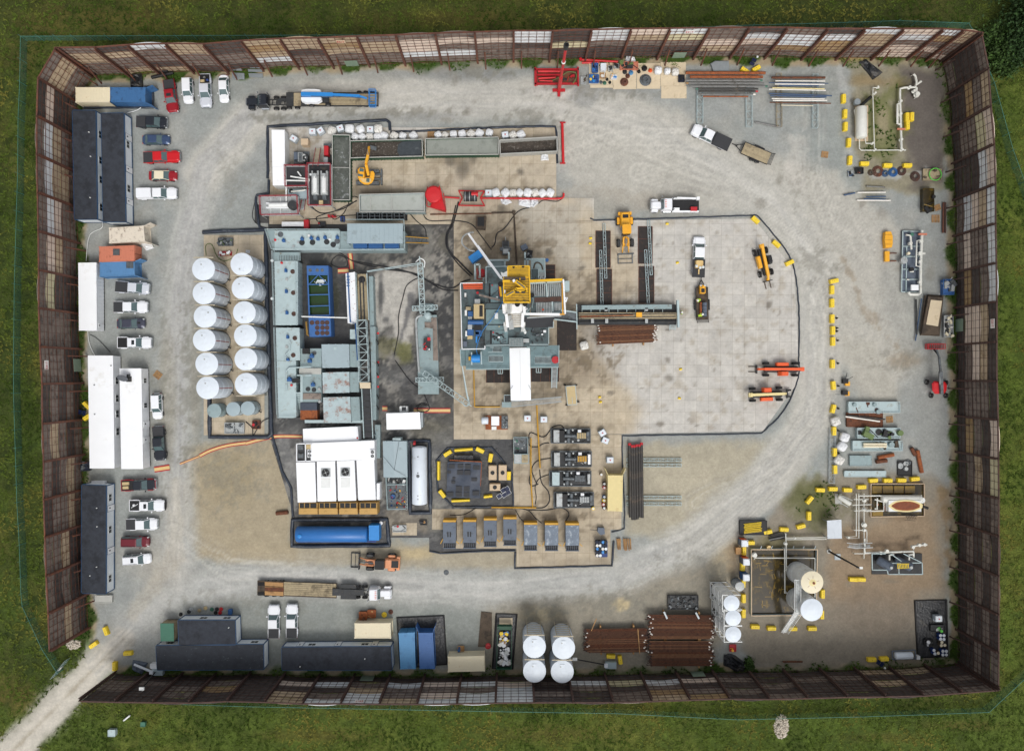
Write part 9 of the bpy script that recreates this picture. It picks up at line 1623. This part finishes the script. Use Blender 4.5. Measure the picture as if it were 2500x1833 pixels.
P=[Vc(P3(x,y,.9))for x,y in cor];[b.be(P[i]-Vc((0,0,.45)),P[(i+1)%4]-Vc((0,0,.45)),.14,.9)for i in rg(4)];t.wp('pit_wall',b,'sbl');b=MB();[b.be(P[i],P[(i+1)%4],.16,.06)for i in rg(4)];t.wp('rim',b,'fiberglass_tan');pg(t,'water',[(118,74),(624,74),(614,576),(118,580)],.22,.05,'oily_water')
R_=RS(5)
for k in rg(46):
 x=130+R_.rand()*260;y=90+R_.rand()*470;w_=R_.rand()<.5;l=10+R_.rand()*50;b=MB();b.be(P3(x,y,.235),P3(x+(l if w_ else R_.normal(0,10)),y+(R_.normal(0,6)if w_ else l),.235),.07+.1*R_.rand(),.01);t.wp('scum_streak',b,'pond_water')
for x in(185,270,370,440,520,610):bm('wall_brace',[(x-4,62,x+6,40)],.8,.12,'galv',t=t)
for px,py,l,top in((588,325,'tall production tank with a rust stained white roof, upper','cream'),(585,541,'tall production tank with a clean white roof, lower','wt')):
 x,y=N(px,py);ti('N');u=utk(l,x,y,1.83,7.,'ws',top,hatch=None,dome=.3,group='tall production tanks',n=40,z=.06);ti('D4')
 if top=='cream':
  b=MB();b.la([(.9,0),(.5,.1),(.12,.17)],(0,0,7.165),20);u.pt('rust_stain',b,'cream_yellow');b=MB();b.cyl((.15,-.05,7.3),.22,.12,8);[b.be((0,0,7.28),(1.1*cos(a_),1.1*sin(a_),7.18),.05,.03)for a_ in(.3,1.5,2.4,3.9,5.2)];u.pt('rust_streak',b,'rust_stain')
ti('D4');t=th('tank_stairway','white stairway and catwalk between the two production tanks','stairway',470,500)
bm('catwalk',[(475,305,475,565)],5.6,.75,'ls',.08,t=t);bm('handrail',[(452,305,450,560),(500,310,498,575),(452,305,500,310)],6.6,.07,'ws',t=t);bm('handrail',[(452,305,450,560),(500,310,498,575)],6.1,.06,'ws',t=t)
def ladder(t,a,b_,w,n,m):
 A_=Vc(a);B_=Vc(b_);d=(B_-A_).normalized();s=Vc((d.y,-d.x,0)).normalized()*w/2;q=MB();[q.be(A_.lerp(B_,k/n)+s,A_.lerp(B_,k/n)-s,.22,.04)for k in rg(n+1)];t.wp('tread',q,m)
 for o in(s,-s):q=MB();q.be(A_+o,B_+o,.07,.2);q.be(A_+o+Vc((0,0,.95)),B_+o+Vc((0,0,.95)),.07);q.be(A_+o+Vc((0,0,.5)),B_+o+Vc((0,0,.5)),.05);t.wp('stringer',q,m)
ladder(t,P3(470,560,5.5),P3(365,715,.2),.9,24,'ws')
run('long thin white pipes over the containment pit','D4',[[(380,-60),(385,60),(385,200),(400,205)],[(372,60),(374,410),(395,410)],[(135,145),(135,133),(610,135),(610,440)]],.1,1.2,fl=((135,110,.45),(378,20,.3)))
sg('orange_lid_drum','pale orange round lid drum at the top edge of the pit','drum',MB().cyl(W(252,55,.7)[:2]+(0,),.4,.7,14),'ycp')
for i,(x,y,m,l)in en(((61,1437,'orange','portable toilet with an orange side and white roof, upper'),(74,1583,'orange','portable toilet with an orange side and white roof, lower'))+((73,290,'bmo','portable toilet with blue sides and a white roof'),)):
 ti('C4' if i<2 else 'D4');a=P3(x,y,2.3);t=T('portable_toilet',l,'toilet',(a[0],a[1],0),0,'portable toilets');b=MB();b.cb(0,0,.1,1.1,1.1,2.05);t.pt('cabin',b,'sgr' if i<2 else m);b=MB();b.cb(0,.565,.15,1.0,.03,1.95);t.pt('side_panel',b,m);b=MB();b.loft([rr(1.2,1.2,.08,2.15,0,0),rr(1.15,1.15,.1,2.25,0,0),rr(.9,1.,.1,2.36,0,0)]);t.pt('roof',b,'tote');b=MB();b.cyl((.42,.4,2.2),.05,.3,6);t.pt('vent',b,'black');b=MB();b.cb(0,0,0,1.15,1.15,.1);t.pt('base',b,'black')
ti('D4');a=N(20,358);ti('N');utk('small grey water tank with a pale round top beside the silos',a[0],a[1],.78,2.6,'galv','ls',hatch=None,n=20,dome=.1);ti('C4')
ti('C4');t=th('containment_pit','tan edged containment pit around the separator skid','containment',1260,1100);b=MB();P=[Vc(P3(x,y,.6))for x,y in((1052,968),(1472,968),(1472,1222),(1052,1228))];[b.be(P[i]-Vc((0,0,.28)),P[(i+1)%4]-Vc((0,0,.28)),.12,.56)for i in rg(4)];t.wp('pit_wall',b,'fiberglass_tan');sl('water',1056,972,1468,1222,.2,.15,'oily_water',t=t);sl('panel',1062,985,1395,1042,.5,.2,'pond_water',t=t);sl('panel',1062,1172,1145,1225,.45,.2,'pond_water',t=t);bm('grid',[(1142,985,1142,1045),(1230,985,1230,1045),(1315,985,1315,1045)],.6,.1,'wd',t=t)
t=th('heater_treater','white box separator with a large rust stain on its roof','separator',1330,1140,.2);sl('body',1190,1098,1446,1186,2.6,2.,'ws',t=t);a=P3(1325,1142,2.62)
for q,(rx,ry,m)in en(((3.,1.05,'cream_yellow'),(2.5,.8,'ro'),(2.15,.62,'rust_stain'))):b=MB();b.prs([(a[0]+rx*cos(k*.2)*(.96+.04*sin(k*1.3)),a[1]+ry*sin(k*.2))for k in rg(31)],2.6,2.604+.004*q);t.wp('rust_stain',b,m)
b=MB();b.hc(P3(1140,1085,1.8),P3(1440,1085,1.8),.65,14,.2);t.wp('vessel',b,'pw');dc(t,'manway',1455,1098,.5,1.2,.8,'ws',14);b=MB();b.tb([P3(1450,1142,1.5),P3(1500,1160,1.8)],.22,8);t.wp('black_stack',b,'black')
for s in([(950,1062),(1450,1060)],[(1080,1090),(1200,1125)],[(1100,1080),(1098,1170)],[(1150,1100),(1150,1180),(1010,1182)],[(1170,1060),(1172,1180)]):b=MB();b.tb([P3(x,y,1.7)for x,y in s],.12,7);t.wp('pipe',b,'pw')
bm('black_steps',[(1325+k*13,1215,1340+k*13,1245)for k in rg(6)]+[(1320,1215,1415,1222),(1315,1250,1400,1258)],.9,.07,'black',t=t);clt(t,'fitting',1085,1090,1180,1175,1.4,12,['pw','ms','salmon'],seed=61,smax=.5)
run('white vertical header pipe with cross pipes in the production area','C4',[[(996,1045),(996,1555)],[(918,1090),(1030,1090)],[(920,1180),(1052,1172)],[(905,1135),(1052,1130)],[(920,1332),(1018,1332)],[(920,1515),(1015,1515)],[(935,1045),(935,1380),(860,1385)],[(955,1045),(955,1395),(870,1395)],[(1018,1340),(1018,1430)],[(380,1392),(700,1388)],[(380,1405),(700,1402)],[(380,1405),(385,1650)]],.085,.9,fl=((996,1100,.3),(996,1170,.35),(996,1290,.45),(996,1330,.3),(870,1388,.22),(450,1392,.2)))
t=th('meter_vessel','small slanted grey vessel on a concrete pad left of the header pipe','vessel',840,1090);pg(t,'pad',[(768,1045),(822,1045),(822,1128),(770,1125)],.1,.02,'concrete');b=MB();b.hc(P3(800,1070,1.),P3(885,1125,1.6),.42,12,.2);t.wp('shell',b,'pw');bm('frame',[(822,1060,905,1100),(780,1100,870,1150)],1.4,.1,'ls',t=t)
t=th('metal_roof_shed','small open shed with a ribbed white metal roof','shed',760,1325);b=MB();A_=[P3(705,1258,2.5),P3(818,1250,2.5),P3(822,1396,2.5),P3(708,1398,2.5)];r0=P3(762,1254,2.7);r1=P3(765,1397,2.7);b.add([A_[0],r0,r1,A_[3],A_[1],A_[2]],[(0,3,2,1),(1,2,5,4),(0,1,4),(3,5,2)]);[b.be(tu(Vc(A_[0]).lerp(Vc(A_[3]),k/14)+Vc((0,0,.03))),tu(Vc(r0).lerp(Vc(r1),k/14)+Vc((0,0,.03))),.06,.04)for k in rg(15)];[b.be(tu(Vc(A_[1]).lerp(Vc(A_[2]),k/14)+Vc((0,0,.03))),tu(Vc(r0).lerp(Vc(r1),k/14)+Vc((0,0,.03))),.06,.04)for k in rg(15)];t.wp('roof',b,'tote')
for p in A_:b=MB();m_=Vc(W(764,1325,0));q_=m_+(Vc((p[0],p[1],0))-m_)*.9;b.be((q_.x,q_.y,0),(q_.x,q_.y,2.45),.1);t.wp('post',b,'galv')
t=th('pipe_bridge','galvanised stile bridge crossing the header pipe','bridge',960,1452);b=MB();[b.be(P3(880+k*10,1445,1.2),P3(880+k*10,1470,1.2),.1)for k in rg(17)];t.wp('tread',b,'galv');bm('handrail',[(862,1432,930,1440),(930,1440,1060,1432),(865,1462,930,1475),(930,1475,1065,1468)],2.,.12,'ls',t=t)
t=th('light_pole','black lamp pole leaning out of a round concrete foot','lamp pole',720,1497);a=P3(720,1497,0);b=MB();b.cyl((a[0],a[1],.0),.42,.12,18);t.wp('foot',b,'concrete');b=MB();b.tb([(a[0],a[1],0),(a[0]+.02,a[1],11.5)],[.18,.13],8);b.be((a[0]-.4,a[1],11.5),(a[0]+.4,a[1],11.5),.1);t.wp('pole',b,'black');b=MB();b.cb(a[0]+.35,a[1],11.5,.5,.35,.15);t.wp('lamp_head',b,'ws')
sl('grate_panel',765,1518,812,1565,.15,.12,'galv',t=th('ground_grate','small grey ribbed ground panel beside the lamp pole','grate',790,1540))
t=th('vapour_skid','blue grey twin vessel skid with yellow ladder and pipes','skid',1250,1570);ti('D4');sl('base',1058,100,1452,262,.2,.1,'ds',t=t);bm('frame',[(1058,100,1060,228),(1058,100,1165,100),(1165,175,1452,172),(1165,175,1185,262),(1452,172,1455,262),(1185,262,1455,262),(1268,172,1270,262),(1058,228,1185,228),(1305,100,1452,172),(1205,100,1310,175)],2.,.14,'sbl',t=t)
for x0,y0,x1,y1 in((1110,150,1205,208),(1250,150,1362,205)):b=MB();b.hc(P3(x0,y0,1.1),P3(x1,y1,2.1),.75,14,.3);t.wp('vessel',b,'sgr');dc(t,'cap',x1+8,y1+5,.25,2.7,.2,'ls')
bm('ladder',[(1255,180,1350,180),(1258,215,1352,212)]+[(1258+k*12,180,1262+k*12,215)for k in rg(8)],2.6,.1,'yellow',t=t)
for s in([(1000,95),(1385,82),(1385,40),(1490,28)],[(1000,100),(1000,-20)],[(1230,105),(1195,112),(1195,150)],[(1385,105),(1350,108),(1350,150)],[(1385,85),(1386,128)]):b=MB();b.tb([P3(x,y,1.6)for x,y in s],.17,8);t.wp('white_pipe',b,'pw')
for x,y in((1435,35),(1475,30),(1180,80),(1385,50),(1130,95)):dc(t,'valve',x,y,.28,1.3,.6,'pw',10)
for i,(x,y,m,l)in en([(x,y,'blue_deep','blue drum with a pale lid in the group on the black liner pad')for x,y in((1597,742),(1623,742),(1597,770),(1623,772),(1545,858),(1552,885),(1615,865),(1642,865),(1615,893),(1642,893))]+[(x,y,'wd','brown topped drum on the black liner pad')for x,y in((1603,820),(1630,818),(1607,795),(1578,880))]):
 ti('D4');a=P3(x,y,.9);b=MB();b.la([(.29,0),(.3,.3),(.29,.32),(.3,.6),(.29,.88)],(0,0,0),14);b.cur=1;b.la([(.27,.86),(.27,.9)],(0,0,0),14);sg('drum',l,'drum',b.mesh('drum',[m,'tote' if m=='blue_deep' else 'cream']),None,('blue' if i<10 else 'brown')+' drums on the liner pad',loc=(a[0],a[1],.06))
ti('D4');tote('pinkish tote on the black liner pad in the lower right corner',1585,612,3,None,.06);pb('wire cage with a green panel on the black liner pad','D4',1520,662,1632,712,.6,'ds','cage','cage',.06,None,(4,['green_bright','ls'],.4,.7));pb('heap of black parts on the black liner pad','D4',1468,775,1538,822,.4,'black','parts_tray','tray',.06,None,(7,['black','sack','ds'],.4,.8))
ti('D4');t=th('propane_tank','small white horizontal tank in a blue steel frame beside the drum pad','tank',1310,895);b=MB();b.hc(P3(1245,902,1.),P3(1368,898,1.),.62,16,.25);t.wp('shell',b,'wt');bm('frame',[(1215,865,1398,855),(1215,865,1222,930),(1222,930,1400,925),(1398,855,1400,925)],1.,.16,'sgr',t=t);sl('pump_box',1412,905,1438,932,1.,.9,'sack',t=t)
def solar(l,tl,x,y,ang,z=1.):
 ti(tl);a=P3(x,y,z);t=T('solar_lamp',l,'solar panel',(a[0],a[1],0),ang);b=MB();[b.cb(-.5+k*.7,0,z,.6,.8,.05,.0)for k in(0,1)];t.pt('solar_panel',b,'solar');b=MB();b.cyl((0,0,0),.06,z,8);t.pt('stand',b,'galv');b=MB();b.sphere((1.,-.2,z),.22,8);t.pt('lamp',b,'lamp_glass')
solar('small solar panel unit with a white lamp near the lower right wall','D4',1128,965,-35);solar('small solar panel unit behind the white trailers','C1',745,475,170);solar('small solar panel unit at the top wall beside the yellow pair','A4',128,482,60)
for i,(x,y)in en([(790,1082),(792,1160),(792,1185),(798,1258)]):ti('B4');ringthing('small black bollard lamp, %s right of the upper block column'%ordn(i+1,4,'top','bottom'),'B4',x,y,.16,'black','bollard','bollard',.7)
for i,(x,y)in en([(800,22),(802,200),(803,378),(803,552),(805,728)]):ringthing('small black bollard lamp, %s right of the lower block column'%ordn(i+1,5,'top','bottom'),'C4',x,y,.16,'black','bollard','bollard',.7)
ti('C4');
for x,y,l in((858,165,'small black and yellow concrete saw, upper'),(855,257,'small black and yellow plate machine, lower')):
 t=th('trowel_machine',l,'machine',x,y);sl('engine',x-25,y-22,x+15,y+15,.8,.75,'black',t=t);sl('cover',x-8,y+2 if y<200 else y-15,x+28,y+34 if y<200 else y+20,.7,.4,'yc',t=t);bm('handle',[(x+10,y-15,x+50,y-38),(x-5,y-25,x+5,y-70)]if y<200 else[(x-30,y+10,x-85,y+8)],.9,.08,'ds',t=t)
for i,(x,y,m)in en(((1035,1130,'black'),(1035,1165,'red'),(1035,1250,'bmo'),(1033,1282,'yellow'),(1027,1318,'red'),(1033,1352,'black'),(1007,1045,'wg'),(932,1356,'yellow'))):
 ti('C3');a=P3(x,y,.9);b=MB();b.la([(.29,0),(.3,.3),(.29,.32),(.3,.6),(.29,.88)],(0,0,0),14);b.cur=1;b.la([(.2,.86),(.2,.9)],(0,0,0),12);sg('drum','%s drum, %s along the pale yellow container'%({'wg':'tan','bmo':'blue'}.get(m,m),ordn(i+1,8,'top','bottom'))if i<6 else('tan drum above the drums at the pale yellow container' if i==6 else 'yellow drum below the fourth pump skid'),'drum',b.mesh('drum',[m,'sack']),None,'drums beside the pale yellow container',loc=(a[0],a[1],.12))
for i in rg(18):ti('D3');x,y=833+(i%4)*22,18+(i//4)*26;a=P3(x-4+2*(i%3),y-8,1.4);b=MB();b.la([(.29,0),(.3,.3),(.29,.88)],(0,0,0),12);b.cur=1;b.la([(.26,.86),(.26,.9)],(0,0,0),12);m=['navy','black','pbl','navy'][i%4];c=['navy','tote','sd','black','bbr','navy'][i*5%6];sg('drum','dark drum standing in the blue tray at the corner of the small mats','drum',b.mesh('drum',[m,c]),None,'drums in the corner tray',loc=(a[0],a[1],.61))
ti('C3');t=th('grey_pump','small grey pump machine above the drum tray','machine',1010,1560,.11);pg(t,'body',[(975,1530),(1035,1535),(1040,1590),(1000,1600),(972,1570)],1.,.11,'sgr');bm('arm',[(985,1555,905,1548)],.8,.08,'ds',t=t)
for i,(tl,x0,x1,y0,y1)in en((('D3',985,1015,0,72),('D3',1035,1100,0,78))):
 for k in rg(5):hp((tl,tl),x0+k*(x1-x0)/5+RNG.rand()*4,y0-18,x0+k*(x1-x0)/5+RNG.rand()*12,y1-RNG.rand()*12,.1,.3+.1*(k%2),'wood','brown timber in the loose bundle below the tan mats',None,'loose brown timbers')
ti('D3');t=th('trash_bin','open dark green bin overflowing with rubbish by the bottom wall','trash bin',100,840);bm('bin_wall',[(48,665,40,1000),(158,665,155,1000),(40,1000,155,1000),(48,665,158,665)],1.3,.1,'green_bin',1.2,t=t);sl('lid',55,660,160,700,1.5,.1,'green_bin',t=t);sl('pale_mat',62,605,165,662,.2,.1,'mp',t=t)
R_=RS(12)
for k in rg(75):
 x=58+R_.rand()*88;y=700+R_.rand()*270;up=y<830;a=P3(x,y,1.2);b=MB();s=.12+.25*R_.rand();b.loft([[(a[0]+s*cos(q)*(1+R_.normal(0,.25)),a[1]+s*sin(q)*(1+R_.normal(0,.25)),1.+z_*s)for q in(0,1.05,2.1,3.14,4.2,5.2)]for z_ in(0,.8+.5*R_.rand())]);t.wp('rubbish',b,['yellow','black','sack','wood','bbr','sd','tp'][R_.randint(7)]if up else['sack','sack','sd','ls'][R_.randint(4)])
ti('D2');b=MB();ppr(b,[(1850,555),(1935,565),(1935,835),(1825,832)],.15,.02);sg('brown_mat','dark brown timber mat left of the trash bin','mat',b,'wd');ringthing('red round lid at the corner of the brown mat','D2',1905,825,.6,'red','lid','lid',.3);ringthing('yellow bucket above the cream container','D2',1086,585,.45,'yellow','bucket','bucket',.5);ringthing('brown tyre rim on the gravel above the containers','D2',1138,560,.4,'rp','rim','tyre',.3);ringthing('grey manhole ring in the lower haul road','D2',1576,248,.45,'ms','manhole','manhole',.1)
ti('D1')
for i,(x,y,m)in en(((1415,582,'black'),(1480,560,'ds'),(1497,540,'ls'),(1562,550,'wg'),(1610,532,'tp'),(1660,542,'green_paint'),(1690,568,'black'),(1725,568,'red'),(1733,540,'rb'),(1700,540,'ds'))):ringthing('small %s pot, %s in the clutter behind the annex office'%({'ds':'dark','ls':'grey','wg':'tan','tp':'cream','green_paint':'green','rb':'bright red'}.get(m,m),ordn(i+1,10,'left','right')),'D1',x,y,.32,m,'pot','pot',.4)
def tower(l,tl,x,y,ex,ey,h,m='black'):
 ti(tl);a=P3(x,y,.5);t=T('light_tower',l,'light tower',(a[0],a[1],0));b=MB();b.cb(a[0],a[1],.3,1.9,1.1,.9);t.wp('trailer_body',b,'sbr');b=MB();b.cb(a[0]-.9,a[1]+.1,1.2,.6,.6,.4);t.wp('white_box',b,'tote');b=MB();e=P3(ex,ey,h);b.be((a[0]-.4,a[1],1.),e,.16);t.wp('mast',b,m);b=MB();b.cb(e[0],e[1],h-.1,.8,.5,.25);t.wp('lamp_head',b,'ws')
tower('grey light tower trailer with a black folded mast by the bottom wall','D3',935,968,655,928,2.2);tower('white light tower with its mast across the bottom left wall','D1',1250,1020,1115,1160,9.)
ti('D1');rag('heap of grey and green plastic chairs by the bottom left office','D1',[(1040,940),(1160,960),(1110,1050),(1035,1010)],'sgr',.5,'plastic_heap','heap',0)
b=MB();b.tb([W(1055,970,.8),W(1180,1022,.8)],.22,8);sg('white_duct','white duct lying beside the heap at the bottom left office','duct',b,'tote')
b=MB();
for l,tl,cx,cy,rx,ry,n,s in(('pile of pale rubble stones in the meadow below the bottom wall','D4',345,1455,58,95,420,.16),('pile of pale stones beside the gate at the end of the left wall','D1',580,812,60,38,200,.14)):
 ti(tl);b=MB();R_=RS(3)
 for k in rg(n):q=R_.rand()*6.28;r_=R_.rand()**.6;a=P3(cx+rx*r_*cos(q),cy+ry*r_*sin(q),0);z_=.5*(1-r_)*R_.rand();u=s*(.5+R_.rand());b.hexa([(a[0]+u*cos(w_),a[1]+u*sin(w_),z_)for w_ in(0,1.5,3.2,4.6)],[(a[0]+u*.6*cos(w_+.3),a[1]+u*.6*sin(w_+.3),z_+u)for w_ in(0,1.5,3.2,4.6)])
 o=sg('rubble_pile',l,'rubble',b,'stone_white',kind='stuff')
for i,(tl,x0,y0,x1,y1,m,l)in en((('A1',1390,712,1588,668,'black','black plastic pipe lying at the top wall above the dark red pickup'),('A1',1465,655,1540,650,'black','short black plastic pipe beside the longer one at the top wall'),('D4',358,948,512,948,'rust','rusty pipe lying in the weeds at the bottom wall'),('A4',140,960,338,1000,'pgr','pale pipe with a pink end lying below the pipe racks'),('D1',972,1410,1022,1370,'ws','white post lying in the lower left meadow'),('C2',278,1400,388,1390,'rust','brown timber block on the tan dirt'))):hp((tl,tl),x0,y0,x1,y1,(.3,.3,.15,.15,.15,.35)[i],.35,m,l)
for i,(tl,x0,y0,x1,y1)in en((('A1',2110,612,2215,650),('A1',2125,668,2240,730),('A2',32,600,135,628),('A2',18,635,150,662),('A2',25,672,155,712))):pstack('grey metal trim sections stacked at the top wall, %s'%ordn(i+1,5,'left','right'),tl,[(x0,y0),(x1,y0+4),(x1+3,y1),(x0+4,y1-3)],2,.15,'galv','metal_trim','metal stack')
ti('A3');pstack('folded galvanised chute lying at the top wall above the pipes','A3',[(2005,585),(2050,560),(2175,560),(2180,655),(2030,660)],2,.3,'galv','metal_chute','chute',0,.9)
ti('N')
for l,x,y,a in(('small yellow floor sign near the loader, upper',1629,546,0),('small yellow floor sign beside the oil spots, upper',1442,581,10),('small yellow floor sign beside the oil spots, lower',1441,594,-8),('small yellow floor sign left of the light plant pickup',1654,641,12),('small yellow floor sign on the right of the lower pale pad',1662,901,6),('small yellow floor sign low on the pale pad',1659,972,-9),('small yellow floor sign right of the trolley, upper',1464,969,4),('small yellow floor sign right of the trolley, lower',1466,981,15)):p=W(x,y,.3);b=MB();b.hexa([(-.25,-.2,0),(.25,-.2,0),(.25,.2,0),(-.25,.2,0)],[(-.22,-.02,.45),(.22,-.02,.45),(.22,.02,.45),(-.22,.02,.45)]);sg('floor_sign',l,'floor sign',b.mesh('floor_sign','yellow'),None,'small yellow floor signs',loc=(p[0],p[1],.115),rz=a)
cd=bpy.data.cameras.new('camera');cd.sensor_width=36;cd.lens=36*H/(2500*S);cd.clip_end=4000;cam=link(bpy.data.objects.new('camera',cd));cam.location=(0,0,H);sc.camera=cam
EL,AZ=math.radians(58),math.radians(164)
w=bpy.data.worlds.new('World');sc.world=w;w.use_nodes=True;nt=w.node_tree;bg=nt.nodes['Background'];sky=nt.nodes.new('ShaderNodeTexSky');sky.sky_type='NISHITA';sky.sun_disc=False;sky.sun_elevation=EL;sky.sun_rotation=AZ;sky.dust_density=4;sky.air_density=1.
hs=nt.nodes.new('ShaderNodeHueSaturation');hs.inputs['Saturation'].default_value=.22;nt.links.new(sky.outputs[0],hs.inputs['Color']);nt.links.new(hs.outputs[0],bg.inputs['Color']);bg.inputs['Strength'].default_value=.145
ld=bpy.data.lights.new('sun','SUN');ld.energy=1.1;ld.angle=math.radians(22);ld.color=(1,.97,.92);so=link(bpy.data.objects.new('sun',ld))
d=Vc((sin(AZ)*cos(EL),cos(AZ)*cos(EL),sin(EL)));so.rotation_euler=d.to_track_quat('Z','Y').to_euler();so.location=(0,-60,100)
sc.view_settings.view_transform='Standard';sc.view_settings.look='None';sc.view_settings.gamma=1;sc.view_settings.exposure=.05
